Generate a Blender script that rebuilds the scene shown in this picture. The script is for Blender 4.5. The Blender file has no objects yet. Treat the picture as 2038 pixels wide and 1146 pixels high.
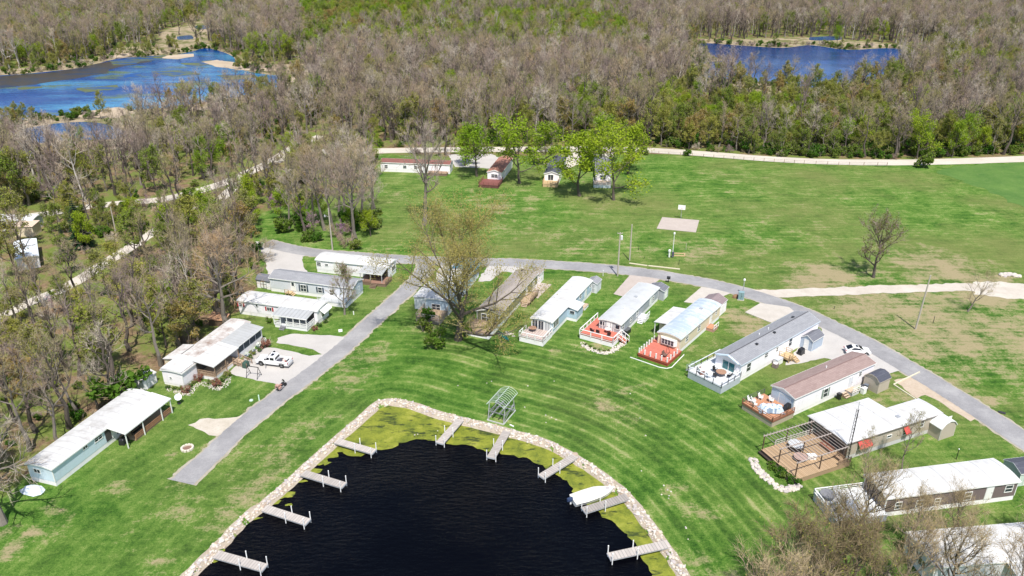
import bpy, math, random
import numpy as np
from mathutils import Vector, Matrix, noise as mnoise
from mathutils.geometry import tessellate_polygon
R = math.radians
scene = bpy.context.scene
col = scene.collection

# ---------------------------------------------------------------- camera, sky, sun, exposure
PITCH, CAM_H, FPX = R(25.0), 68.0, 1545.0
cam_d = bpy.data.cameras.new('camera')
cam = bpy.data.objects.new('camera', cam_d)
col.objects.link(cam)
cam.location = (0, 0, CAM_H)
cam.rotation_euler = (R(90) - PITCH, 0, 0)
cam_d.sensor_width = 36.0
cam_d.lens = FPX / 2038.0 * 36.0
cam_d.clip_start, cam_d.clip_end = 1.0, 6000.0
scene.camera = cam

SUN_EL, SUN_AZ = R(61.5), R(-78.0)
world = bpy.data.worlds.new('World')
scene.world = world
world.use_nodes = True
wt = world.node_tree
wt.nodes.clear()
sky = wt.nodes.new('ShaderNodeTexSky')
sky.sky_type = 'NISHITA'
sky.sun_disc = False
sky.sun_elevation = SUN_EL
sky.sun_rotation = R(90) - SUN_AZ
bg = wt.nodes.new('ShaderNodeBackground')
bg.inputs[1].default_value = 0.12
wo = wt.nodes.new('ShaderNodeOutputWorld')
wt.links.new(sky.outputs[0], bg.inputs[0])
wt.links.new(bg.outputs[0], wo.inputs[0])
sun_d = bpy.data.lights.new('sun', 'SUN')
sun_d.energy = 4.6
sun_d.angle = R(0.55)
sun_d.color = (1.0, 0.95, 0.87)
sun = bpy.data.objects.new('sun', sun_d)
col.objects.link(sun)
sv = Vector((math.cos(SUN_EL) * math.cos(SUN_AZ), math.cos(SUN_EL) * math.sin(SUN_AZ), math.sin(SUN_EL)))
sun.rotation_euler = sv.to_track_quat('Z', 'Y').to_euler()
sun.location = (60, -60, 160)
scene.view_settings.view_transform = 'Standard'
scene.view_settings.look = 'None'
scene.view_settings.exposure = 0.38
scene.view_settings.gamma = 1.0
scene.view_settings.use_curve_mapping = False
scene.cycles.max_bounces = 6
scene.cycles.diffuse_bounces = 3
scene.cycles.glossy_bounces = 2
scene.cycles.transparent_max_bounces = 4

# ---------------------------------------------------------------- survey: photo pixel -> the place
CT, ST = math.cos(PITCH), math.sin(PITCH)

def ray(u, v):
    x, y = (u - 1019.0) / FPX, (573.0 - v) / FPX
    return Vector((x, CT + y * ST, -ST + y * CT))

def P(u, v, z=0.0):
    d = ray(u, v)
    t = (CAM_H - z) / -d.z
    return Vector((d.x * t, d.y * t, z))

def ang(a, b):
    return math.atan2(b.y - a.y, b.x - a.x)

class Fr:
    """a local frame on the ground: origin and turn"""
    def __init__(s, o, a):
        s.o, s.a = Vector((o[0], o[1], o[2] if len(o) > 2 else 0.0)), a
        s.c, s.s = math.cos(a), math.sin(a)
    def w(s, x, y, z=0.0):
        return Vector((s.o.x + x * s.c - y * s.s, s.o.y + x * s.s + y * s.c, s.o.z + z))
    def l(s, p):
        dx, dy = p.x - s.o.x, p.y - s.o.y
        return Vector((dx * s.c + dy * s.s, -dx * s.s + dy * s.c, p.z - s.o.z))
    def sub(s, x, y, z=0.0, da=0.0):
        return Fr(s.w(x, y, z), s.a + da)
    def hit(s, axis, val, u, v):
        n = Vector((s.c, s.s, 0)) if axis == 'x' else Vector((-s.s, s.c, 0))
        d = ray(u, v)
        e = Vector((0, 0, CAM_H))
        p0 = s.w(val, 0) if axis == 'x' else s.w(0, val)
        t = (p0 - e).dot(n) / d.dot(n)
        return s.l(e + d * t)

# ---------------------------------------------------------------- mesh helper
class MB:
    def __init__(s):
        s.v, s.f, s.m = [], [], []
    def face(s, pts, mi=0):
        b = len(s.v)
        s.v.extend([tuple(p) for p in pts])
        s.f.append(tuple(range(b, b + len(pts))))
        s.m.append(mi)
    def poly(s, idx, mi=0):
        s.f.append(tuple(idx))
        s.m.append(mi)
    def box(s, x0, x1, y0, y1, z0, z1, mi=0):
        b = len(s.v)
        s.v += [(x0, y0, z0), (x1, y0, z0), (x1, y1, z0), (x0, y1, z0), (x0, y0, z1), (x1, y0, z1), (x1, y1, z1), (x0, y1, z1)]
        for q in ((3, 2, 1, 0), (4, 5, 6, 7), (0, 1, 5, 4), (1, 2, 6, 5), (2, 3, 7, 6), (3, 0, 4, 7)):
            s.poly([b + i for i in q], mi)
        return s
    def bar(s, p, q, w, h=None, mi=0):
        h = h or w
        p, q = Vector(p), Vector(q)
        d = (q - p).normalized()
        a = d.cross(Vector((0, 0, 1)))
        if a.length < 1e-3:
            a = Vector((1, 0, 0))
        a.normalize()
        c = a.cross(d).normalized()
        b = len(s.v)
        for e in (p, q):
            for i, j in ((-1, -1), (1, -1), (1, 1), (-1, 1)):
                s.v.append(tuple(e + a * (w / 2 * i) + c * (h / 2 * j)))
        for f in ((3, 2, 1, 0), (4, 5, 6, 7), (0, 1, 5, 4), (1, 2, 6, 5), (2, 3, 7, 6), (3, 0, 4, 7)):
            s.poly([b + i for i in f], mi)
        return s
    def tube(s, pts, rad, n=6, mi=0, cap=True):
        pts = [Vector(p) for p in pts]
        b = len(s.v)
        up = None
        for i, p in enumerate(pts):
            d = (pts[min(i + 1, len(pts) - 1)] - pts[max(i - 1, 0)]).normalized()
            if up is None:
                up = d.orthogonal().normalized()
            up = (up - d * up.dot(d)).normalized()
            w = d.cross(up)
            for k in range(n):
                t = 2 * math.pi * k / n
                s.v.append(tuple(p + (up * math.cos(t) + w * math.sin(t)) * rad[i]))
        for i in range(len(pts) - 1):
            for k in range(n):
                k2 = (k + 1) % n
                s.poly((b + i * n + k, b + i * n + k2, b + (i + 1) * n + k2, b + (i + 1) * n + k), mi)
        if cap:
            s.poly([b + k for k in range(n)][::-1], mi)
            s.poly([b + (len(pts) - 1) * n + k for k in range(n)], mi)
        return s
    def cyl(s, x, y, z0, z1, r0, r1=None, n=12, mi=0):
        return s.tube([(x, y, z0), (x, y, z1)], [r0, r0 if r1 is None else r1], n, mi)
    def lathe(s, x, y, prof, n=14, mi=0):
        b = len(s.v)
        for z, r in prof:
            for k in range(n):
                t = 2 * math.pi * k / n
                s.v.append((x + r * math.cos(t), y + r * math.sin(t), z))
        for i in range(len(prof) - 1):
            for k in range(n):
                k2 = (k + 1) % n
                s.poly((b + i * n + k, b + i * n + k2, b + (i + 1) * n + k2, b + (i + 1) * n + k), mi)
        s.poly([b + k for k in range(n)][::-1], mi)
        s.poly([b + (len(prof) - 1) * n + k for k in range(n)], mi)
        return s
    def prism(s, poly, a, b_, axis='x', mi=0):
        """closed polygon swept along an axis: 'x' polygon is (y,z), 'y' polygon is (x,z), 'z' polygon is (x,y)"""
        n = len(poly)
        b = len(s.v)
        for t in (a, b_):
            for p, q in poly:
                s.v.append((t, p, q) if axis == 'x' else (p, t, q) if axis == 'y' else (p, q, t))
        for i in range(n):
            j = (i + 1) % n
            s.poly((b + i, b + j, b + n + j, b + n + i), mi)
        s.poly([b + i for i in range(n)][::-1], mi)
        s.poly([b + n + i for i in range(n)], mi)
        return s
    def loft(s, secs, mi=0, cap=True):
        b = len(s.v)
        n = len(secs[0])
        for sec in secs:
            s.v += [tuple(p) for p in sec]
        for i in range(len(secs) - 1):
            for k in range(n):
                k2 = (k + 1) % n
                s.poly((b + i * n + k, b + i * n + k2, b + (i + 1) * n + k2, b + (i + 1) * n + k), mi)
        if cap:
            s.poly([b + k for k in range(n)][::-1], mi)
            s.poly([b + (len(secs) - 1) * n + k for k in range(n)], mi)
        return s
    def mesh(s, name, mats, smooth=False, fix=True):
        me = bpy.data.meshes.new(name)
        me.from_pydata(s.v, [], s.f)
        for m in (mats if isinstance(mats, (list, tuple)) else [mats]):
            me.materials.append(m)
        me.polygons.foreach_set('material_index', s.m)
        if fix:
            import bmesh
            bm = bmesh.new()
            bm.from_mesh(me)
            bmesh.ops.recalc_face_normals(bm, faces=bm.faces)
            bm.to_mesh(me)
            bm.free()
        if smooth:
            me.polygons.foreach_set('use_smooth', [True] * len(me.polygons))
        me.update()
        return me
    def obj(s, name, mats, parent=None, smooth=False, fix=True, bevel=0, label=None):
        o = bpy.data.objects.new(name, s.mesh(name, mats, smooth, fix))
        col.objects.link(o)
        if parent:
            o.parent = parent
        if bevel:
            b = o.modifiers.new('edge', 'BEVEL')
            b.width, b.segments, b.limit_method = bevel, 2, 'ANGLE'
        if label:
            o['label'] = label
        return o

def tag(o, label, cat, group=None):
    o['label'], o['category'] = label, cat
    if group:
        o['group'] = group
    return o

def thing(name, label, cat, fr, group=None):
    o = bpy.data.objects.new(name, None)
    col.objects.link(o)
    o.empty_display_size = 0.3
    o.location = fr.o
    o.rotation_euler = (0, 0, fr.a)
    return tag(o, label, cat, group)

def place(o, fr):
    o.location = fr.o
    o.rotation_euler = (0, 0, fr.a)
    return o

def copy_tree(o, parent=None):
    c = o.copy()
    col.objects.link(c)
    c.parent = parent
    for ch in list(o.children):
        copy_tree(ch, c)
    return c

def again(root, fr, label=None, group=None, scale=None):
    c = copy_tree(root)
    c.location = fr.o
    c.rotation_euler = (0, 0, fr.a)
    if label:
        c['label'] = label
    if group:
        c['group'] = group
    if scale:
        c.scale = scale
    return c

# ---------------------------------------------------------------- materials
class NT:
    def __init__(s, name):
        s.m = bpy.data.materials.new(name)
        s.m.use_nodes = True
        s.t = s.m.node_tree
        s.t.nodes.clear()
        s.out = s.t.nodes.new('ShaderNodeOutputMaterial')
    def n(s, typ, inp=None, out=0, **props):
        nd = s.t.nodes.new('ShaderNode' + typ)
        for k, v in props.items():
            setattr(nd, k, v)
        for k, v in (inp or {}).items():
            sk = nd.inputs[k]
            if hasattr(v, 'node'):
                s.t.links.new(v, sk)
            else:
                sk.default_value = v
        return nd.outputs[out]
    def obj(s):
        return s.n('TexCoord', out=3)
    def noise(s, vec, scale, detail=4.0, rough=0.6, out=0):
        return s.n('TexNoise', {'Vector': vec, 'Scale': scale, 'Detail': detail, 'Roughness': rough}, out)
    def math(s, op, a, b=0.0, c=0.0, clamp=False):
        return s.n('Math', {0: a, 1: b, 2: c}, operation=op, use_clamp=clamp)
    def mix(s, f, a, b, blend='MIX'):
        nd = s.t.nodes.new('ShaderNodeMix')
        nd.data_type, nd.blend_type = 'RGBA', blend
        for k, v in ((0, f), (6, a), (7, b)):
            if hasattr(v, 'node'):
                s.t.links.new(v, nd.inputs[k])
            else:
                nd.inputs[k].default_value = v if k == 0 else c4(v)
        return nd.outputs[2]
    def ramp(s, f, stops, interp='LINEAR'):
        nd = s.t.nodes.new('ShaderNodeValToRGB')
        nd.color_ramp.interpolation = interp
        e = nd.color_ramp.elements
        while len(e) < len(stops):
            e.new(0.5)
        for i, (p, c) in enumerate(stops):
            e[i].position, e[i].color = p, c4(c)
        s.t.links.new(f, nd.inputs[0])
        return nd.outputs[0]
    def rng(s, f, a, b, c=0.0, d=1.0):
        return s.n('MapRange', {0: f, 1: a, 2: b, 3: c, 4: d})
    def scale(s, vec, xyz):
        return s.n('Mapping', {'Vector': vec, 'Scale': xyz})
    def rand(s):
        return s.n('ObjectInfo', out=5)
    def done(s, color, rough=0.7, metal=0.0, bump=None, bstr=0.3, bdist=0.05, **kw):
        inp = {'Base Color': color if hasattr(color, 'node') else c4(color), 'Roughness': rough, 'Metallic': metal}
        inp.update(kw)
        if bump is not None:
            inp['Normal'] = s.n('Bump', {'Height': bump, 'Strength': bstr, 'Distance': bdist})
        b = s.n('BsdfPrincipled', inp)
        s.t.links.new(b, s.out.inputs[0])
        return s.m

def c4(c):
    return (c[0], c[1], c[2], 1.0)

def mul(c, k):
    return tuple(min(1.0, x * k) for x in c[:3])

def plain(name, c, rough=0.6, var=0.12, scale=2.0, metal=0.0, dirt=None, dirt_amt=0.0, bump=0.0):
    t = NT(name)
    o = t.obj()
    a = t.noise(o, scale, 5.0, 0.65)
    colr = t.mix(a, mul(c, 1 - var), mul(c, 1 + var))
    if dirt:
        d = t.noise(o, scale * 0.35 + 0.15, 6.0, 0.7)
        colr = t.mix(t.rng(d, 0.52, 0.72, 0.0, dirt_amt), colr, dirt)
    return t.done(colr, rough, metal, a if bump else None, bump)

MT = {}
def siding(name, c, period=0.2, rough=0.55, vertical=False, dirt=(0.3, 0.28, 0.24)):
    t = NT(name)
    o = t.obj()
    sx = t.n('SeparateXYZ', {0: o}, 2)
    if vertical:
        sx = t.math('ADD', t.n('SeparateXYZ', {0: o}, 0), t.n('SeparateXYZ', {0: o}, 1))
    w = t.math('FRACT', t.math('DIVIDE', sx, period))
    a = t.noise(o, 0.8, 5.0, 0.6)
    streak = t.noise(t.scale(o, (1.6, 1.6, 0.25)), 1.0, 5.0, 0.65)
    colr = t.mix(a, mul(c, 0.95), mul(c, 1.05))
    colr = t.mix(t.rng(streak, 0.52, 0.85, 0.0, 0.16), colr, mul(dirt, 1.0))
    return t.done(colr, rough, 0.0, t.math('SUBTRACT', 1.0, w), 0.6, 0.02)

def shingle(name, c, c2):
    t = NT(name)
    o = t.obj()
    br = t.n('TexBrick', {'Vector': o, 'Color1': c4(c), 'Color2': c4(c2), 'Mortar': c4(mul(c, 0.6)), 'Scale': 1.0,
                          'Mortar Size': 0.012, 'Brick Width': 0.9, 'Row Height': 0.28, 'Bias': 0.1})
    a = t.noise(o, 0.5, 6.0, 0.7)
    f = t.noise(o, 9.0, 3.0, 0.7)
    colr = t.mix(t.rng(a, 0.3, 0.75, 0.0, 0.5), br, mul(c2, 1.15))
    colr = t.mix(t.rng(f, 0.35, 0.7, 0.0, 0.35), colr, mul(c, 0.7))
    return t.done(colr, 0.9, 0.0, f, 0.35, 0.03)

def metal_roof(name, c, stain, amt=0.4, rough=0.45, metal=0.0, period=0.0, sc=0.5):
    t = NT(name)
    o = t.obj()
    a = t.noise(o, sc, 7.0, 0.72)
    b = t.noise(t.scale(o, (1.0, 0.35, 1.0)), 1.7, 5.0, 0.65)
    colr = t.mix(t.rng(a, 0.45, 0.72, 0.0, amt), c, stain)
    colr = t.mix(t.rng(b, 0.5, 0.8, 0.0, amt * 0.6), colr, mul(stain, 0.8))
    if period:
        x = t.n('SeparateXYZ', {0: o}, 0)
        w = t.math('FRACT', t.math('DIVIDE', x, period))
        colr = t.mix(t.rng(t.math('ABSOLUTE', t.math('SUBTRACT', w, 0.5)), 0.44, 0.49, 0.0, 0.55), colr, mul(c, 0.55))
    return t.done(colr, rough, metal, b, 0.15, 0.05)

def planks(name, c, c2, width=0.15, axis=1, rough=0.75):
    t = NT(name)
    o = t.obj()
    x = t.n('SeparateXYZ', {0: o}, axis)
    k = t.math('DIVIDE', x, width)
    idx = t.math('FLOOR', k)
    fr = t.math('FRACT', k)
    rnd = t.n('TexWhiteNoise', {'W': idx}, 0, noise_dimensions='1D')
    st = t.noise(t.scale(o, (1.0, 6.0, 1.0) if axis == 1 else (6.0, 1.0, 1.0)), 1.3, 5.0, 0.65)
    a = t.noise(o, 0.7, 4.0, 0.6)
    colr = t.mix(t.math('MULTIPLY', t.math('ADD', rnd, st), 0.5), c, c2)
    colr = t.mix(t.rng(a, 0.45, 0.75, 0.0, 0.4), colr, mul(c2, 0.75))
    gap = t.rng(t.math('ABSOLUTE', t.math('SUBTRACT', fr, 0.5)), 0.40, 0.47, 0.0, 0.7)
    colr = t.mix(gap, colr, mul(c, 0.25))
    return t.done(colr, rough, 0.0, fr, 0.2, 0.01)

# ---------------------------------------------------------------- ground plan (world coordinates from the survey)
def W2(pts, z=0.0):
    return [P(u, v, z) for u, v in pts]

def xy(pts):
    return np.array([[p.x, p.y] for p in pts])

def inside(pt, poly):
    x, y = pt[..., 0], pt[..., 1]
    r = np.zeros(x.shape, bool)
    n = len(poly)
    for i in range(n):
        x0, y0 = poly[i]
        x1, y1 = poly[(i + 1) % n]
        if y0 == y1:
            continue
        c = ((y0 > y) != (y1 > y)) & (x < (x1 - x0) * (y - y0) / (y1 - y0) + x0)
        r ^= c
    return r

def dist_line(pt, line, closed=False):
    d = np.full(pt.shape[:-1], 1e9)
    m = len(line)
    for i in range(m if closed else m - 1):
        a, b = line[i], line[(i + 1) % m]
        ab = b - a
        t = np.clip(((pt - a) @ ab) / max(ab @ ab, 1e-9), 0, 1)
        q = a + t[..., None] * ab
        d = np.minimum(d, np.hypot(pt[..., 0] - q[..., 0], pt[..., 1] - q[..., 1]))
    return d

def smooth(a, lo, hi):
    t = np.clip((a - lo) / (hi - lo), 0, 1)
    return t * t * (3 - 2 * t)

def spline(pts, step=1.0):
    """Catmull-Rom through 2-D points, resampled about every step metres"""
    p = np.array(pts, float)
    out = []
    for i in range(len(p) - 1):
        p0, p1, p2, p3 = p[max(i - 1, 0)], p[i], p[i + 1], p[min(i + 2, len(p) - 1)]
        n = max(1, int(np.hypot(*(p2 - p1)) / step))
        for k in range(n):
            t = k / n
            out.append(0.5 * (2 * p1 + (p2 - p0) * t + (2 * p0 - 5 * p1 + 4 * p2 - p3) * t * t + (3 * p1 - p0 - 3 * p2 + p3) * t ** 3))
    out.append(p[-1])
    return np.array(out)

SHORE_PX = [(210, 1330), (290, 1225), (380, 1134), (433, 1083), (480, 1033), (533, 993), (593, 940), (667, 873), (717, 830), (752, 800), (772, 796),
            (814, 801), (870, 820), (927, 835), (980, 848), (1030, 861), (1086, 878), (1132, 901), (1182, 931), (1221, 960), (1249, 985),
            (1281, 1023), (1309, 1062), (1341, 1105), (1366, 1146), (1398, 1210), (1425, 1290), (1440, 1400)]
SHORE = spline(xy(W2(SHORE_PX)), 1.0)
POND = np.vstack([SHORE, xy(W2([(1380, 1600), (300, 1600)]))])

LAWN_PX = [(-300, 1600), (-300, 1010), (10, 990), (48, 950), (150, 870), (262, 790), (300, 772), (318, 735), (400, 690), (462, 660), (470, 625), (505, 590),
           (520, 545), (510, 485), (495, 455), (520, 425), (560, 410), (620, 395), (740, 380), (750, 345), (750, 306), (905, 312), (1120, 308),
           (1300, 306), (1400, 311), (1520, 319), (1700, 327), (1850, 327), (2038, 321), (2600, 306), (3200, 700), (3000, 1600)]
LAWN = xy(W2(LAWN_PX))
LAKE_PX = [(-420, 170), (-200, 152), (0, 150), (90, 143), (165, 134), (215, 121), (255, 114), (330, 112), (380, 103), (412, 96), (455, 108), (470, 122),
           (455, 132), (520, 147), (575, 152), (600, 165), (560, 180), (500, 190), (440, 197), (350, 212), (250, 219), (160, 224), (60, 238), (-60, 246), (-300, 262), (-520, 250)]
LAKE = spline(xy(W2(LAKE_PX + LAKE_PX[:1])), 5.0)
POOL_PX = [(20, 262), (110, 246), (190, 244), (252, 262), (235, 275), (150, 280), (60, 284)]
POOL = spline(xy(W2(POOL_PX + POOL_PX[:1])), 4.0)
RLAKE_PX = [(1374, 134), (1398, 124), (1440, 120), (1420, 112), (1392, 98), (1395, 86), (1450, 89), (1553, 95), (1615, 90), (1684, 99), (1771, 96), (1830, 104),
            (1845, 118), (1800, 126), (1770, 138), (1740, 168), (1680, 176), (1615, 176), (1553, 168), (1490, 160), (1440, 158), (1398, 155), (1380, 147)]
RLAKE = spline(xy(W2(RLAKE_PX + RLAKE_PX[:1])), 5.0)
SPIT = spline(xy(W2([(1374, 120), (1420, 108), (1500, 114), (1560, 126), (1520, 128), (1460, 121), (1400, 124), (1374, 120)])), 5.0)
MARSH_PX = [[(205, 93), (300, 90), (322, 78), (322, 62), (400, 42), (440, 30), (500, 34), (480, 52), (420, 60), (412, 80), (430, 92), (520, 128), (610, 122), (650, 132), (600, 150),
             (540, 162), (500, 200), (300, 240), (270, 290), (60, 300), (-300, 300), (-500, 268), (-400, 240), (-500, 160), (-200, 140), (0, 138), (120, 128), (215, 108)],
            [(1360, 138), (1366, 116), (1384, 80), (1450, 80), (1600, 74), (1760, 86), (1850, 100), (1850, 126), (1770, 150), (1745, 186), (1600, 190), (1440, 172)]]
MARSH = [spline(xy(W2(m + m[:1])), 6.0) for m in MARSH_PX]
POOLS_FAR = [[(352, 73), (378, 70), (384, 77), (356, 79)], [(388, 52), (412, 50), (414, 57), (392, 58)], [(425, 36), (480, 33), (487, 40), (430, 42)], [(1612, 74), (1668, 72), (1672, 79), (1615, 80)]]

# road centre lines (photo pixels) and widths in metres
LANE = spline(xy(W2([(362, 960), (405, 920), (456, 872), (500, 832), (541, 800), (588, 765), (640, 727), (680, 695), (711, 667), (750, 632), (790, 595), (822, 565), (840, 545), (847, 528), (848, 517)])), 0.5)
ROAD = spline(xy(W2([(528, 483), (565, 492), (620, 502), (700, 509), (800, 516), (846, 518), (900, 520), (1000, 522), (1100, 527), (1200, 534), (1300, 545), (1400, 562), (1480, 581), (1560, 607), (1640, 641),
                     (1720, 681), (1800, 727), (1880, 775), (1960, 825), (2038, 876), (2200, 985)])), 0.5)
FAR_ROAD = spline(xy(W2([(540, 322), (590, 306), (650, 301), (757, 300), (880, 298), (1050, 297), (1180, 296), (1290, 299), (1400, 306), (1500, 314), (1600, 320), (1700, 323), (1800, 323), (1900, 321), (2038, 316), (2400, 300), (2900, 270)])), 3.0)
WOOD_ROAD = spline(xy(W2([(-300, 452), (-100, 442), (60, 430), (170, 412), (240, 405), (320, 397), (380, 384), (440, 366), (490, 345), (540, 322), (580, 296), (615, 280), (640, 270)])), 3.0)
LEFT_ROAD = spline(xy(W2([(-200, 700), (0, 628), (60, 601), (130, 572), (200, 530), (250, 498), (310, 460), (370, 425), (440, 395), (490, 345)])), 2.0)
DIRT = spline(xy(W2([(1500, 584), (1560, 584), (1640, 580), (1740, 577), (1850, 573), (1920, 571), (1980, 576), (2060, 583), (2300, 600)])), 1.0)
ROADS = [(LANE, 3.2), (ROAD, 3.6), (FAR_ROAD, 3.6), (WOOD_ROAD, 3.2), (LEFT_ROAD, 2.8), (DIRT, 3.4)]

# worn, dry or sandy spots in the grass: pixel centre, radius in metres, strength
DRY = [(1850, 640, 26, .72), (1720, 612, 12, .75), (1990, 650, 15, .68), (1780, 690, 8, .6), (1655, 545, 6, .95), (1620, 560, 9, .8), (1870, 535, 14, .75), (1950, 560, 12, .75), (1750, 615, 9, .75), (1680, 625, 6, .6), (1900, 665, 11, .8), (1800, 650, 9, .7), (1980, 700, 12, .6), (1850, 695, 9, .7),
       (1690, 595, 8, .7), (2020, 640, 12, .5), (1400, 505, 12, .5), (1500, 478, 14, .4), (1300, 500, 7, .42), (1150, 480, 14, .42), (1050, 450, 15, .4), (1000, 410, 18, .45), (1440, 360, 16, .35), (1600, 460, 20, .3),
       (1200, 400, 14, .35), (1700, 400, 25, .25), (880, 470, 10, .45), (760, 490, 8, .35), (720, 715, 7, .5), (690, 770, 6, .4), (560, 915, 6, .5), (500, 965, 7, .5), (440, 1040, 5, .45), (620, 860, 6, .4), (350, 1010, 6, .4),
       (120, 1015, 1.6, .75), (100, 1005, 1.2, .8), (140, 1025, 1.2, .75), (110, 1040, 4, .45), (60, 1060, 1.3, .8), (20, 1095, 1.6, .8), (8, 1060, 1.5, .8), (240, 968, 3, .5), (340, 905, .8, .8), (270, 1070, 4, .45),
       (1480, 650, 5, .75), (1440, 690, 4, .5), (1470, 630, 4, .8), (1505, 640, 3, .6), (1240, 780, 5, .45), (1200, 800, 4, .5), (1260, 830, 5, .4), (1400, 1110, 5, .45), (1330, 960, 4, .35), (1390, 1030, 4, .4),
       (1190, 690, 2, .5), (1150, 700, 2, .4), (1375, 690, 3, .55), (1400, 740, 2, .4), (1105, 700, 3, .4), (960, 760, 4, .3), (1740, 800, 3, .55), (1790, 785, 3, .6), (1960, 800, 3, .6), (1900, 780, 5, .75), (2030, 830, 4, .5),
       (860, 650, 5, .5), (840, 690, 3, .45), (930, 600, 4, .4), (505, 640, 3, .4), (320, 1120, 6, .35), (520, 1010, 4, .45), (1960, 590, 8, .9), (1995, 552, 3, .9),
       (940, 380, 6, .5), (1000, 395, 8, .45), (1060, 395, 9, .4), (790, 390, 6, .5), (1560, 545, 8, .45), (1350, 560, 3, .4), (1270, 470, 8, .3), (1800, 470, 20, .25), (1920, 420, 25, .2)]

def axis(lo, f0, f1, hi, fine, grow):
    a = list(np.arange(f0, f1 + 1e-6, fine))
    s, x = fine, a[-1]
    while x < hi:
        s *= grow
        x += s
        a.append(x)
    s, x = fine, a[0]
    while x > lo:
        s *= grow
        x -= s
        a.insert(0, x)
    return np.array(a)

def make_ground(mat):
    xs = axis(-2200, -110, 125, 2200, 1.0, 1.06)
    ys = axis(20, 60, 260, 3200, 1.0, 1.05)
    X, Y = np.meshgrid(xs, ys)
    pt = np.stack([X, Y], -1)
    lawn_in = inside(pt, LAWN)
    dl = dist_line(pt, LAWN, True)
    lawn = smooth(np.where(lawn_in, dl, -dl), -2.0, 2.0)
    pond_in = inside(pt, POND)
    ds = dist_line(pt, SHORE)
    Z = np.where(pond_in, -np.minimum(ds * 0.55, 1.6), 0.0)
    dry = np.zeros(X.shape)
    for u, v, r, k in DRY:
        p = P(u, v)
        d = np.hypot(X - p.x, (Y - p.y) * 0.8)
        dry = np.maximum(dry, k * np.exp(-(d / r) ** 2))
    for ln, w in ROADS[:2] + ROADS[5:]:
        dry = np.maximum(dry, 0.55 * smooth(dist_line(pt, ln), w / 2 + 1.8, w / 2))
    marsh = np.zeros(X.shape)
    for m in MARSH + [SPIT]:
        i = inside(pt, m)
        d = dist_line(pt, m, True)
        marsh = np.maximum(marsh, smooth(np.where(i, d, -d), -6, 6))
    ny, nx = X.shape
    me = bpy.data.meshes.new('ground')
    idx = np.arange(ny * nx).reshape(ny, nx)
    q = np.stack([idx[:-1, :-1], idx[:-1, 1:], idx[1:, 1:], idx[1:, :-1]], -1).reshape(-1, 4)
    me.vertices.add(ny * nx)
    me.vertices.foreach_set('co', np.stack([X, Y, Z], -1).astype(np.float32).ravel())
    me.loops.add(q.size)
    me.loops.foreach_set('vertex_index', q.astype(np.int32).ravel())
    me.polygons.add(len(q))
    me.polygons.foreach_set('loop_start', np.arange(0, q.size, 4, dtype=np.int32))
    me.polygons.foreach_set('use_smooth', np.ones(len(q), bool))
    me.update(calc_edges=True)
    for nm, a in (('lawn', lawn), ('dry', dry), ('shore', np.minimum(ds, 200.0)), ('marsh', marsh)):
        at = me.attributes.new(nm, 'FLOAT', 'POINT')
        at.data.foreach_set('value', a.astype(np.float32).ravel())
    me.materials.append(mat)
    o = bpy.data.objects.new('ground', me)
    col.objects.link(o)
    o['kind'] = 'structure'
    return o

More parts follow.
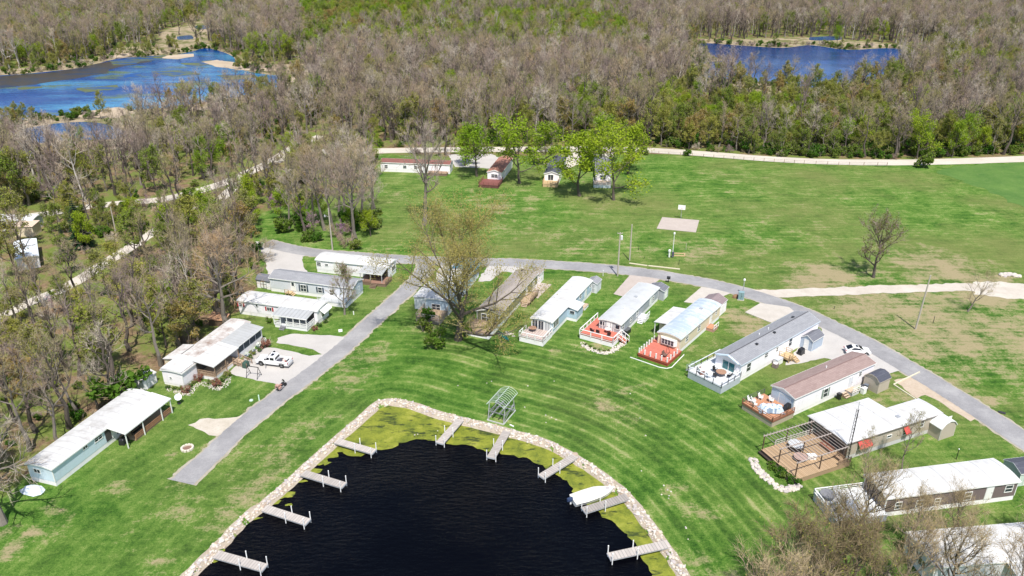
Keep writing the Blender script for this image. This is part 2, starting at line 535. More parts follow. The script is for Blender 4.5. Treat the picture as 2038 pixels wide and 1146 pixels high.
def ground_material():
    t = NT('grass_and_leaf_litter')
    o = t.obj()
    at = lambda k: t.n('Attribute', out=2, attribute_name=k)
    lawn, dry, shore, marsh = at('lawn'), at('dry'), at('shore'), at('marsh')
    n0 = t.noise(o, 0.028, 5.0, 0.6)
    n1 = t.noise(o, 0.16, 6.0, 0.65)
    n2 = t.noise(o, 0.75, 6.0, 0.7)
    n3 = t.noise(o, 3.2, 5.0, 0.75)
    fine = t.noise(o, 9.0, 3.0, 0.8)
    streak = t.noise(t.scale(o, (0.10, 0.9, 1.0)), 1.0, 5.0, 0.65)
    # mown bands follow the shore of the pond
    wob = t.math('MULTIPLY', t.math('SUBTRACT', t.noise(o, 0.05, 3.0, 0.5), 0.5), 6.0)
    ph = t.math('ADD', t.math('MULTIPLY', shore, 2 * math.pi / 1.75), wob)
    sn = t.math('ADD', t.math('MULTIPLY', t.math('SINE', ph), 0.5), 0.5)
    band = t.math('SUBTRACT', t.math('POWER', sn, 3.0), 0.32)
    ph2 = t.math('ADD', t.math('MULTIPLY', shore, 2 * math.pi / 4.6), t.math('MULTIPLY', wob, 0.8))
    band = t.math('ADD', band, t.math('MULTIPLY', t.math('SINE', ph2), 0.42))
    near = t.rng(shore, 22.0, 50.0, 1.0, 0.0)
    px = t.n('SeparateXYZ', {0: o}, 0)
    fade = t.math('MULTIPLY', t.math('MULTIPLY', near, t.rng(px, -38.0, -8.0, 0.35, 1.0)), t.math('MULTIPLY', t.rng(n0, 0.36, 0.56, 0.35, 1.0), t.rng(n1, 0.3, 0.65, 0.35, 1.15)))
    v = t.math('ADD', t.math('MULTIPLY', n2, 0.55), t.math('MULTIPLY', n3, 0.72))
    v = t.math('ADD', v, t.math('MULTIPLY', t.math('SUBTRACT', fine, 0.5), 0.75))
    v = t.math('SUBTRACT', v, 0.12)
    v = t.math('ADD', v, t.math('MULTIPLY', t.math('SUBTRACT', n1, 0.5), 0.8))
    v = t.math('ADD', v, t.math('SUBTRACT', t.math('MULTIPLY', t.math('MULTIPLY', band, fade), 0.25), t.math('MULTIPLY', near, 0.04)))
    v = t.math('ADD', v, t.math('MULTIPLY', t.math('SUBTRACT', streak, 0.5), t.rng(near, 0.0, 1.0, 0.7, 0.2)))
    green = t.ramp(v, [(0.18, (0.012, 0.044, 0.006)), (0.37, (0.042, 0.110, 0.013)), (0.50, (0.080, 0.170, 0.023)), (0.63, (0.145, 0.222, 0.048)), (0.82, (0.31, 0.32, 0.14))])
    yel = t.math('MULTIPLY', t.rng(t.math('ADD', n0, t.math('MULTIPLY', t.math('SUBTRACT', n2, 0.5), 0.35)), 0.42, 0.64, 0.0, 0.75), t.rng(near, 0.0, 1.0, 1.0, 0.35))
    green = t.mix(yel, green, t.mix(n3, (0.085, 0.12, 0.026), (0.23, 0.225, 0.085)))
    df = t.math('ADD', t.math('SUBTRACT', t.math('MULTIPLY', dry, 1.25), 0.45), t.math('ADD', t.math('MULTIPLY', t.math('SUBTRACT', n2, 0.5), 1.3), t.math('MULTIPLY', t.math('SUBTRACT', n3, 0.5), 1.1)))
    df = t.math('ADD', df, t.math('MULTIPLY', t.math('SUBTRACT', streak, 0.5), 1.2))
    df = t.math('ADD', df, t.math('MULTIPLY', t.math('SUBTRACT', n1, 0.53), 2.0))
    tan = t.mix(t.math('ADD', t.math('MULTIPLY', fine, 0.5), t.math('MULTIPLY', n3, 0.5)), (0.15, 0.125, 0.05), (0.47, 0.38, 0.25))
    grass = t.mix(t.rng(df, 0.0, 0.5, 0.0, 0.9), green, tan)
    litter = t.ramp(t.math('ADD', t.math('MULTIPLY', n2, 0.55), t.math('MULTIPLY', fine, 0.45)),
                    [(0.28, (0.055, 0.04, 0.026)), (0.45, (0.15, 0.10, 0.06)), (0.58, (0.27, 0.185, 0.115)), (0.74, (0.40, 0.30, 0.21))])
    moss = t.mix(n3, (0.055, 0.115, 0.014), (0.19, 0.24, 0.05))
    litter = t.mix(t.rng(t.math('ADD', n1, t.math('MULTIPLY', t.math('SUBTRACT', n3, 0.5), 0.5)), 0.41, 0.56, 0.0, 0.9), litter, moss)
    mf = t.math('ADD', lawn, t.math('MULTIPLY', t.math('SUBTRACT', n2, 0.5), 0.9))
    base = t.mix(t.rng(mf, 0.4, 0.6), litter, grass)
    reed = t.mix(n2, (0.25, 0.19, 0.12), (0.44, 0.36, 0.26))
    reed = t.mix(t.rng(t.math('ADD', n1, t.math('MULTIPLY', t.math('SUBTRACT', n0, 0.5), 0.6)), 0.45, 0.60, 0.0, 0.9), reed, t.mix(n3, (0.07, 0.09, 0.02), (0.17, 0.17, 0.06)))
    mm = t.math('ADD', marsh, t.math('MULTIPLY', t.math('SUBTRACT', n1, 0.5), 0.5))
    base = t.mix(t.rng(mm, 0.35, 0.6), base, reed)
    h = t.math('ADD', t.math('MULTIPLY', n3, 0.6), fine)
    return t.done(base, 0.95, 0.0, h, 0.55, 0.12, **{'Specular IOR Level': 0.15})

make_ground(ground_material())

# ---------------------------------------------------------------- sheets laid on the ground
def jit(p, amp, f=0.7, seed=0.0):
    n = mnoise.noise(Vector((p[0] * f, p[1] * f, seed))) + 0.5 * mnoise.noise(Vector((p[0] * f * 3, p[1] * f * 3, seed + 7)))
    return n * amp

def ribbon(name, line, width, z, mat, edge=0.25, taper=0.0):
    m = MB()
    n = len(line)
    for i in range(n):
        d = line[min(i + 1, n - 1)] - line[max(i - 1, 0)]
        d = d / max(np.hypot(*d), 1e-6)
        nr = np.array([-d[1], d[0]])
        for sgn in (-1, 1):
            w = width / 2 + jit(line[i] + nr * sgn * 30, edge * .45, .25) + jit(line[i] + nr * sgn * 30, edge * .5, 1.9)
            m.v.append((*(line[i] + nr * sgn * w), z))
    for i in range(n - 1):
        m.poly((2 * i, 2 * i + 1, 2 * i + 3, 2 * i + 2))
    o = m.obj(name, mat, fix=False)
    o['kind'] = 'structure'
    return o

def sheet(name, pts_px, z, mat, edge=0.2, step=0.8, kind='structure', world=None, f=0.7):
    pts = xy(W2(pts_px)) if world is None else np.array(world)
    out = []
    for i in range(len(pts)):
        a, b = pts[i], pts[(i + 1) % len(pts)]
        n = max(1, int(np.hypot(*(b - a)) / step))
        for k in range(n):
            q = a + (b - a) * k / n
            out.append((q[0] + jit(q, edge, f), q[1] + jit(q, edge, f, 3.0), z))
    m = MB()
    m.v = out
    for tri in tessellate_polygon([[Vector(p) for p in out]]):
        a, b, c = (Vector(out[i]) for i in tri)
        m.poly(tri if (b - a).cross(c - a).z > 0 else tri[::-1])
    o = m.obj(name, mat, fix=False)
    o['kind'] = kind
    return o

def grit(name, c, c2, c3, big=0.25, small=5.0, rough=0.95):
    t = NT(name)
    o = t.obj()
    a = t.noise(o, big, 6.0, 0.65)
    b = t.noise(o, small, 5.0, 0.8)
    v = t.noise(o, small * 3.1, 3.0, 0.8)
    colr = t.mix(t.rng(a, 0.3, 0.7), c, c2)
    colr = t.mix(t.rng(b, 0.5, 0.8, 0.0, 0.7), colr, c3)
    colr = t.mix(t.rng(v, 0.55, 0.75, 0.0, 0.5), colr, mul(c, 0.55))
    return t.done(colr, rough, 0.0, b, 0.4, 0.05)

def worn_asphalt():
    t = NT('worn_asphalt')
    o = t.obj()
    a = t.noise(o, 0.18, 6.0, 0.7)
    b = t.noise(o, 1.1, 6.0, 0.75)
    g = t.noise(o, 11.0, 3.0, 0.8)
    colr = t.ramp(a, [(0.3, (0.17, 0.168, 0.174)), (0.5, (0.245, 0.24, 0.246)), (0.7, (0.34, 0.333, 0.33))])
    colr = t.mix(t.rng(b, 0.5, 0.72, 0.0, 0.5), colr, (0.19, 0.185, 0.20))
    colr = t.mix(t.rng(g, 0.4, 0.75, 0.0, 0.4), colr, (0.46, 0.45, 0.45))
    # dark hairline cracks
    vor = t.n('TexVoronoi', {'Vector': t.n('VectorMath', {0: o, 1: t.n('VectorMath', {0: t.noise(o, 0.9, 4.0, 0.6, 1), 3: 1.6}, operation='SCALE')}, operation='ADD'), 'Scale': 0.16}, 0, feature='DISTANCE_TO_EDGE')
    colr = t.mix(t.rng(vor, 0.0, 0.012, 0.28, 0.0), colr, (0.14, 0.14, 0.15))
    return t.done(colr, 0.9, 0.0, g, 0.25, 0.03)

ASPH = worn_asphalt()
GRAVEL = grit('pale_gravel', (0.40, 0.38, 0.36), (0.48, 0.455, 0.43), (0.58, 0.555, 0.53))
GRAVEL2 = grit('road_gravel', (0.44, 0.40, 0.34), (0.58, 0.53, 0.46), (0.66, 0.61, 0.54), 0.12, 2.0)
SAND = grit('sandy_gravel', (0.42, 0.34, 0.25), (0.54, 0.46, 0.36), (0.60, 0.53, 0.44), 0.3, 4.0)
CONC = grit('old_concrete', (0.44, 0.40, 0.35), (0.52, 0.48, 0.43), (0.36, 0.33, 0.30), 0.5, 3.0)
PINKCONC = grit('pinkish_concrete', (0.40, 0.34, 0.30), (0.46, 0.40, 0.36), (0.32, 0.28, 0.25), 0.6, 3.0)

SHOULDER = grit('gravel_shoulder', (0.30, 0.27, 0.20), (0.42, 0.38, 0.32), (0.16, 0.17, 0.07), 0.5, 3.0)
ribbon('road_shoulder', ROAD, 5.0, 0.018, SHOULDER, 0.7)
ribbon('lane_shoulder', LANE, 4.3, 0.016, SHOULDER, 0.75)
ribbon('asphalt_road', ROAD, 4.3, 0.035, ASPH)
ribbon('asphalt_lane', LANE, 3.5, 0.028, ASPH, 0.35)
ribbon('far_road', FAR_ROAD, 6.4, 0.04, GRAVEL2, 0.4)
ribbon('woodland_road', WOOD_ROAD, 4.6, 0.035, GRAVEL2, 0.5)
ribbon('woodland_track', LEFT_ROAD, 3.4, 0.03, GRAVEL2, 0.5)
ribbon('dirt_road', DIRT, 3.6, 0.03, grit('pale_dirt', (0.42, 0.37, 0.31), (0.54, 0.49, 0.43), (0.60, 0.55, 0.49), 0.3, 3.0), 1.1)
sheet('gravel_apron', [(508, 480), (560, 490), (622, 501), (602, 511), (603, 530), (616, 545), (560, 550), (533, 545), (526, 510)], 0.022, GRAVEL, 0.3)
sheet('gravel_drive', [(553, 672), (578, 664), (664, 668), (700, 672), (662, 706), (640, 704), (623, 695), (550, 682)], 0.024, GRAVEL, 0.25)
sheet('gravel_drive', [(455, 742), (500, 700), (520, 692), (547, 692), (617, 708), (640, 705), (664, 703), (612, 752), (580, 772), (545, 763), (470, 748)], 0.02, GRAVEL, 0.2)
sheet('gravel_drive', [(374, 846), (400, 834), (440, 832), (468, 830), (515, 818), (490, 842), (432, 868), (405, 862)], 0.02, grit('sparse_gravel', (0.42, 0.37, 0.30), (0.55, 0.50, 0.43), (0.3, 0.27, 0.17), 0.6, 3.0), 0.5)
sheet('gravel_drive', [(1630, 642), (1668, 650), (1796, 727), (1790, 738), (1752, 748), (1702, 728), (1640, 712), (1598, 722), (1560, 727), (1590, 690), (1640, 668)], 0.022, GRAVEL, 0.3)
sheet('concrete_pad', [(1253, 548), (1221, 585), (1246, 592), (1300, 565), (1318, 553), (1290, 546)], 0.024, PINKCONC, 0.06)
sheet('concrete_pad', [(1396, 571), (1361, 601), (1400, 606), (1455, 583), (1440, 577)], 0.024, CONC, 0.05)
sheet('dirt_pad', [(1778, 757), (1826, 745), (1850, 752), (1900, 790), (1960, 826), (1930, 838), (1905, 822), (1870, 800), (1845, 786), (1825, 793)], 0.022, grit('bare_dirt', (0.40, 0.31, 0.23), (0.50, 0.42, 0.33), (0.28, 0.22, 0.14), 0.5, 2.5), 0.4)
sheet('gravel_apron', [(868, 545), (880, 523), (920, 522), (910, 545), (905, 580), (870, 575)], 0.022, GRAVEL, 0.2)
sheet('gravel_apron', [(950, 560), (975, 524), (1050, 527), (1040, 545), (1000, 540), (975, 560)], 0.022, GRAVEL, 0.4)
sheet('concrete_pad', [(1052, 583), (1072, 562), (1098, 566), (1092, 572), (1070, 594)], 0.024, PINKCONC, 0.05)
sheet('gravel_apron', [(893, 308), (980, 306), (1000, 318), (975, 335), (905, 332)], 0.022, GRAVEL, 0.5)
sheet('gravel_apron', [(1180, 305), (1225, 303), (1215, 320), (1180, 322)], 0.022, GRAVEL2, 0.5)
sheet('gravel_apron', [(1080, 327), (1100, 322), (1100, 312), (1145, 303), (1170, 318), (1120, 340)], 0.022, GRAVEL2, 0.5)
sheet('gravel_apron', [(1935, 561), (1990, 560), (2045, 566), (2100, 600), (1990, 592), (1940, 586)], 0.024, GRAVEL2, 0.7)
# a raised concrete slab beside the grey-roofed home and the basketball court are built further down

# ---------------------------------------------------------------- water
def water(name, c, rough, scale, amp, c2=None, patch=None, spec=0.5):
    t = NT(name)
    o = t.obj()
    w1 = t.noise(t.scale(o, (0.55, 1.5, 1.0)), scale, 3.0, 0.55)
    w2 = t.noise(t.scale(o, (0.8, 1.9, 1.0)), scale * 3.3, 3.0, 0.6)
    h = t.math('MULTIPLY', t.math('ADD', w1, t.math('MULTIPLY', w2, 0.4)), t.rng(t.noise(o, 0.045, 4.0, 0.6), 0.35, 0.65, 0.25, 1.5))
    colr = c
    if c2:
        a = t.noise(t.scale(o, (0.35, 1.0, 1.0)), 0.03, 6.0, 0.65)
        b = t.noise(o, 0.5, 5.0, 0.75)
        colr = t.mix(t.rng(t.math('ADD', a, t.math('MULTIPLY', t.math('SUBTRACT', b, 0.5), 0.25)), 0.46, 0.62), c, c2)
    if patch:
        k = t.noise(t.scale(o, (0.3, 0.8, 1.0)), 0.06, 7.0, 0.72)
        colr = t.mix(t.rng(k, 0.555, 0.62, 0.0, 0.9), colr, patch)
    return t.done(colr, rough, 0.0, h, amp, 0.25, IOR=1.33, **{'Specular IOR Level': spec})

def sheet_w(name, line, z, mat, kind='structure'):
    return sheet(name, None, z, mat, 0.0, 1e9, kind, world=line)

DARKW = water('dark_pond_water', (0.0010, 0.0011, 0.0024), 0.07, 1.5, 0.6, spec=0.22)
BLUEW = water('blue_lake_water', (0.003, 0.042, 0.20), 0.15, 0.35, 0.5, (0.05, 0.21, 0.38), (0.09, 0.13, 0.035), spec=0.25)
POOLW = water('blue_pool_water', (0.01, 0.05, 0.17), 0.12, 0.5, 0.4, (0.03, 0.10, 0.26))
RIGHTW = water('deep_blue_water', (0.004, 0.03, 0.14), 0.12, 0.5, 0.4, (0.010, 0.06, 0.24), spec=0.3)
sheet_w('pond_water', POND, -0.5, DARKW)
sheet_w('lake_water', LAKE[:-1], 0.06, BLUEW)
sheet_w('pool_water', POOL[:-1], 0.06, POOLW)
sheet_w('lake_water', RLAKE[:-1], 0.06, RIGHTW)
for q in POOLS_FAR:
    sheet_w('pool_water', spline(xy(W2(q + q[:1])), 3.0)[:-1], 0.08, POOLW)

REED = grit('dry_reeds', (0.36, 0.28, 0.20), (0.50, 0.41, 0.31), (0.42, 0.36, 0.20), 0.06, 1.2)
def broken(name, c, c2, water_c, lo, hi):
    t = NT(name)
    o = t.obj()
    a = t.noise(t.scale(o, (0.4, 1.0, 1.0)), 0.12, 7.0, 0.75)
    b = t.noise(o, 0.5, 4.0, 0.7)
    return t.done(t.mix(t.rng(a, lo, hi), t.mix(b, c, c2), water_c), 0.4, **{'Specular IOR Level': 0.25})
LILY = broken('lily_pads', (0.06, 0.08, 0.02), (0.15, 0.16, 0.04), (0.006, 0.06, 0.24), 0.46, 0.56)
REFLW = broken('painted_reflection', (0.03, 0.026, 0.02), (0.075, 0.06, 0.045), (0.01, 0.035, 0.09), 0.50, 0.64)  # dark reflection of the shore trees, painted in brown blotches over the blue
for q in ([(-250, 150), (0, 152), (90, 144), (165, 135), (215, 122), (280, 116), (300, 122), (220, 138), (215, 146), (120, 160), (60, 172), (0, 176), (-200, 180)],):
    sheet('painted_reflection', q, 0.08, REFLW, 3.0, 3.0, 'structure', f=0.06)  # sheet that carries the painted tree reflection on the left lake
for q in ([(222, 122), (262, 114), (330, 110), (345, 116), (290, 121), (262, 128), (228, 131)], [(30, 172), (78, 168), (82, 175), (40, 180)], [(430, 150), (500, 146), (520, 156), (450, 160)], [(150, 176), (230, 170), (240, 178), (170, 184)], [(330, 165), (400, 160), (410, 168), (350, 173)], [(300, 143), (370, 139), (400, 148), (340, 154)], [(350, 125), (420, 120), (440, 128), (380, 132)], [(240, 150), (275, 146), (290, 152), (250, 156)]):
    sheet('lily_pads', q, 0.09, LILY, 2.5, 2.0, 'stuff', f=0.09)
for q in ([(321, 116), (340, 110), (388, 107), (392, 112), (350, 118)], [(405, 124), (430, 119), (500, 128), (545, 138), (535, 142), (470, 139), (430, 133)], [(212, 112), (252, 106), (266, 110), (228, 117)], [(140, 234), (170, 220), (230, 215), (262, 222), (240, 236)], [(560, 165), (600, 142), (640, 132), (668, 140), (640, 172), (600, 190)]):
    sheet('reed_bed', q, 0.10, REED, 2.5, 2.0, 'stuff', f=0.09)
CROP = grit('crop_green', (0.045, 0.125, 0.014), (0.10, 0.19, 0.03), (0.15, 0.21, 0.06), 0.09, 0.7)
sheet('crop_field', [(1852, 338), (1925, 329), (2038, 323), (2400, 312), (2500, 470), (2038, 413), (1965, 378)], 0.02, CROP, 2.2, 1.5, f=0.35)

# floating weed along the far edge of the near pond
def weed_material():
    t = NT('floating_weed')
    o = t.obj()
    a = t.noise(t.scale(o, (0.35, 1.0, 1.0)), 0.9, 6.0, 0.72)
    b = t.noise(o, 0.35, 5.0, 0.65)
    f = t.noise(o, 5.0, 4.0, 0.8)
    colr = t.ramp(t.math('ADD', t.math('MULTIPLY', b, 0.6), t.math('MULTIPLY', f, 0.4)),
                  [(0.3, (0.05, 0.075, 0.008)), (0.43, (0.125, 0.155, 0.012)), (0.55, (0.225, 0.245, 0.022)), (0.72, (0.38, 0.35, 0.10))])
    colr = t.mix(t.rng(a, 0.54, 0.62, 0.0, 0.9), colr, (0.015, 0.03, 0.005))
    return t.done(colr, 0.6, 0.0, f, 0.4, 0.05)
WEED = weed_material()
# the weed lies between the shore and a ragged outer line
WEED_PX = [(660, 897), (680, 893), (700, 903), (714, 903), (750, 890), (777, 887), (800, 875), (847, 868), (870, 872), (894, 877), (927, 880), (970, 891), (1014, 900), (1060, 913), (1079, 921), (1111, 940),
           (1139, 963), (1143, 978), (1192, 1013), (1238, 1045), (1260, 1069), (1281, 1108), (1302, 1146), (1330, 1210)]
i0 = int(np.argmin(np.hypot(*(SHORE - xy(W2([(648, 890)]))[0]).T)))
i1 = int(np.argmin(np.hypot(*(SHORE - xy(W2([(1398, 1210)]))[0]).T)))
sheet('floating_weed', None, -0.49, WEED, 0.55, 0.5, 'stuff', world=np.vstack([spline(xy(W2(WEED_PX)), 1.2), SHORE[i0:i1][::-1]]), f=0.9)
rw = random.Random(4)
for u, v, r in ((652, 906, 1.3), (640, 920, 1.0), (622, 938, .9), (600, 958, .45), (563, 984, 1.1), (548, 998, .8), (574, 1004, .4), (512, 1030, .45), (440, 1096, .4), (424, 1116, .6)):
    c = P(u, v, -0.5)
    sheet('floating_weed', None, -0.485, WEED, 0.5, 0.3, 'stuff', f=1.6,
          world=[(c.x + r * math.cos(a) * 1.3, c.y + r * math.sin(a) * .7) for a in [k * 2 * math.pi / 12 for k in range(12)]])

# stone rip-rap round the pond
def rocks():
    rr = random.Random(11)
    ph = (1 + 5 ** .5) / 2
    iv = [Vector(p).normalized() for p in ((-1, ph, 0), (1, ph, 0), (-1, -ph, 0), (1, -ph, 0), (0, -1, ph), (0, 1, ph), (0, -1, -ph), (0, 1, -ph), (ph, 0, -1), (ph, 0, 1), (-ph, 0, -1), (-ph, 0, 1))]
    fc = ((0, 11, 5), (0, 5, 1), (0, 1, 7), (0, 7, 10), (0, 10, 11), (1, 5, 9), (5, 11, 4), (11, 10, 2), (10, 7, 6), (7, 1, 8), (3, 9, 4), (3, 4, 2), (3, 2, 6), (3, 6, 8), (3, 8, 9), (4, 9, 5), (2, 4, 11), (6, 2, 10), (8, 6, 7), (9, 8, 1))
    m = MB()
    def rock(x, y, z, r, mi):
        b = len(m.v)
        sx, sy, sz = rr.uniform(.8, 1.4), rr.uniform(.7, 1.1), rr.uniform(.5, .8)
        c, s = math.cos(rr.random() * 6.28), math.sin(rr.random() * 6.28)
        for p in iv:
            k = r * rr.uniform(.75, 1.2)
            px, py = p.x * sx * k, p.y * sy * k
            m.v.append((x + px * c - py * s, y + px * s + py * c, z + p.z * sz * k))
        for f in fc:
            m.poly((b + f[0], b + f[1], b + f[2]), mi)
    for i in range(len(SHORE) - 1):
        a, d = SHORE[i], SHORE[i + 1] - SHORE[i]
        L = np.hypot(*d)
        nr = np.array([d[1], -d[0]]) / max(L, 1e-6)
        for k in range(int(20 * L)):
            t = rr.random()
            off = rr.triangular(-0.5, 0.95, 0.15) + jit(a, 0.25)
            q = a + d * t + nr * off
            z = -max(off, 0) * 0.5
            rock(q[0], q[1], z + 0.03, rr.choice((.09, .12, .15, .18, .24)), rr.choice((0, 0, 1, 2, 3)))
    return m, rock
ROCKM = [plain('pale_stone', (0.56, 0.51, 0.46), 0.9, 0.2, 3.0), plain('cream_stone', (0.58, 0.51, 0.42), 0.9, 0.2, 3.0), plain('grey_stone', (0.42, 0.38, 0.37), 0.9, 0.2, 3.0), plain('brown_stone', (0.42, 0.33, 0.26), 0.9, 0.25, 3.0)]
rm, _rk = rocks()
rip = rm.obj('riprap_stones', ROCKM, fix=False)
rip['kind'] = 'stuff'
band = MB()
for i in range(len(SHORE)):
    d = SHORE[min(i + 1, len(SHORE) - 1)] - SHORE[max(i - 1, 0)]
    nr = np.array([d[1], -d[0]]) / np.hypot(*d)
    for off, z in ((-0.5, 0.012), (0.0, 0.02), (1.1, -0.56)):
        q = SHORE[i] + nr * (off + jit(SHORE[i] + off * 9, 0.2))
        band.v.append((q[0], q[1], z))
for i in range(len(SHORE) - 1):
    for k in (0, 1):
        band.poly((3 * i + k, 3 * i + k + 1, 3 * i + k + 4, 3 * i + k + 3))
b_ = band.obj('shore_bank', grit('bank_rubble', (0.30, 0.25, 0.19), (0.42, 0.36, 0.29), (0.52, 0.47, 0.4), 0.8, 6.0), fix=False)
b_['kind'] = 'structure'

# ---------------------------------------------------------------- shared materials of buildings
WHITE = siding('white_siding', (0.90, 0.865, 0.90), 0.2)
BLUEGREY = siding('blue_grey_siding', (0.36, 0.40, 0.46))
LBLUE = siding('light_blue_siding', (0.42, 0.54, 0.64))
OLIVE = siding('olive_siding', (0.20, 0.21, 0.13))
GREYSID = siding('grey_siding', (0.37, 0.39, 0.43))
SLATEBL = siding('slate_blue_siding', (0.38, 0.45, 0.54))
CREAM = siding('cream_siding', (0.72, 0.62, 0.46), 0.25, vertical=True)
LGREY = siding('light_grey_siding', (0.64, 0.66, 0.70))
PALEBL = siding('pale_blue_metal_siding', (0.60, 0.72, 0.80), 0.35, vertical=True)
TANSID = siding('tan_siding', (0.46, 0.40, 0.33))
DKBROWN = siding('dark_brown_siding', (0.17, 0.13, 0.13))
PALEGRN = siding('pale_green_siding', (0.52, 0.60, 0.54))
SKIRTW = plain('white_skirting', (0.88, 0.85, 0.87), 0.6, 0.08, 1.5, dirt=(0.50, 0.46, 0.40), dirt_amt=0.3)
SKIRTG = plain('grey_skirting', (0.56, 0.55, 0.55), 0.7, 0.12, 1.5, dirt=(0.36, 0.32, 0.28), dirt_amt=0.5)
TRIM = plain('white_trim', (0.82, 0.82, 0.80), 0.45, 0.05)
TRIMB = plain('brown_trim', (0.20, 0.14, 0.10), 0.6, 0.15)
GTRIM = plain('grey_trim', (0.45, 0.47, 0.50), 0.5, 0.08)
BLACK = plain('black_plastic', (0.018, 0.018, 0.022), 0.35, 0.2)
DKMET = plain('dark_metal', (0.05, 0.05, 0.055), 0.4, 0.2, metal=0.6)
GALV = plain('galvanised_steel', (0.55, 0.56, 0.57), 0.4, 0.15, 4.0, metal=0.5)
CHROME = plain('chrome', (0.75, 0.75, 0.77), 0.15, 0.05, metal=1.0)
RUBBER = plain('rubber', (0.02, 0.02, 0.02), 0.8, 0.2)
REDSHUT = plain('red_paint', (0.45, 0.05, 0.06), 0.5, 0.12)
DKSHUT = plain('dark_blue_paint', (0.05, 0.07, 0.10), 0.5, 0.12)
GRSHUT = plain('grey_green_paint', (0.22, 0.28, 0.24), 0.5, 0.12)
def glass_mat(name, c, rough=0.06):
    t = NT(name)
    a = t.noise(t.obj(), 1.2, 3.0, 0.5)
    return t.done(t.mix(a, mul(c, 0.6), mul(c, 1.5)), rough, 0.0, **{'Specular IOR Level': 0.7})
GLASS = glass_mat('window_glass', (0.035, 0.045, 0.06))
TEAL = glass_mat('teal_glass', (0.02, 0.13, 0.15))
BLIND = plain('drawn_blind', (0.42, 0.44, 0.46), 0.5, 0.15, 5.0)
SCREEN = plain('porch_screen', (0.055, 0.07, 0.09), 0.7, 0.3, 2.0)
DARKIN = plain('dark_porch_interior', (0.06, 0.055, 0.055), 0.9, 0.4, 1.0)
WOOD = planks('weathered_wood', (0.44, 0.33, 0.24), (0.54, 0.42, 0.31))
WOODR = planks('rough_timber', (0.30, 0.20, 0.13), (0.42, 0.29, 0.19))
YWOOD = planks('new_timber', (0.52, 0.36, 0.19), (0.62, 0.45, 0.26))
TANDECK = planks('golden_deck_boards', (0.34, 0.225, 0.125), (0.47, 0.335, 0.21), 0.30, 0)
REDDECK = planks('red_deck_stain', (0.47, 0.125, 0.085), (0.58, 0.19, 0.135), 0.15, 0)
REDSKIRT = planks('dark_red_deck_face', (0.36, 0.07, 0.045), (0.45, 0.10, 0.06))
BRDECK = planks('red_brown_deck_boards', (0.42, 0.19, 0.10), (0.52, 0.27, 0.16), 0.15, 1)
GREYDECK = planks('pale_grey_deck_boards', (0.56, 0.58, 0.60), (0.64, 0.66, 0.67), 0.15, 0)
WHDECK = planks('white_deck_boards', (0.70, 0.72, 0.74), (0.76, 0.77, 0.78), 0.3, 0)
PINKDECK = planks('pinkish_deck_boards', (0.42, 0.34, 0.31), (0.52, 0.43, 0.39), 0.45, 1)
OLDDECK = planks('old_brown_deck_boards', (0.35, 0.24, 0.15), (0.48, 0.36, 0.25), 0.15, 1)
GREYBOARD = planks('grey_painted_boards', (0.42, 0.46, 0.51), (0.48, 0.52, 0.57), 0.2, 1)
ROOF_WHITE = metal_roof('white_coated_roof', (0.60, 0.60, 0.595), (0.34, 0.31, 0.28), 0.55, 0.6, period=3.05)
ROOF_WSEAM = metal_roof('white_seamed_roof', (0.55, 0.55, 0.55), (0.30, 0.28, 0.26), 0.7, 0.6, period=1.3)
ROOF_WRIB = metal_roof('white_ribbed_awning', (0.66, 0.655, 0.64), (0.42, 0.38, 0.34), 0.35, 0.6, period=0.45)
ROOF_STAIN = metal_roof('rust_stained_white_roof', (0.58, 0.565, 0.55), (0.20, 0.12, 0.085), 0.95, 0.7, sc=0.35)
ROOF_SILVER = metal_roof('silver_coated_roof', (0.56, 0.57, 0.57), (0.40, 0.40, 0.39), 0.6, 0.4, 0.1)
ROOF_ALU = metal_roof('patchy_aluminium_roof', (0.44, 0.52, 0.60), (0.80, 0.81, 0.80), 0.95, 0.35, 0.15, period=1.45, sc=0.30)
ROOF_GALV = metal_roof('galvanised_porch_roof', (0.50, 0.51, 0.51), (0.36, 0.35, 0.33), 0.5, 0.4, 0.2, period=0.8)
ROOF_GREY = shingle('grey_shingles', (0.23, 0.235, 0.255), (0.29, 0.295, 0.315))
ROOF_DGREY = shingle('dark_grey_shingles', (0.13, 0.135, 0.16), (0.18, 0.185, 0.21))
ROOF_BROWN = shingle('mauve_brown_shingles', (0.25, 0.175, 0.16), (0.32, 0.235, 0.215))
ROOF_TAUPE = shingle('taupe_shingles', (0.26, 0.225, 0.20), (0.34, 0.30, 0.27))
ROOF_MAROON = shingle('maroon_shingles', (0.17, 0.07, 0.06), (0.24, 0.10, 0.08))
ROOF_RED = shingle('rusty_red_shingles', (0.32, 0.13, 0.09), (0.40, 0.20, 0.15))
ROOF_BLACK = shingle('blue_black_shingles', (0.055, 0.06, 0.085), (0.09, 0.095, 0.12))
ROOF_PURP = shingle('purple_brown_shingles', (0.21, 0.16, 0.17), (0.27, 0.215, 0.22))
REDCLOTH = plain('red_awning_cloth', (0.62, 0.07, 0.06), 0.8, 0.15, 3.0)

# ---------------------------------------------------------------- builders
def roof_line(style, W, eave, rise, ov, n=9):
    """top line of the roof across the home, (y, z) from one overhang to the other"""
    if style == 'gable':
        s = rise / (W / 2)
        return [(-ov, eave - ov * s), (W / 2, eave + rise), (W + ov, eave - ov * s)]
    if style == 'shed':
        s = rise / W
        return [(-ov, eave - ov * s), (W + ov, eave + rise + ov * s)]
    r = []
    for i in range(n):
        y = -ov + (W + 2 * ov) * i / (n - 1)
        k = (y - W / 2) / (W / 2 + ov)
        r.append((y, eave + rise * (1 - k * k) - 0.03))
    return r

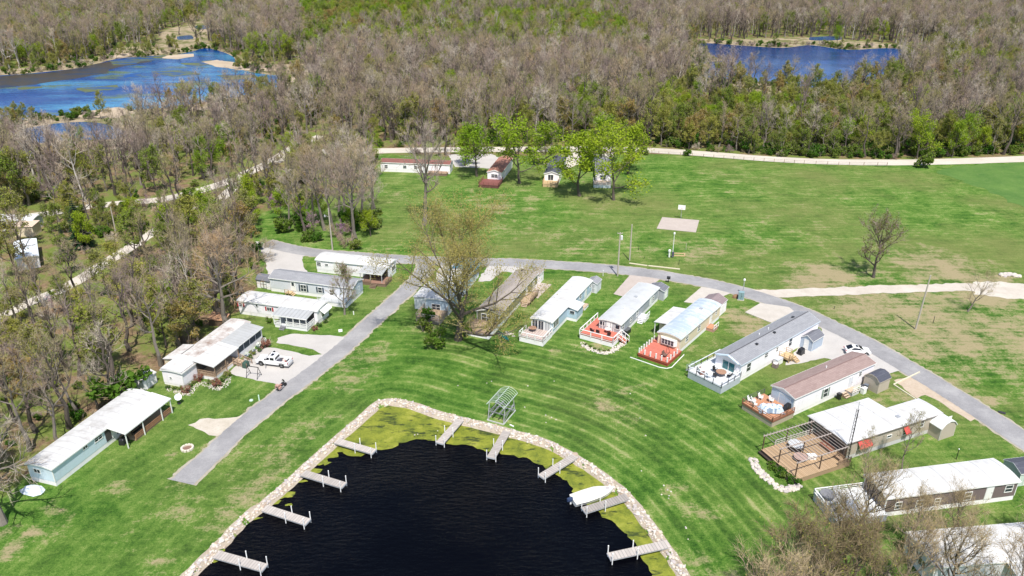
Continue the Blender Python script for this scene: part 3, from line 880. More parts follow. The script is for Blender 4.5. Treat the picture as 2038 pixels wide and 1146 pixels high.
def zat(line, y):
    for (a, b), (c, d) in zip(line, line[1:]):
        if a <= y <= c:
            return b + (d - b) * (y - a) / (c - a)
    return line[0][1] if y < line[0][0] else line[-1][1]

class Face:
    """a wall of a box home: where (along, up, out) lies in the home's own frame"""
    def __init__(s, k, L, W):
        s.k, s.L, s.W = k, L, W
    def p(s, u, z, o):
        return {'S': (u, -o, z), 'F': (-o, u, z), 'R': (s.L + o, u, z), 'B': (u, s.W + o, z)}[s.k]
    def box(s, m, u0, u1, z0, z1, o0, o1, mi=0):
        a, b = s.p(u0, z0, o0), s.p(u1, z1, o1)
        m.box(min(a[0], b[0]), max(a[0], b[0]), min(a[1], b[1]), max(a[1], b[1]), z0, z1, mi)

def window(par, fc, u, z, w, h, cols=1, rows=2, frame=None, pane=None, shutters=None, t=0.09):
    f = MB()
    u0, u1, z0, z1 = u - w / 2, u + w / 2, z - h / 2, z + h / 2
    fc.box(f, u0 - t, u0, z0 - t, z1 + t, 0, 0.06)
    fc.box(f, u1, u1 + t, z0 - t, z1 + t, 0, 0.06)
    fc.box(f, u0, u1, z0 - t, z0, 0, 0.06)
    fc.box(f, u0, u1, z1, z1 + t, 0, 0.06)
    for i in range(1, cols):
        x = u0 + w * i / cols
        fc.box(f, x - t / 2.6, x + t / 2.6, z0, z1, 0.012, 0.05)
    for i in range(1, rows):
        x = z0 + h * i / rows
        fc.box(f, u0, u1, x - t / 2.6, x + t / 2.6, 0.014, 0.047)
    fo = f.obj('window', frame or TRIM, par)
    g = MB()
    fc.box(g, u0, u1, z0, z1, 0.004, 0.022)
    g.obj('pane', pane or GLASS, fo)
    if shutters:
        for a, b in ((u0 - t - 0.36, u0 - t - 0.03), (u1 + t + 0.03, u1 + t + 0.36)):
            s = MB()
            fc.box(s, a, b, z0 - 0.05, z1 + 0.05, 0.0, 0.04)
            s.obj('shutter', shutters, par)
    return fo

def door(par, fc, u, z0=0.72, w=0.95, h=2.05, mat=None, glazed=False):
    d = MB()
    fc.box(d, u - w / 2 - 0.08, u + w / 2 + 0.08, z0, z0 + h + 0.08, 0, 0.035, 1)
    fc.box(d, u - w / 2, u + w / 2, z0 + 0.02, z0 + h, 0.035, 0.06, 0)
    o = d.obj('door', [mat or TRIM, TRIM], par)
    k = MB()
    fc.box(k, u + w / 2 - 0.14, u + w / 2 - 0.08, z0 + 0.95, z0 + 1.05, 0.06, 0.11)
    k.obj('handle', DKMET, o)
    if glazed:
        g = MB()
        fc.box(g, u - w * 0.28, u + w * 0.28, z0 + 1.1, z0 + 1.85, 0.06, 0.068)
        g.obj('pane', GLASS, o)
    return o

def home(label, fr, L, W, eave, rise, style, wall, roof, trim=TRIM, skirt=SKIRTW, wins=(), doors=(), ov=0.18, sk=0.72, name='mobile_home', ridge=None, group=None, vents=()):
    """wins: (wall, photo pixel u, v, width, height, cols, rows, extra keywords)"""
    e = thing(name, label, 'mobile home' if name == 'mobile_home' else 'house', fr, group)
    line = roof_line(style, W, eave, rise, ov)
    ins = [(0.0, sk)] + [(0.0, zat(line, 0.0) - 0.1)] + [(y, z - 0.1) for y, z in line if 0 < y < W] + [(W, zat(line, W) - 0.1)] + [(W, sk)]
    MB().prism(ins, 0.0, L).obj('wall', wall, e)
    b = MB()
    b.box(0.03, L - 0.03, 0.03, W - 0.03, -0.05, sk)
    b.obj('skirting', skirt, e)
    r = MB()
    t = 0.09
    r.prism(list(line) + [(y, z - t) for y, z in line[::-1]], -ov, L + ov)
    if ridge:
        y0, z0 = max(line, key=lambda p: p[1])
        r.bar((-ov, y0, z0 + 0.012), (L + ov, y0, z0 + 0.012), 0.16, 0.05, 1)
    r.obj('roof', [roof, ridge or roof], e)
    f = MB()
    for x in (-ov - 0.025, L + ov):
        f.prism([(y, z + 0.012) for y, z in line] + [(y, z - 0.2) for y, z in line[::-1]], x, x + 0.025)
    for y, z in (line[0], line[-1]):
        yy = y - 0.03 if y < 0 else y + 0.005
        f.box(-ov, L + ov, yy, yy + 0.025, z - 0.17, z + 0.005)
    for x in (-0.02, L - 0.08):
        f.box(x, x + 0.1, -0.02, 0.0, sk, zat(line, 0) - 0.1)
    for y in (0.0, W - 0.1):
        f.box(-0.022, -0.002, y, y + 0.1, sk, zat(line, y) - 0.1)
        f.box(L + 0.002, L + 0.022, y, y + 0.1, sk, zat(line, y) - 0.1)
    f.obj('trim', trim, e)
    for vx, vy, kind in vents:
        v = MB()
        z = zat(line, vy)
        if kind == 'pipe':
            v.cyl(vx, vy, z - 0.05, z + 0.35, 0.09, n=10)
        elif kind == 'box':
            v.prism([(vy - .22, z - .05), (vy + .22, z - .05), (vy + .2, z + .16), (vy - .2, z + .2)], vx - .25, vx + .25)
        else:
            v.box(vx - .3, vx + .3, vy - .3, vy + .3, z - .1, z + .18)
        v.obj('roof_vent', {'pipe': TRIM, 'box': DKMET, 'sky': GALV}[kind], e)
    hitv = {'S': ('y', 0.0), 'F': ('x', 0.0), 'R': ('x', L), 'B': ('y', W)}
    for q in wins:
        k, u, v, w, h = q[:5]
        cols, rows = (q[5], q[6]) if len(q) > 6 else (1, 2)
        kw = q[7] if len(q) > 7 else {}
        p = fr.hit(*hitv[k], u, v)
        a = p.x if k in 'SB' else p.y
        lim = L if k in 'SB' else W
        z = min(max(p.z, sk + h / 2 + 0.15), eave - h / 2 - 0.25)
        if 'z' in kw:
            kw = dict(kw)
            z = kw.pop('z')
        window(e, Face(k, L, W), min(max(a, w / 2 + 0.15), lim - w / 2 - 0.15), z, w, h, cols, rows, **kw)
    for q in doors:
        k, u, v = q[:3]
        kw = q[3] if len(q) > 3 else {}
        p = fr.hit(*hitv[k], u, v)
        a = p.x if k in 'SB' else p.y
        door(e, Face(k, L, W), min(max(a, 0.6), (L if k in 'SB' else W) - 0.6), sk, mat=kw.get('mat'), glazed=kw.get('glazed', False))
    return e

def lean_to(par, x0, x1, y0, y1, z0, z1, roof, posts=(), post_mat=TRIM, name='porch_roof', ov=0.0, ribs=0):
    """sloping roof slab from (y0,z0) at the wall to (y1,z1) at the outer edge, with posts at (x, height of base)"""
    m = MB()
    m.prism([(y0, z0), (y1, z1), (y1, z1 - 0.09), (y0, z0 - 0.09)], x0, x1)
    m.box(x0 - .02, x1 + .02, min(y1, y1 - .03) if y1 < y0 else y1, (y1 if y1 < y0 else y1 + .03), z1 - .17, z1 + .012, 1)
    for i in range(ribs):
        x = x0 + (x1 - x0) * (i + .5) / ribs
        m.bar((x, y0, z0 + .02), (x, y1, z1 + .02), 0.06, 0.05)
    o = m.obj(name, [roof, TRIM], par)
    for x, zb in posts:
        p = MB()
        yy = y1 + (0.12 if y1 < y0 else -0.12)
        p.box(x - .06, x + .06, yy - .06, yy + .06, zb, z1 - 0.1)
        p.obj('porch_post', post_mat, par)
    return o

def rail(par, a, b, z0, h, mat, post=1.6, bal=0.0, cap=0.09, name='railing', mids=1, pw=0.1, ends=(True, True), postmat=None):
    a, b = Vector((a[0], a[1], z0)), Vector((b[0], b[1], z0))
    L = (b - a).length
    m = MB()
    up = Vector((0, 0, h))
    m.bar(a + up, b + up, cap, 0.05)
    for k in range(mids):
        z = Vector((0, 0, h * (0.14 + 0.86 * k / max(mids, 1))))
        m.bar(a + z, b + z, 0.05, 0.07)
    if bal:
        n = int(L / bal)
        for i in range(1, n):
            q = a + (b - a) * i / n
            m.bar(q + Vector((0, 0, .12)), q + up, 0.04)
    o = m.obj(name, mat, par)
    n = max(1, round(L / post))
    for i in range(n + 1):
        if (i == 0 and not ends[0]) or (i == n and not ends[1]):
            continue
        q = a + (b - a) * i / n
        k = MB()
        k.box(q.x - pw / 2, q.x + pw / 2, q.y - pw / 2, q.y + pw / 2, z0 - 0.1, z0 + h + 0.03)
        k.obj('rail_post', postmat or mat, o)
    return o

def steps(par, x, y, w, n, rise, run, ax, sgn, mat, z_top, name='stairs'):
    """flight going down from z_top; ax 'x' or 'y', sgn its direction"""
    s = MB()
    for i in range(n):
        z = z_top - rise * (i + 1)
        a, b = i * run * sgn, (i + 1.15) * run * sgn
        lo, hi = min(a, b), max(a, b)
        if ax == 'x':
            s.box(x + lo, x + hi, y, y + w, z - 0.045, z)
        else:
            s.box(x, x + w, y + lo, y + hi, z - 0.045, z)
    for k in (0, w - 0.05):
        e = n * run * sgn
        if ax == 'x':
            s.prism([(x, z_top - .02), (x, z_top - .3), (x + e, z_top - rise * n - .3 if z_top - rise * n > .3 else 0.0), (x + e, z_top - rise * n + .02)], y + k, y + k + .05, 'y')
        else:
            s.prism([(y, z_top - .02), (y, z_top - .3), (y + e, max(0.0, z_top - rise * n - .3)), (y + e, z_top - rise * n + .02)], x + k, x + k + .05, 'x')
    return s.obj(name, mat, par)

def deck(label, fr, x0, x1, y0, y1, h, floor, skirt, cat='deck', name='deck', open_under=False):
    e = thing(name, label, cat, fr.sub(x0, y0))
    lx, ly = x1 - x0, y1 - y0
    m = MB()
    m.box(0, lx, 0, ly, h - 0.07, h)
    m.obj('deck_floor', floor, e)
    s = MB()
    if open_under:
        for x in (0.1, lx / 2, lx - .1):
            for y in (.1, ly - .1):
                s.box(x - .07, x + .07, y - .07, y + .07, -.05, h - .07)
        s.box(0, lx, 0, .05, h - .26, h - .07)
        s.box(0, .05, .05, ly - .05, h - .26, h - .07)
        s.box(0, lx, ly - .05, ly, h - .26, h - .07)
    else:
        s.box(0.03, lx - .03, 0.03, ly - .03, -.05, h - 0.07)
    s.obj('deck_skirting', skirt, e)
    return e, lx, ly

def shed(label, fr, L, W, h, rise, style, wall, roof, door_face='F', door_mat=None, trim=TRIM, ov=0.12, dbl=True, group=None):
    e = thing('garden_shed', label, 'shed', fr, group)
    if style == 'barn':
        line = [(-ov, h - .05), (W * .2, h + rise * .72), (W / 2, h + rise), (W * .8, h + rise * .72), (W + ov, h - .05)]
    else:
        line = roof_line(style, W, h, rise, ov)
    ins = [(0, -.05), (0, zat(line, 0) - .06)] + [(y, z - .06) for y, z in line if 0 < y < W] + [(W, zat(line, W) - .06), (W, -.05)]
    MB().prism(ins, 0, L).obj('wall', wall, e)
    r = MB()
    r.prism(list(line) + [(y, z - .07) for y, z in line[::-1]], -ov, L + ov)
    r.obj('roof', roof, e)
    t = MB()
    for x in (-ov - .02, L + ov):
        t.prism([(y, z + .012) for y, z in line] + [(y, z - .12) for y, z in line[::-1]], x, x + .02)
    for x in (-.015, L - .06):
        t.box(x, x + .075, -.015, 0, 0, zat(line, 0) - .07)
        t.box(x, x + .075, W, W + .015, 0, zat(line, W) - .07)
    for y, z in (line[0], line[-1]):
        t.box(-ov, L + ov, y - .02 if y < 0 else y, y if y < 0 else y + .02, z - .12, z)
    t.obj('trim', trim, e)
    fc = Face(door_face, L, W)
    c = (W if door_face in 'FR' else L) / 2
    d = MB()
    w = .75 if dbl else .45
    fc.box(d, c - w, c + w, .08, 1.95, 0.0, 0.035)
    do = d.obj('door', door_mat or wall, e)
    b = MB()
    for u in ((c - w, c - .03), (c + .03, c + w)) if dbl else ((c - w, c + w),):
        for z in (.08, 1.0, 1.87):
            fc.box(b, u[0], u[1], z, z + .08, .035, .05)
        fc.box(b, u[0], u[0] + .08, .16, 1.87, .035, .048)
        fc.box(b, u[1] - .08, u[1], .16, 1.87, .035, .048)
    b.obj('door_batten', trim, do)
    return e

# ---------------------------------------------------------------- the homes east of the lane, nearest the lane first
def front_frame(u, v, z, u2, v2):
    a, b = P(u, v, z), P(u2, v2, z)
    return Fr((a.x, a.y, 0), ang(a, b)), (b - a).length

def inset(fr, L, ov=0.18):
    return fr.sub(ov, ov), L - 2 * ov

# white roof under the big budding tree, blue tarpaulin at its rear
fr, L = front_frame(893, 600, 3.1, 955, 523)
fr, L = inset(fr, L)
H = home('long home with white roof and a blue tarpaulin, behind the big budding tree', fr, L, 4.7, 3.1, .3, 'bow', LBLUE, ROOF_WHITE,
         wins=[('S', 897, 617, 1.0, .9), ('S', 925, 580, .9, .9), ('F', 868, 612, 1.6, 1.2, 2, 2)], doors=[('S', 910, 600)])
# a lower addition on its left flank
m = MB()
m.box(0.4, 7.5, 0, 2.6, -.05, 2.6)
ad = fr.sub(1.0, 4.7)
q = MB()
q.box(1.0, 8.2, 4.7, 7.4, -.05, 2.55)
q.obj('side_room', LGREY, H)
q = MB()
q.prism([(4.7, 2.95), (7.6, 2.62), (7.6, 2.55), (4.7, 2.88)], .8, 8.4)
q.obj('side_roof', ROOF_WHITE, H)
tp = MB()
rt = random.Random(3)
lx, ly = 13, 9
pts = {}
for i in range(lx):
    for j in range(ly):
        x, y = L - 4.6 + 4.9 * i / (lx - 1), -.5 + 5.6 * j / (ly - 1)
        z = 3.14 + .3 * (1 - ((y - 2.35) / 2.6) ** 2) + .05 + rt.uniform(0, .07)
        if y < -.2 or y > 4.9:
            z -= .35
        tp.v.append((x + rt.uniform(-.12, .12), y + rt.uniform(-.1, .1), z))
for i in range(lx - 1):
    for j in range(ly - 1):
        tp.poly((i * ly + j, (i + 1) * ly + j, (i + 1) * ly + j + 1, i * ly + j + 1))
t_ = tp.obj('roof_tarpaulin', plain('blue_tarpaulin', (0.03, 0.22, 0.42), 0.45, .35, 1.2, dirt=(0.10, 0.38, 0.55), dirt_amt=.6), None, fix=False)
place(t_, fr)
tag(t_, 'blue tarpaulin spread over the rear of a white roof near the road junction', 'tarpaulin')
e, lx, ly = deck('weathered grey deck with a board rail under the big budding tree', fr, -4.2, 0, .2, 5.0, .95, OLDDECK, planks('grey_boards', (0.28, 0.24, 0.22), (0.36, 0.32, 0.29)))
for a, b in (((0, 0), (0, ly)), ((0, 0), (lx, 0)), ((0, ly), (lx, ly))):
    rail(e, a, b, .95, .9, plain('grey_rail', (.40, .36, .34), .8, .2) if a == (0, 0) and b[0] == 0 else WOOD, mids=2)

# olive home
fr, L = front_frame(995, 626, 2.9, 1072, 543)
fr, L = inset(fr, L)
H = home('olive green home with taupe shingle roof and white-framed front windows', fr, L, 4.6, 2.9, .75, 'gable', OLIVE, ROOF_TAUPE,
         wins=[('F', 968.5, 632, 2.0, 1.35, 2, 2), ('F', 990.7, 635, .6, 1.35), ('S', 1003.8, 627, 1.3, 1.35, 2, 2), ('S', 1062, 568, .8, 1.0)], doors=[('S', 1048, 582)], ridge=ROOF_TAUPE,
         vents=[(L - 1.0, 3.0, 'box'), (L - 2.2, 1.6, 'pipe')])
e, lx, ly = deck('brown board deck with thin rails and white skirting before the olive home', fr, -4.9, 0, .0, 5.1, 1.0, OLDDECK, SKIRTW)
for a, b in (((0, 0), (0, ly)), ((0, 0), (lx, 0)), ((0, ly), (lx, ly))):
    rail(e, a, b, 1.0, .85, plain('brown_rail', (.30, .21, .15), .8, .2), mids=3, cap=.06)
e, lx, ly = deck('narrow brown timber side deck along the olive home', fr, 10.6, 15.6, -1.9, 0, .75, OLDDECK, WOODR, open_under=True)
rail(e, (0.6, 0), (lx, 0), .75, .8, WOODR, mids=3, cap=.07)
rail(e, (lx, 0), (lx, ly), .75, .8, WOODR, mids=2, cap=.07)
steps(e, 0, .3, 1.2, 3, .2, .28, 'x', -1, WOOD, .75)
a, b = P(1088, 562), P(1066, 556)
shed('white shed with taupe roof at the rear of the olive home', Fr(P(1073, 566), fr.a), 2.6, 2.3, 2.3, .5, 'gable', WHITE, ROOF_TAUPE, 'S', TRIM)

# light blue home
fr, L = front_frame(1099.5, 642, 3.0, 1180.6, 557.5)
fr, L = inset(fr, L)
H = home('light blue home with plain white roof and a small roofed bump-out', fr, L, 4.1, 3.0, .32, 'bow', LBLUE, ROOF_WHITE,
         wins=[('S', 1155, 589, .8, .9), ('S', 1175.4, 568, .8, .7), ('S', 1140, 604, .9, .8), ('S', 1103.2, 642, .7, 1.5, 1, 1), ('S', 1106.5, 638, .7, 1.5, 1, 1), ('S', 1110, 634.5, .7, 1.5, 1, 1)], doors=[('S', 1165.8, 581)], vents=[(L * .78, 2.2, 'pipe')])
fc = Face('F', L, 4.1)
for u, pn in ((3.35, GLASS), (2.15, GLASS), (.9, BLIND)):
    window(H, fc, u, 1.85, 1.0, 1.75, 2, 1, pane=pn)
q = MB()
q.box(7.4, 10.6, -1.9, 0, .6, 2.45)
q.obj('bump_out', LBLUE, H)
q = MB()
q.box(7.43, 10.57, -1.87, 0, -.05, .6)
q.obj('bump_out_skirting', SKIRTW, H)
lean_to(H, 7.2, 10.8, 0.0, -2.1, 2.92, 2.52, ROOF_WHITE, name='bump_out_roof')
window(H, Face('F', 0, 0), -.95, 1.85, .8, .7) if False else None
w = MB()
w.box(7.33, 7.4, -1.5, -.5, 1.5, 2.2)
wo_ = w.obj('window', TRIM, H)
w = MB()
w.box(7.31, 7.33, -1.42, -.58, 1.57, 2.13)
w.obj('pane', GLASS, wo_)
e, lx, ly = deck('square deck with white post rail and white skirting before the light blue home', fr, -4.1, 0, -.1, 4.6, 1.0, PINKDECK, SKIRTW)
for a, b in (((0, 0), (0, ly)), ((0, 0), (lx, 0)), ((0, ly), (lx - 1.2, ly))):
    rail(e, a, b, 1.0, .95, TRIM, post=1.5, cap=.14, mids=1, pw=.14)
e2, lx, ly = deck('small pale wooden landing with steps at the light blue home side door', fr, 12.6, 14.6, -1.6, 0, .6, WOOD, SKIRTW)
steps(e2, 0, .2, 1.1, 3, .18, .3, 'x', -1, WOOD, .6)
shed('pale shed with grey gable roof at the rear of the light blue home', Fr(P(1187, 584), fr.a), 2.6, 2.2, 2.2, .5, 'gable', LGREY, ROOF_GREY, 'F', GTRIM)

# grey home with the silver roof
fr, L = front_frame(1237, 647.4, 2.75, 1313.6, 572.6)
fr, L = inset(fr, L)
H4 = H = home('grey home with streaked silver roof and white window trim', fr, L, 4.3, 2.85, .30, 'bow', GREYSID, ROOF_SILVER,
              wins=[('S', 1240, 650, .7, 1.1), ('S', 1255.8, 636.4, .7, 1.0), ('S', 1268.4, 623.4, .7, 1.0), ('S', 1300, 594, .6, .9), ('F', 1198, 643, .9, .8, 1, 1), ('F', 1229, 651, .8, .8, 1, 1)],
              doors=[('S', 1295, 600), ('F', 1213, 649)], vents=[(L * .62, 2.0, 'sky'), (L * .3, 1.8, 'pipe')])
m = MB()
for y in (1.35, 2.0, 2.9, 3.6):
    m.box(-.06, -.025, y - .06, y + .06, .75, 2.7)
m.obj('wall_batten', TRIM, H)
# its red deck wraps the lake end and the left flank
e, lx, ly = deck('red stained deck with broad white rails before the grey home', fr, -3.9, 0, -.3, 6.3, .95, REDDECK, SKIRTW)
for a, b in (((0, 0), (0, ly)), ((0, 0), (lx - .4, 0))):
    rail(e, a, b, .95, 1.0, TRIM, post=2.3, cap=.16, mids=1, pw=.16)
rail(e, (0, ly), (lx + 3.6, ly), .95, 1.0, TRIM, post=1.6, cap=.16, pw=.14)
q = MB()
q.box(lx, lx + 3.6, ly - 1.8, ly, .88, .95)
q.obj('side_walk', REDDECK, e)
q = MB()
q.box(lx, lx + 3.55, ly - 1.77, ly - .03, -.05, .88)
q.obj('side_walk_skirting', SKIRTW, e)
st = steps(e, lx - 1.6, 0, 1.3, 5, .19, .3, 'y', -1, REDDECK, .95)
for x in (lx - 1.62, lx - .28):
    r = MB()
    r.bar((x, 0, 1.95), (x, -1.6, 1.0), .12, .07)
    r.bar((x, 0, 1.15), (x, -1.6, .22), .08, .07)
    for y, z in ((-.05, 1.9), (-.8, 1.48), (-1.55, 1.0)):
        r.box(x - .05, x + .05, y - .05, y + .05, .0 if y < -1 else z - 1.1, z)
    r.obj('stair_rail', TRIM, e)
q = MB()
q.box(lx - .6, lx - .02, 1.0, 3.2, .955, 1.0)
e3, _, _ = deck('white side landing with steps along the grey home', fr, 8.0, 10.2, -1.5, 0, .7, WHDECK, SKIRTW)
steps(e3, 0, .2, 1.0, 3, .2, .3, 'x', -1, WHDECK, .7)
rail(e3, (0.6, 0), (2.2, 0), .7, .8, TRIM, post=.8, cap=.1)
shed('grey shed with dark grey roof joined to the rear of the grey home', fr.sub(L + .35, -1.0), 2.5, 3.4, 2.15, .6, 'gable', GREYSID, ROOF_DGREY, 'S', TRIM)

# cream home with the patchy metal roof
fr, L = front_frame(1355.7, 675.5, 3.0, 1437, 606)
fr, L = inset(fr, L)
H = home('cream home with patchy ribbed metal roof and a white bay window', fr, L, 4.3, 3.0, .42, 'bow', CREAM, ROOF_ALU, trim=plain('cream_trim', (.70, .66, .58), .5),
         wins=[('S', 1366.8, 674.5, 1.0, 1.0, 2, 2), ('S', 1390.8, 653.5, 1.0, 1.0, 2, 2), ('S', 1425, 622, .5, .8)], doors=[('S', 1415, 630)], vents=[(L * .72, 1.9, 'sky')])
rb = MB()
ln = roof_line('bow', 4.3, 3.0, .42, .18)
for k in range(13):
    x = .3 + (L - .6) * k / 12
    for (y0, z0), (y1, z1) in zip(ln, ln[1:]):
        rb.bar((x, y0, z0 + .02), (x, y1, z1 + .02), .09, .05)
rb.obj('roof_seam', plain('pale_seam', (.66, .70, .73), .4, .1, metal=.2), H)
by = MB()
sec = [(.55, -.04), (.95, -.5), (3.3, -.5), (3.7, -.04)]
by.prism([(-.0, .55), (-.5, .95), (-.5, 3.3), (-.0, 3.7)], 1.25, 2.35, 'z')
bo = by.obj('bay_window', TRIM, H)
for i in range(4):
    for z in (1.38, 1.84):
        g = MB()
        y = 1.0 + i * .575
        g.box(-.53, -.502, y + .05, y + .5, z, z + .38)
        g.obj('pane', GLASS, bo)
g = MB()
g.prism([(.0, .5), (-.58, .9), (-.58, 3.35), (.0, 3.75)], 2.36, 2.42, 'z')
g.obj('bay_roof', TRIM, bo)
lean_to(H, 3.6, 11.4, 4.3, 7.0, 3.0, 2.65, ROOF_WHITE, posts=[(3.8, 0), (6.2, 0), (8.7, 0), (11.2, 0)])
q = MB()
q.box(4.2, 9.5, 4.3, 6.2, -.05, 2.3)
q.obj('porch_room', CREAM, H)
e, lx, ly = deck('low red deck edged with short white posts before the cream home', fr, -5.2, 0, -.35, 5.3, .75, REDDECK, REDSKIRT)
fc = MB()
fc.box(-.06, -.01, -.05, ly + .05, .42, .78)
fc.box(-.01, lx, -.06, -.01, .42, .78)
fc.obj('deck_fascia', REDSKIRT, e)
for x, y in [(.12, .15 + k * (ly - .3) / 5) for k in range(6)] + [(1.3 + k * 1.25, .12) for k in range(3)] + [(.9 + k * .95, ly - .12) for k in range(6)]:
    k = MB()
    k.box(x - .09, x + .09, y - .09, y + .09, .75, 1.6)
    k.box(x - .11, x + .11, y - .11, y + .11, 1.6, 1.66)
    k.obj('rail_post', TRIM, e)
sd = MB()
sd.box(lx, lx + 2.6, ly - 1.1, ly - .0, .7, .75)
sd.box(lx, lx + 2.6, ly - 1.1, ly, .9, .96)
sd.obj('side_step', REDDECK, e)
shed('tall cream shed with purple-brown gable roof beside the road at the cream home', fr.sub(L + .2, .35), 3.7, 3.7, 2.5, .85, 'gable', WHITE, ROOF_PURP, 'S', TRIM)
e4, _, _ = deck('small red-brown landing with white rail at the cream home side door', fr, 11.0, 13.0, -1.5, 0, .6, BRDECK, plain('pink_brick', (.45, .25, .2), .8, .3, 6.0))
rail(e4, (0, 0), (2.0, 0), .6, .8, TRIM, post=1.0)
ed = MB()
a = [(-6.3, 6.2), (-6.3, .6), (-5.9, -.6), (-5.0, -1.1), (.2, -.85)]
for p_, q_ in zip(a, a[1:]):
    ed.bar((p_[0], p_[1], .04), (q_[0], q_[1], .04), .12, .12)
eo = ed.obj('lawn_edging', TRIM)
place(eo, fr)
tag(eo, 'thin white edging strip laid in the grass around the low red deck', 'edging')

# grey-roofed white home with the pale grey deck
fr, L = front_frame(1476, 727, 3.35, 1633, 638.6)
fr, L = inset(fr, L)
H = home('long white home with grey shingle roof and teal patio doors', fr, L, 4.9, 3.4, .85, 'gable', WHITE, ROOF_GREY, trim=plain('pale_blue_trim', (.62, .70, .78), .5), sk=.6,
         wins=[('S', 1489.8, 730.5, 1.1, 1.5), ('S', 1525, 706.6, .9, .8), ('S', 1546.5, 695, .5, .8), ('S', 1573, 680.5, .9, 1.5)],
         doors=[('S', 1557, 707)], ridge=plain('dark_ridge', (.09, .09, .10), .8), vents=[(L * .28, 1.7, 'box'), (L * .52, 2.0, 'box'), (L * .85, 3.2, 'box'), (L * .42, 3.4, 'pipe'), (L * .55, 3.6, 'pipe')])
window(H, Face('F', L, 4.9), 2.3, 1.85, 2.3, 2.0, 2, 1, pane=TEAL, t=.12)
g = MB()
g.prism([(.3, 3.5), (2.45, 4.2), (4.6, 3.5), (4.6, 3.3), (2.45, 4.0), (.3, 3.3)], -.5, -.19)
g.obj('gable_trim', plain('pale_blue_board', (.55, .66, .76), .5), H)
e, lx, ly = deck('pale grey deck with dark post rails before the grey-roofed white home', fr, -5.3, 0, -.25, 6.4, 1.25, GREYDECK, GREYBOARD)
q = MB()
q.box(lx, lx + 3.4, ly - 1.5, ly, 1.18, 1.25)
q.obj('side_walk', GREYDECK, e)
q = MB()
q.box(lx, lx + 3.4, ly - 1.47, ly - .03, -.05, 1.18)
q.obj('side_walk_skirting', GREYBOARD, e)
for a, b in (((0, 0), (0, ly)), ((0, 0), (lx - .1, 0)), ((0, ly), (lx + 3.4, ly))):
    rail(e, a, b, 1.25, .95, plain('pale_rail', (.60, .63, .67), .6), post=1.6, cap=.16, mids=1, pw=.09, postmat=DKMET)
r = MB()
for x in (1.6, 2.9):
    r.bar((x, ly, 2.2), (x, ly + 1.5, 1.2), .1, .06)
    for k in range(7):
        t = k / 6
        r.bar((x, ly + 1.5 * t, .3 + .9 * (1 - t)), (x, ly + 1.5 * t, 2.2 - t), .045)
r.obj('stair_rail', plain('pale_green_rail', (.5, .58, .54), .6), e)
steps(e, 1.6, ly, 1.3, 6, .19, .26, 'y', 1, GREYDECK, 1.25)
e5, _, _ = deck('new yellow timber landing with rails and steps at the long white side wall', fr, 11.6, 13.7, -2.0, 0, .75, YWOOD, YWOOD, open_under=True)
rail(e5, (0, 0), (0, 2.0), .75, .9, YWOOD, post=1.0, mids=2, cap=.08)
rail(e5, (2.1, .9), (2.1, 2.0), .75, .9, YWOOD, post=1.0, mids=2, cap=.08)
rail(e5, (0, 0), (1.0, 0), .75, .9, YWOOD, post=1.0, mids=2, cap=.08)
steps(e5, 1.05, 0, 1.0, 3, .2, .28, 'y', -1, YWOOD, .75)
bb = shed('slate blue shed with dark roof and white panelled door beside the gravel drive', Fr(P(1614.5, 700), fr.a), 3.6, 2.3, 2.15, .75, 'gable', SLATEBL, ROOF_DGREY, 'F', TRIM, dbl=False)
GREYHOME = fr
GREYDECKF = fr.sub(-5.3, -.25)
slab = MB()
pp = W2([(1513, 604), (1483, 622), (1535, 643), (1580, 620), (1570, 612)])
slab.prism([(p.x, p.y) for p in pp], -.05, .14, 'z')
so = slab.obj('concrete_slab', CONC)
so['kind'] = 'structure'

# mauve-brown roofed home
fr, L = front_frame(1582.8, 794, 3.35, 1745, 722.5)
fr, L = inset(fr, L)
H = home('white home with mauve-brown shingle roof and dark patio doors', fr, L, 4.3, 3.4, .6, 'gable', WHITE, ROOF_BROWN, trim=TRIM, sk=.55,
         wins=[('S', 1643, 781.5, .95, 1.5, 1, 2, {'shutters': GRSHUT}), ('S', 1712, 744, .6, .7)], doors=[('S', 1693, 757, {'mat': LGREY})], vents=[(L * .55, 2.8, 'pipe')],
         ridge=plain('ridge_brown', (.20, .13, .12), .9))
window(H, Face('F', L, 4.3), 1.75, 1.75, 2.0, 2.05, 2, 1, t=.1)
sf = MB()
sf.box(-.05, -.03, 0.1, 4.2, .56, 3.1)
sf.obj('front_panel', siding('blue_front_siding', (.46, .56, .66)), H)
e, lx, ly = deck('red-brown deck with low rails cluttered with furniture and a tarpaulin', fr, -4.9, 0, -.3, 5.6, 1.15, BRDECK, plain('tan_lattice', (.42, .36, .28), .8, .3, 7.0))
for a, b in (((0, 0), (0, ly)), ((0, 0), (lx - .1, 0))):
    rail(e, a, b, 1.15, .75, plain('red_brown_rail', (.30, .14, .08), .7, .2), post=1.8, mids=2, cap=.12)
rail(e, (0, ly), (lx, ly), 1.15, .85, plain('dark_rail', (.10, .10, .10), .6), post=1.6, mids=2, cap=.06, pw=.07)
fb = MB()
fb.box(-.05, -.005, -.05, ly + .05, .92, 1.2)
fb.box(-.005, lx, -.05, -.005, .92, 1.2)
fb.obj('deck_fascia', plain('dark_red_brown_board', (.26, .11, .07), .7, .2), e)
BROWNDECK = fr.sub(-4.9, -.3)
BROWNHOME = fr
q = thing('wooden_steps', 'short brown wooden steps against the white wall of the mauve-roofed home', 'steps', fr.sub(11.2, -1.4))
for k in range(3):
    m = MB()
    m.box(0, 1.1, .35 * k, .35 * k + .32, .2 * (k + 1) - .05, .2 * (k + 1))
    m.obj('tread', WOOD, q)
m = MB()
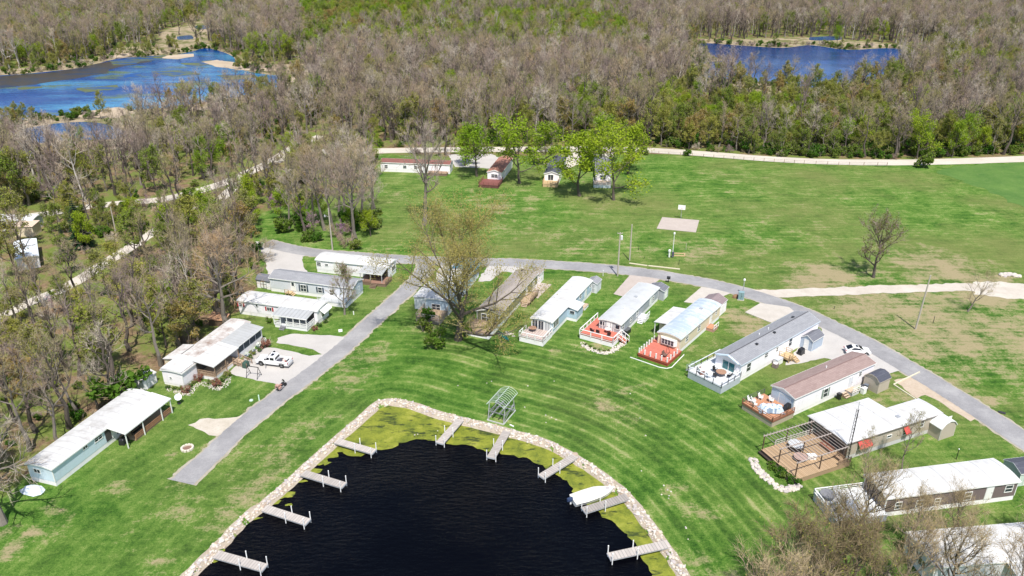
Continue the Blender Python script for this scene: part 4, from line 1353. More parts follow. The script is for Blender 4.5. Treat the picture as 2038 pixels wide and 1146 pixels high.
for x in (0.0, 1.05):
    m.prism([(0, 0), (1.1, 0), (1.1, .6), (.9, .6), (0, .12)], x, x + .05, 'x')
m.obj('stringer', WOODR, q)
e6, _, _ = deck('grey side stoop with white rails beside the tan shed', fr, 12.6, 14.4, -1.4, 0, .6, WOOD, SKIRTG)
rail(e6, (0, 0), (1.8, 0), .6, .85, TRIM, post=.9, mids=2)
shed('tan shed with dark blue-black roof standing by the mauve-roofed home', Fr(P(1745, 784), fr.a), 2.9, 2.6, 2.2, .8, 'barn', TANSID, ROOF_BLACK, 'B', None, TANSID)

# white-roofed tan home with red awnings and a pergola deck
fr, L = front_frame(1685.4, 883, 3.05, 1877, 822)
fr, L = inset(fr, L, .1)
H = home('tan home with wide white roof and red window awnings', fr, L, 4.1, 3.05, .16, 'bow', TANSID, ROOF_WHITE, trim=plain('dark_gutter', (.2, .17, .15), .5), skirt=SKIRTG,
         wins=[('S', 1717, 886, 2.0, .9, 3, 1), ('S', 1769.6, 868, .8, .35, 1, 1), ('S', 1800, 860, .7, .8), ('S', 1835, 843, .6, 1.0), ('S', 1865, 832, .7, 1.1)], vents=[(L * .62, 1.7, 'sky')])
ad = MB()
ad.prism([(4.1, .1), (7.2, .1), (7.2, 2.85), (4.1, 3.05)], .0, 11.6)
ad.obj('side_room', TANSID, H)
ad = MB()
ad.prism([(4.05, 3.17), (7.5, 2.98), (7.5, 2.88), (4.05, 3.07)], -.15, 11.8)
ad.obj('side_roof', ROOF_WHITE, H)
ft = MB()
ft.box(-.06, -.03, .2, 7.1, .5, 2.75)
ff = ft.obj('front_glazing', plain('dark_frame', (.09, .07, .06), .6), H)
for i in range(8):
    g = MB()
    y = .35 + i * .84
    g.box(-.085, -.06, y, y + .72, 1.1, 2.5)
    g.obj('pane', GLASS, ff)
for u, v, w in ((1717, 886, 2.3), (1800, 860, 1.0)):
    p = fr.hit('y', 0, u, v)
    a = MB()
    a.prism([(0, 2.75), (-.75, 1.95), (-.75, 1.8), (0, 2.65)], p.x - w / 2, p.x + w / 2)
    a.obj('awning', REDCLOTH, H)
TANHOME = fr
e, lx, ly = deck('golden plank deck under an open pergola frame', fr, -9.5, 0, -1.2, 6.0, .75, TANDECK, WOODR)
PERG = fr.sub(-9.5, -1.2)
fb = MB()
fb.box(-.35, -.05, -.1, ly + .1, .28, .42)
fb.box(-.05, -.005, -.05, ly, .3, .78)
fb.obj('deck_fascia', plain('black_brown_board', (.05, .035, .03), .7, .2), e)
rail(e, (lx - 2.2, 0), (lx, 0), .75, .8, WOODR, post=1.1, mids=3)
rail(e, (2.5, ly), (lx, ly), .75, .8, plain('old_white_rail', (.55, .52, .48), .7, .2), post=1.4, mids=2)
pg = thing('pergola', 'open timber pergola of thin slats standing on the golden plank deck', 'pergola', PERG)
for x in (.2, 4.4, 8.8):
    for y in (.5, 3.8, 7.1):
        m = MB()
        m.box(x - .06, x + .06, y - .06, y + .06, .75, 3.0)
        m.obj('pergola_post', plain('dark_post', (.10, .06, .04), .7, .25) if 'dark_post' not in bpy.data.materials else bpy.data.materials['dark_post'], pg)
for y in (.5, 3.8, 7.1):
    m = MB()
    m.bar((0, y, 3.06), (9.2, y, 3.06), .1, .14)
    m.obj('pergola_beam', plain('grey_beam', (.42, .36, .33), .8, .2) if 'grey_beam' not in bpy.data.materials else bpy.data.materials['grey_beam'], pg)
for k in range(16):
    m = MB()
    x = .25 + k * .57
    m.bar((x, .2, 3.16), (x, 7.4, 3.16), .05, .06)
    m.obj('pergola_slat', plain('grey_slat', (.36, .31, .28), .8, .2) if k == 0 else bpy.data.materials['grey_slat'], pg)
a = P(1896, 835)
shed('barn-shaped shed with white roof between the tan home and the road', Fr(P(1896, 862), fr.a + R(0)), 3.0, 6.0, 2.2, .9, 'barn', TANSID, ROOF_WSEAM, 'F', None, TRIM) if False else None
# its ridge runs across the home's axis
bf = Fr(P(1897, 867), fr.a + R(90))
shed('barn-shaped shed with white roof between the tan home and the road', bf, 5.6, 3.0, 2.1, 1.0, 'barn', TANSID, metal_roof('white_barn_roof', (.74, .76, .77), (.55, .58, .6), .3, .4, period=.45), 'R', None, TRIM)
wp = MB()
wp.box(0, .06, 0, 2.2, 0, 1.9)
wo2 = wp.obj('screen_panel', TRIM)
place(wo2, Fr(P(1868, 855), fr.a - R(90) + R(90)).sub(0, 0, 0, R(-90)))
wo2.rotation_euler = (0, 0, fr.a - R(90))
tag(wo2, 'plain white screen panel joining the tan home to its barn-shaped shed', 'fence panel')

# brown home at lower right with white roof, white deck before it
fr, L = front_frame(1765, 992.7, 3.1, 2033, 958)
fr, L = inset(fr, L)
H = home('dark brown home with white roof behind the bare trees', fr, L, 4.6, 3.1, .3, 'bow', DKBROWN, ROOF_WHITE,
         wins=[('S', 1787.6, 1006, .8, 1.0), ('S', 1830, 1002, .9, 1.0), ('S', 1926, 987, .9, 1.2), ('S', 2007.6, 972, 1.0, 1.0), ('S', 1865, 998, .7, .9)], doors=[('S', 1966, 988)])
e, lx, ly = deck('broad white deck with blue-grey side boards behind the bare trees', fr, -7.0, 0, -.8, 4.6, 1.1, WHDECK, GREYBOARD)
rail(e, (0, ly), (lx, ly), 1.1, .7, TRIM, post=1.8, mids=2, cap=.14)
rail(e, (0, .6), (0, ly), 1.1, .7, TRIM, post=1.8, mids=2, cap=.14)
WHITEDECK = fr.sub(-7.0, -.8)
shed('shed with dark blue roof at the right edge behind the brown home', Fr(P(2024, 968), fr.a), 3.0, 3.0, 2.2, .6, 'gable', PALEGRN, ROOF_BLACK, 'S')
fr2 = Fr(P(1850, 1168), fr.a - R(4))
H = home('white-roofed home mostly hidden by bare trees at the bottom right', fr2, 20, 5.4, 3.1, .3, 'bow', LGREY, ROOF_WHITE, wins=[('F', 1835, 1120, 1.2, 1.0, 2, 1)])
lean_to(H, 8.5, 14, 0, -2.6, 2.9, 2.5, ROOF_GALV, posts=[(8.7, 0), (13.8, 0)])

# ---------------------------------------------------------------- the homes west of the lane
fr, L = front_frame(102, 934, 2.95, 303, 783)
fr, L = inset(fr, L, .12)
H = home('pale blue metal home with white roof streaked by branch shadows', fr, L, 4.2, 2.95, .28, 'bow', PALEBL, ROOF_WSEAM,
         wins=[('S', 195, 870.5, 1.3, .75, 2, 2), ('S', 169, 889, .7, .5, 2, 1), ('F', 74, 937, 1.0, .55, 2, 1), ('S', 240, 838, 1.0, .8), ('S', 265, 818, .8, .8)], doors=[('S', 225, 855)], vents=[(L * .45, 1.6, 'pipe')])
x0 = fr.hit('y', 0, 210, 856).x
lean_to(H, x0, L + .3, .1, -3.3, 3.06, 2.6, ROOF_WRIB, posts=[(x0 + .2, 0), (x0 + 3.6, 0), (L - 2, 0), (L + .1, 0)], ribs=20)
q = MB()
q.box(x0 + 2.0, L, -3.0, 0, -.05, .28)
q.obj('porch_floor', OLDDECK, H)
rail(H, (x0 + 2.0, -3.0), (L, -3.0), .28, .75, planks('red_brown_boards', (.34, .17, .09), (.42, .23, .13), .2, 0), post=2.0, bal=.16, mids=2, name='porch_rail')
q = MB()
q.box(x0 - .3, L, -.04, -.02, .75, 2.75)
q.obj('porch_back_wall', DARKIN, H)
BLUEHOME, BHL, BHX = fr, L, x0

# rambling white home with porch, screened room and stairs
fr, L = front_frame(361.5, 742.5, 2.85, 498, 640)
fr, L = inset(fr, L, .1)
H = home('rambling white home with rust-stained roof, porch and screened room', fr, L, 3.9, 2.85, .18, 'bow', WHITE, ROOF_STAIN, wins=[('F', 340, 752, .35, .3, 1, 1)], sk=.4)
RAMB, RL = fr, L
sf = MB()
sf.prism([(.0, 2.98), (3.9, 3.14), (3.9, 3.06), (0, 2.9)], -.2, 4.6)
sf.obj('front_roof', ROOF_WHITE, H)
cr = MB()
cr.box(3.2, 8.0, 3.9, 6.0, -.05, 2.6)
cr.obj('back_room', CREAM, H)
cr = MB()
cr.prism([(3.9, 3.05), (6.2, 2.72), (6.2, 2.64), (3.9, 2.97)], 3.0, 8.2)
cr.obj('back_roof', ROOF_STAIN, H)
# porch
px0, px1 = fr.hit('y', -3.4, 424.7, 728).x, fr.hit('y', -3.4, 473, 692).x
lean_to(H, px0 - .4, px1, .3, -3.6, 3.25, 2.75, ROOF_WHITE, posts=[(px0, 0), (px0 + 2.9, 0), (px1 - .2, 0)], post_mat=WOODR)
q = MB()
q.box(px0 - .2, px1, -3.4, 0, .62, .7)
q.obj('porch_floor', WOOD, H)
q = MB()
q.box(px0 - .17, px1, -3.37, 0, -.05, .62)
q.obj('porch_skirting', SKIRTW, H)
q = MB()
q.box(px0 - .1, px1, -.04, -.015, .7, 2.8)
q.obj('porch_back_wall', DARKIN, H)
rail(H, (px0, -3.3), (px0 + 3.6, -3.3), .7, .85, WOOD, post=1.8, mids=2, name='porch_rail')
rail(H, (px0 - .1, -3.3), (px0 - .1, -.2), .7, .85, WOODR, post=1.6, bal=.16, mids=2, name='porch_rail')
steps(H, px1 - 1.7, -3.4, 1.5, 5, .15, .5, 'y', -1, WOOD, .7)
for x in (px1 - 1.75, px1 - .17):
    r = MB()
    r.bar((x, -3.4, 1.55), (x, -6.0, .85), .1, .07)
    r.bar((x, -3.4, 1.15), (x, -6.0, .45), .08, .06)
    for k in range(4):
        y = -3.45 - k * .84
        r.box(x - .05, x + .05, y - .05, y + .05, 0, 1.55 - k * .225)
    r.obj('stair_rail', WOODR, H)
# screened room
sx0, sx1 = px1 + .1, fr.hit('y', -2.9, 520, 660).x
q = MB()
q.box(sx0, sx1, -3.0, 0, -.05, 2.55)
sr = q.obj('screened_room', WHITE, H)
lean_to(H, sx0 - .1, sx1 + .2, .2, -3.3, 3.1, 2.68, ROOF_GALV)
n = 4
w_ = (sx1 - sx0 - .5) / n
for i in range(n):
    g = MB()
    g.box(sx0 + .25 + i * w_ + .08, sx0 + .25 + (i + 1) * w_ - .08, -3.03, -3.0, 1.1, 2.45)
    g.obj('screen', SCREEN, H)
shed('white metal shed with grey streaks behind the rambling white home', Fr(P(288, 779), fr.a), 3.0, 2.6, 1.9, .45, 'gable', WHITE, ROOF_STAIN, 'S', None, GTRIM)
m = thing('wood_bin', 'brown plank bin standing in the woods behind the rambling white home', 'bin', Fr(P(417, 648), R(-10)))
q = MB()
q.box(0, 3.2, 0, 2.0, 0, 1.3)
q.obj('bin_body', WOODR, m)
q = MB()
q.prism([(-.15, 1.32), (2.15, 1.75), (2.15, 1.82), (-.15, 1.4)], -.15, 3.35)
q.obj('bin_lid', planks('orange_brown_boards', (.38, .20, .11), (.46, .27, .16), .3, 0), m)

# three homes standing across the slope, their long sides to the pond
def cross_frame(u, v, z, u2, v2):
    return front_frame(u, v, z, u2, v2)

fr, L = cross_frame(471.4, 597, 3.0, 631, 618.8)
fr, L = inset(fr, L, .12)
H = home('white home with red shutters and a screened front porch', fr, L, 4.2, 3.0, .3, 'bow', WHITE, ROOF_WHITE,
         wins=[('S', 536, 615, .9, .7, 2, 1, {'shutters': REDSHUT}), ('S', 476, 606, .7, .7, 1, 2, {'shutters': REDSHUT}), ('S', 511, 608, .4, .5, 1, 1), ('R', 645, 622, 1.8, 1.1, 2, 2)])
p0, p1 = fr.hit('y', -3.0, 543, 622).x, fr.hit('y', -3.0, 608, 632).x
lean_to(H, p0 - .3, p1 + .2, .1, -3.1, 3.0, 2.6, ROOF_GALV, posts=[(p0 + k * (p1 - p0) / 5, .6) for k in range(6)], ribs=9)
q = MB()
q.box(p0, p1, -2.95, 0, .5, .6)
q.obj('porch_floor', GREYDECK, H)
q = MB()
q.box(p0 + .03, p1 - .03, -2.92, 0, -.05, .5)
q.obj('porch_skirting', SKIRTW, H)
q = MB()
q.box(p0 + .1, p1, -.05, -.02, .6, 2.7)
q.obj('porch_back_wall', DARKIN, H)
rail(H, (p0 + 2.4, -2.88), (p1, -2.88), .6, .8, TRIM, post=1.4, bal=.2, mids=2, name='porch_rail')
rail(H, (p0, -2.88), (p0 + 1.2, -2.88), .6, .8, TRIM, post=1.2, bal=.2, mids=2, name='porch_rail')
rail(H, (p1 - .03, -2.88), (p1 - .03, -.2), .6, .8, TRIM, post=1.4, bal=.2, mids=2, name='porch_rail')
steps(H, p0 + 1.3, -2.95, 1.0, 3, .17, .28, 'y', -1, plain('dark_step', (.2, .2, .22), .8), .6)
aw = MB()
aw.prism([(L + .05, 2.75), (L + 1.0, 2.05), (L + 1.0, 1.92), (L + .05, 2.65)], .9, 3.9, 'y')
aw.obj('awning', TRIM, H)

fr, L = cross_frame(533.8, 551.9, 3.1, 702, 573)
fr, L = inset(fr, L, .15)
H = home('pale grey home with dark grey shingle roof and an inset corner porch', fr, L, 4.4, 3.1, .75, 'gable', LGREY, ROOF_GREY, trim=TRIM,
         wins=[('S', 604, 573.4, 1.2, 1.4, 2, 2, {'shutters': DKSHUT}), ('S', 637, 577, .8, 1.1, 1, 2, {'shutters': DKSHUT}), ('S', 660, 582, .8, 1.1), ('R', 714, 578, .7, 1.3, 1, 2, {'shutters': DKSHUT})], doors=[('S', 583.7, 572, {'glazed': True})])
sb = MB()
sb.box(L + .02, L + .045, .05, 4.35, .75, 3.0)
sb.obj('end_panel', SLATEBL, H)
st_ = thing('wooden_steps', 'tan timber steps with a handrail at the pale grey home door', 'steps', fr.sub(fr.hit('y', 0, 583, 585).x - 1.0, -2.2))
for k in range(3):
    m = MB()
    m.box(0.9 + .3 * k, 1.22 + .3 * k, 1.0, 2.1, .6 - .2 * k - .05, .6 - .2 * k)
    m.obj('tread', YWOOD, st_)
m = MB()
m.box(0, .9, .9, 2.15, .55, .6)
m.box(0.05, .15, .95, 1.05, 0, .55)
m.box(.75, .85, .95, 1.05, 0, .55)
m.obj('landing', YWOOD, st_)
rail(st_, (0, .95), (.85, .95), .6, .8, YWOOD, post=.85, mids=2, name='handrail')
e, lx, ly = deck('pale deck with grey balustrade before the pale grey home', fr, L - 6.3, L, -3.0, 0, .8, GREYDECK, SKIRTW)
rail(e, (0, 0), (lx, 0), .8, .9, plain('pale_grey_rail', (.62, .63, .64), .6), post=1.5, bal=.22, mids=2)
rail(e, (lx, 0), (lx, ly), .8, .9, plain('pale_blue_rail', (.5, .58, .64), .6), post=1.5, bal=.22, mids=2)
q = MB()
q.prism([(0, 3.3), (-2.9, 2.75), (-2.9, 2.66), (0, 3.2)], -.0, lx) if False else None
shed('white shed with black battens and dark roof beside the gravel apron', Fr(P(512, 572), fr.a - R(4)), 3.4, 2.4, 1.9, .8, 'barn', WHITE, ROOF_DGREY, 'S', TRIM, BLACK)

fr, L = cross_frame(627, 516, 3.0, 772, 531.8)
fr, L = inset(fr, L, .12)
H = home('white home with bright white roof and brown porch beside the road', fr, L, 4.3, 3.0, .35, 'bow', WHITE, ROOF_WHITE,
         wins=[('S', 632.5, 525, .9, .8), ('S', 650, 527, .7, .5), ('S', 687, 530, 1.0, .8), ('R', 783, 533, 2.0, 1.1, 3, 1)], doors=[('S', 668, 531)])
p0, p1 = fr.hit('y', -3.0, 714, 541).x, fr.hit('y', -3.0, 760, 547).x
lean_to(H, p0, L + .1, .1, -3.2, 3.0, 2.6, ROOF_GALV, posts=[(p0 + .3, .7), ((p0 + L) / 2, .7), (L - .1, .7)], post_mat=plain('grey_post', (.42, .42, .42), .6))
q = MB()
q.box(p0, L + .9, -3.6, 0, .62, .72)
q.obj('porch_floor', plain('brown_boards', (.26, .15, .11), .7, .25), H)
q = MB()
q.box(p0 + .05, L + .85, -3.55, 0, -.05, .62)
q.obj('porch_skirting', TRIMB, H)
q = MB()
q.box(p0 + .1, L, -.05, -.02, .72, 2.7)
q.obj('porch_back_wall', DARKIN, H)
rail(H, (p0, -3.5), (L - 2.4, -3.5), .72, .6, TRIMB, post=1.4, mids=2, name='porch_rail')
rail(H, (L + .85, -3.5), (L + .85, -.3), .72, .6, TRIMB, post=1.4, mids=2, name='porch_rail')
steps(H, L - 2.3, -3.6, 1.3, 4, .17, .3, 'y', -1, TRIMB, .72)

# ---------------------------------------------------------------- the four homes by the far road
fr, L = cross_frame(757, 322, 3.0, 895, 327)
H = home('long white home with maroon roof beside the far gravel road', fr, L, 4.4, 3.0, .6, 'gable', WHITE, ROOF_MAROON,
         wins=[('S', 768.5, 331, .9, .9), ('S', 805.5, 332, 1.0, .9), ('S', 827, 333, .9, .9)], doors=[('S', 850, 338)])
e, _, _ = deck('dark brown deck along the maroon-roofed home', fr, L - 6.5, L - .5, -2.4, 0, .7, WOODR, TRIMB)
rail(e, (0, 0), (6.0, 0), .7, .8, TRIMB, post=1.5, mids=2)
fr, L = front_frame(998, 343, 3.0, 1020, 314)
H = home('home with rusty red roof and a dark deck below the budding trees', fr, L, 4.2, 3.0, .7, 'gable', WHITE, ROOF_RED, wins=[('F', 984, 350, 1.8, 1.0, 2, 2), ('S', 1003, 340, .8, .9)])
e, lx, ly = deck('dark red-brown deck with board rails before the rusty-roofed home', fr, -6.0, 0, -.4, 5.4, .8, plain('dark_red_boards', (.20, .07, .06), .7, .3), plain('dark_red_skirt', (.13, .05, .045), .8, .3))
for a, b in (((0, 0), (0, ly)), ((0, 0), (lx, 0)), ((0, ly), (lx, ly))):
    rail(e, a, b, .8, .85, bpy.data.materials['dark_red_boards'], post=1.6, mids=3)
fr, L = front_frame(1113, 346, 3.0, 1130, 305)
H = home('small white home with black shingle roof and yellow timber deck', fr, L * .8, 4.3, 3.0, .7, 'gable', WHITE, ROOF_BLACK, wins=[('F', 1096, 353, 1.5, 1.6, 2, 1), ('S', 1116, 345, .8, .9)])
e, lx, ly = deck('yellow timber deck before the black-roofed home', fr, -3.6, 0, .0, 4.3, .9, YWOOD, YWOOD)
for a, b in (((0, 0), (0, ly)), ((0, 0), (lx, 0)), ((0, ly), (lx, ly))):
    rail(e, a, b, .9, .85, YWOOD, post=1.5, bal=.25, mids=2)
fr = Fr(P(1214, 366), R(84))
H = home('home with dark roof half hidden by the green tree near the far road', fr, 15.0, 4.3, 3.0, .7, 'gable', WHITE, ROOF_DGREY, wins=[('F', 1200, 353, 1.5, 1.3, 2, 2)])
e, lx, ly = deck('pale blue-white deck before the dark-roofed home under the green tree', fr, -4.0, 0, -.2, 4.8, .95, WOOD, plain('pale_blue_boards', (.62, .68, .72), .6))
for a, b in (((0, 0), (0, ly)), ((0, 0), (lx, 0)), ((0, ly), (lx, ly))):
    rail(e, a, b, .95, .8, TRIM, post=1.4, mids=2)

# ---------------------------------------------------------------- homes in the woods at the left edge and far away
fr = Fr(P(-70, 462), R(2))
H = home('pale green home with white roof at the left edge of the woods', fr, 17.0, 4.3, 3.0, .35, 'bow', PALEGRN, ROOF_WHITE, wins=[('S', 7, 440, 1.2, 1.0, 1, 2)])
q = MB()
q.box(14.0, 18.6, -3.6, 0, -.05, 2.5)
q.obj('front_room', CREAM, H)
q = MB()
q.prism([(0, 2.9), (-3.8, 2.6), (-3.8, 2.52), (0, 2.82)], 13.8, 18.8)
q.obj('front_roof', plain('tan_roof', (.58, .46, .36), .8, .12), H)
fr, L = front_frame(75, 508, 2.8, 68, 455)
H = home('home with pale blue-white roof crossed by branch shadows, in the left woods', fr, 11.8, 4.2, 2.8, .25, 'bow', WHITE, metal_roof('pale_blue_roof', (.66, .72, .78), (.5, .5, .5), .3, .5), wins=[('F', 50, 518, 1.0, .8)])
for (u, v, a, l, lab) in ((603, 69, 4, 14, 'far white cottage among bright green trees, upper left'), (800, 52, 0, 9, 'tiny far white building behind trees near the top of the picture')):
    fr = Fr(P(u, v), R(a))
    home(lab, fr, l, 6, 2.8, 1.0, 'gable', WHITE, ROOF_GREY, name='cottage', wins=[('S', u + 8, v - 3, 1.5, 1.0)])

# ---------------------------------------------------------------- trees
def bark_mat(name, c, c2):
    t = NT(name)
    o = t.obj()
    a = t.noise(t.scale(o, (2.0, 2.0, 0.5)), 2.0, 5.0, 0.7)
    return t.done(t.mix(a, c, c2), 0.9, 0.0, a, 0.4, 0.05)

def spread_mat(name, stops, rough=0.85, vary=0.25, trans=0.0):
    """colour differs from tree to tree and from clump to clump"""
    t = NT(name)
    r = t.rand()
    a = t.noise(t.obj(), 0.7, 4.0, 0.6)
    f = t.math('ADD', t.math('MULTIPLY', r, 1 - vary), t.math('MULTIPLY', a, vary))
    colr = t.ramp(f, stops)
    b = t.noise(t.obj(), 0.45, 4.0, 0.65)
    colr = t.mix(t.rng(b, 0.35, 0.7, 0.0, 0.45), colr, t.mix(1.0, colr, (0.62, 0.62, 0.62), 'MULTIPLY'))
    if trans:
        d = t.n('BsdfDiffuse', {'Color': colr})
        tr = t.n('BsdfTranslucent', {'Color': colr})
        m = t.t.nodes.new('ShaderNodeMixShader')
        m.inputs[0].default_value = trans
        t.t.links.new(d, m.inputs[1])
        t.t.links.new(tr, m.inputs[2])
        t.t.links.new(m.outputs[0], t.out.inputs[0])
        return t.m
    return t.done(colr, rough, **{'Specular IOR Level': 0.1})

BARK = bark_mat('grey_bark', (0.10, 0.085, 0.07), (0.27, 0.235, 0.20))
BARKD = bark_mat('dark_bark', (0.045, 0.035, 0.03), (0.14, 0.115, 0.095))
BARKP = bark_mat('pale_bark', (0.34, 0.31, 0.27), (0.62, 0.58, 0.52))
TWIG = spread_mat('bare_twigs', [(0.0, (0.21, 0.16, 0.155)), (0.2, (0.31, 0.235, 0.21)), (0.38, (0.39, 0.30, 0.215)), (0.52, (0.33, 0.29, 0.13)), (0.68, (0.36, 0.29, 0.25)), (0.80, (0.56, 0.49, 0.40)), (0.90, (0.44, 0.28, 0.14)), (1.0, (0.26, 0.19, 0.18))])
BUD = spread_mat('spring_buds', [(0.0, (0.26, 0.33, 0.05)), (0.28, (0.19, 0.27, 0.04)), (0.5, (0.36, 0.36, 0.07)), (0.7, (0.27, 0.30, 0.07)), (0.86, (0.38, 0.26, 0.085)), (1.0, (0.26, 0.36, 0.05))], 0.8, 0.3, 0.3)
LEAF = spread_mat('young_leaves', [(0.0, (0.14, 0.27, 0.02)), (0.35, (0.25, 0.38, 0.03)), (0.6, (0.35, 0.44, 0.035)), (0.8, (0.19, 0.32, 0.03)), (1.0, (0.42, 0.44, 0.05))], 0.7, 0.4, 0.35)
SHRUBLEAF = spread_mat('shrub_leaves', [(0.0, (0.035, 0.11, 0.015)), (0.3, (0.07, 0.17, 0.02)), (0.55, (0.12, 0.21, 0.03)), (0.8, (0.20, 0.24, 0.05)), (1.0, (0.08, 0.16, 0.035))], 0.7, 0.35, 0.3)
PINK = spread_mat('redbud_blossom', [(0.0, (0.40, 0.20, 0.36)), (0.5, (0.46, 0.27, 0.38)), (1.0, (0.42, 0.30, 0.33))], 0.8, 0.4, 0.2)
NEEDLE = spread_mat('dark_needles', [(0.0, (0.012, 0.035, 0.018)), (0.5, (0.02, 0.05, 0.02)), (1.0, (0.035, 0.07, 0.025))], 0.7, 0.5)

def rvec(r):
    z = r.uniform(-1, 1)
    t = r.uniform(0, 6.2832)
    s = math.sqrt(1 - z * z)
    return Vector((s * math.cos(t), s * math.sin(t), z))

def grow(seed, H=16.0, rad=4.5, th=4.0, tr=0.28, nl=11, nsub=5, nss=5, twigs=(9, 1.1, 0.05), leaf=None, lean=(0, 0), up=0.55, top=0.78, fork=False, shape=0.35, kink=0.35):
    """a tapered trunk with limbs, and a crown of twigs (slot 0) and leaf-sized faces (slot 1). leaf = (count per branch, size, spread)"""
    r = random.Random(seed)
    Wd, C = MB(), MB()
    tp, x, y = [], 0.0, 0.0
    n = 7
    for i in range(n):
        z = H * top * i / (n - 1)
        tp.append(Vector((x + lean[0] * z, y + lean[1] * z, z)))
        x += r.uniform(-kink, kink) * H / 16
        y += r.uniform(-kink, kink) * H / 16
    rd = [tr * (1.25 if i == 0 else 1.0) * (1 - 0.78 * i / (n - 1)) for i in range(n)]
    Wd.tube([tp[0] - Vector((0, 0, .3))] + tp, [rd[0]] + rd, 7, cap=False)
    def at(z):
        k = min(max(z / (H * top), 0), 1) * (n - 1)
        i = min(int(k), n - 2)
        return tp[i].lerp(tp[i + 1], k - i), rd[i] + (rd[i + 1] - rd[i]) * (k - i)
    lw, ll, ww = twigs[1], twigs[0], twigs[2]
    def twig(p, d, L, w):
        s = d.cross(rvec(r))
        if s.length < 1e-3:
            return
        s = s.normalized() * (w / 2)
        q = p + d * L
        C.face((p - s, p + s, q), 0)
    def leaves(p, d, L):
        for _ in range(leaf[0]):
            q = p + d * (L * r.random()) + rvec(r) * (leaf[2] * r.random() ** .5)
            a = rvec(r)
            b = a.cross(rvec(r))
            if b.length < 1e-3:
                continue
            b.normalize()
            s = leaf[1] * r.uniform(.6, 1.3) / 2
            a, b = a * s, b * s * .75
            C.face((q - a - b, q + a - b, q + a + b, q - a + b), 1)
    def branch(p, d, L, r0, lev):
        pts, q, dd = [p], p, d.copy()
        seg = 4 if lev == 0 else 3 if lev == 1 else 2
        for i in range(seg):
            dd = (dd + Vector((0, 0, up * (.35 if lev == 0 else .18))) + rvec(r) * (.22 + .06 * lev)).normalized()
            q = q + dd * (L / seg)
            pts.append(q)
        Wm = Wd if lev < 2 else C
        Wm.tube(pts, [r0 * (1 - .8 * i / seg) for i in range(seg + 1)], 5 if lev == 0 else 3, 0, cap=False)
        if lev == 2:
            for _ in range(ll):
                t = r.random()
                k = t * seg
                i = min(int(k), seg - 1)
                b = pts[i].lerp(pts[i + 1], k - i)
                e = (dd + rvec(r) * .95 + Vector((0, 0, .25))).normalized()
                twig(b, e, lw * r.uniform(.6, 1.3), ww)
            if leaf:
                leaves(p, dd, L * 1.25)
            return
        m = nsub if lev == 0 else nss
        for j in range(m):
            t = (.25 if lev == 0 else .2) + (.95 - .2) * (j + r.random()) / m
            t = min(t, 1.0)
            k = t * seg
            i = min(int(k), seg - 1)
            b = pts[i].lerp(pts[i + 1], k - i)
            dl = (pts[i + 1] - pts[i]).normalized()
            e = (dl * .75 + rvec(r) * .8 + Vector((0, 0, .22))).normalized()
            branch(b, e, L * (.5 if lev == 0 else .48) * (1.15 - .35 * t) * r.uniform(.8, 1.2), r0 * (1 - .7 * t) * .66 + .006, lev + 1)
    a0 = r.random() * 6.28
    for i in range(nl):
        f = i / max(nl - 1, 1)
        h = th + (H * top - th) * f ** .9
        b, br = at(h)
        az = a0 + i * 2.4 + r.uniform(-.4, .4)
        el = R(18 + 58 * f ** 1.3) + r.uniform(-.15, .2)
        d = Vector((math.cos(az) * math.cos(el), math.sin(az) * math.cos(el), math.sin(el)))
        L = rad * (shape + (1.15 - shape) * math.sin(math.pi * (.22 + .62 * f))) * r.uniform(.85, 1.15)
        if i == nl - 1:
            L = max(L, (H - h) * .95)
        branch(b, d, L, br * .72, 0)
    return Wd, C

def conifer(seed, H=14.0, rad=3.2, layers=24):
    r = random.Random(seed)
    Wd, C = MB(), MB()
    Wd.tube([(0, 0, -.2), (0, 0, H)], [.22, .03], 6)
    for i in range(layers):
        f = i / (layers - 1)
        z = .6 + (H - .8) * f
        rr = rad * (1 - f) ** .85 + .15
        m = max(5, int(13 * (1 - f) + 5))
        for k in range(m):
            az = 6.283 * (k + r.random() * .8) / m + i
            L = rr * r.uniform(.75, 1.15)
            d = Vector((math.cos(az), math.sin(az), -.25 + .35 * f))
            tip = Vector((0, 0, z)) + d * L
            b0 = Vector((0, 0, z))
            sd = Vector((-math.sin(az), math.cos(az), 0))
            for q in range(9):
                t = .15 + .85 * q / 8
                p = b0.lerp(tip, t) + Vector((0, 0, -.12 * t * t * L))
                w = (.22 * L + .15) * (1.1 - t * .7)
                for sg in (-1, 1):
                    e = (sd * sg + d * .6 + Vector((0, 0, r.uniform(-.35, .15)))).normalized() * w
                    h = d * (.07 * L + .05)
                    C.face((p - h, p + h, p + e), 1)
    return Wd, C

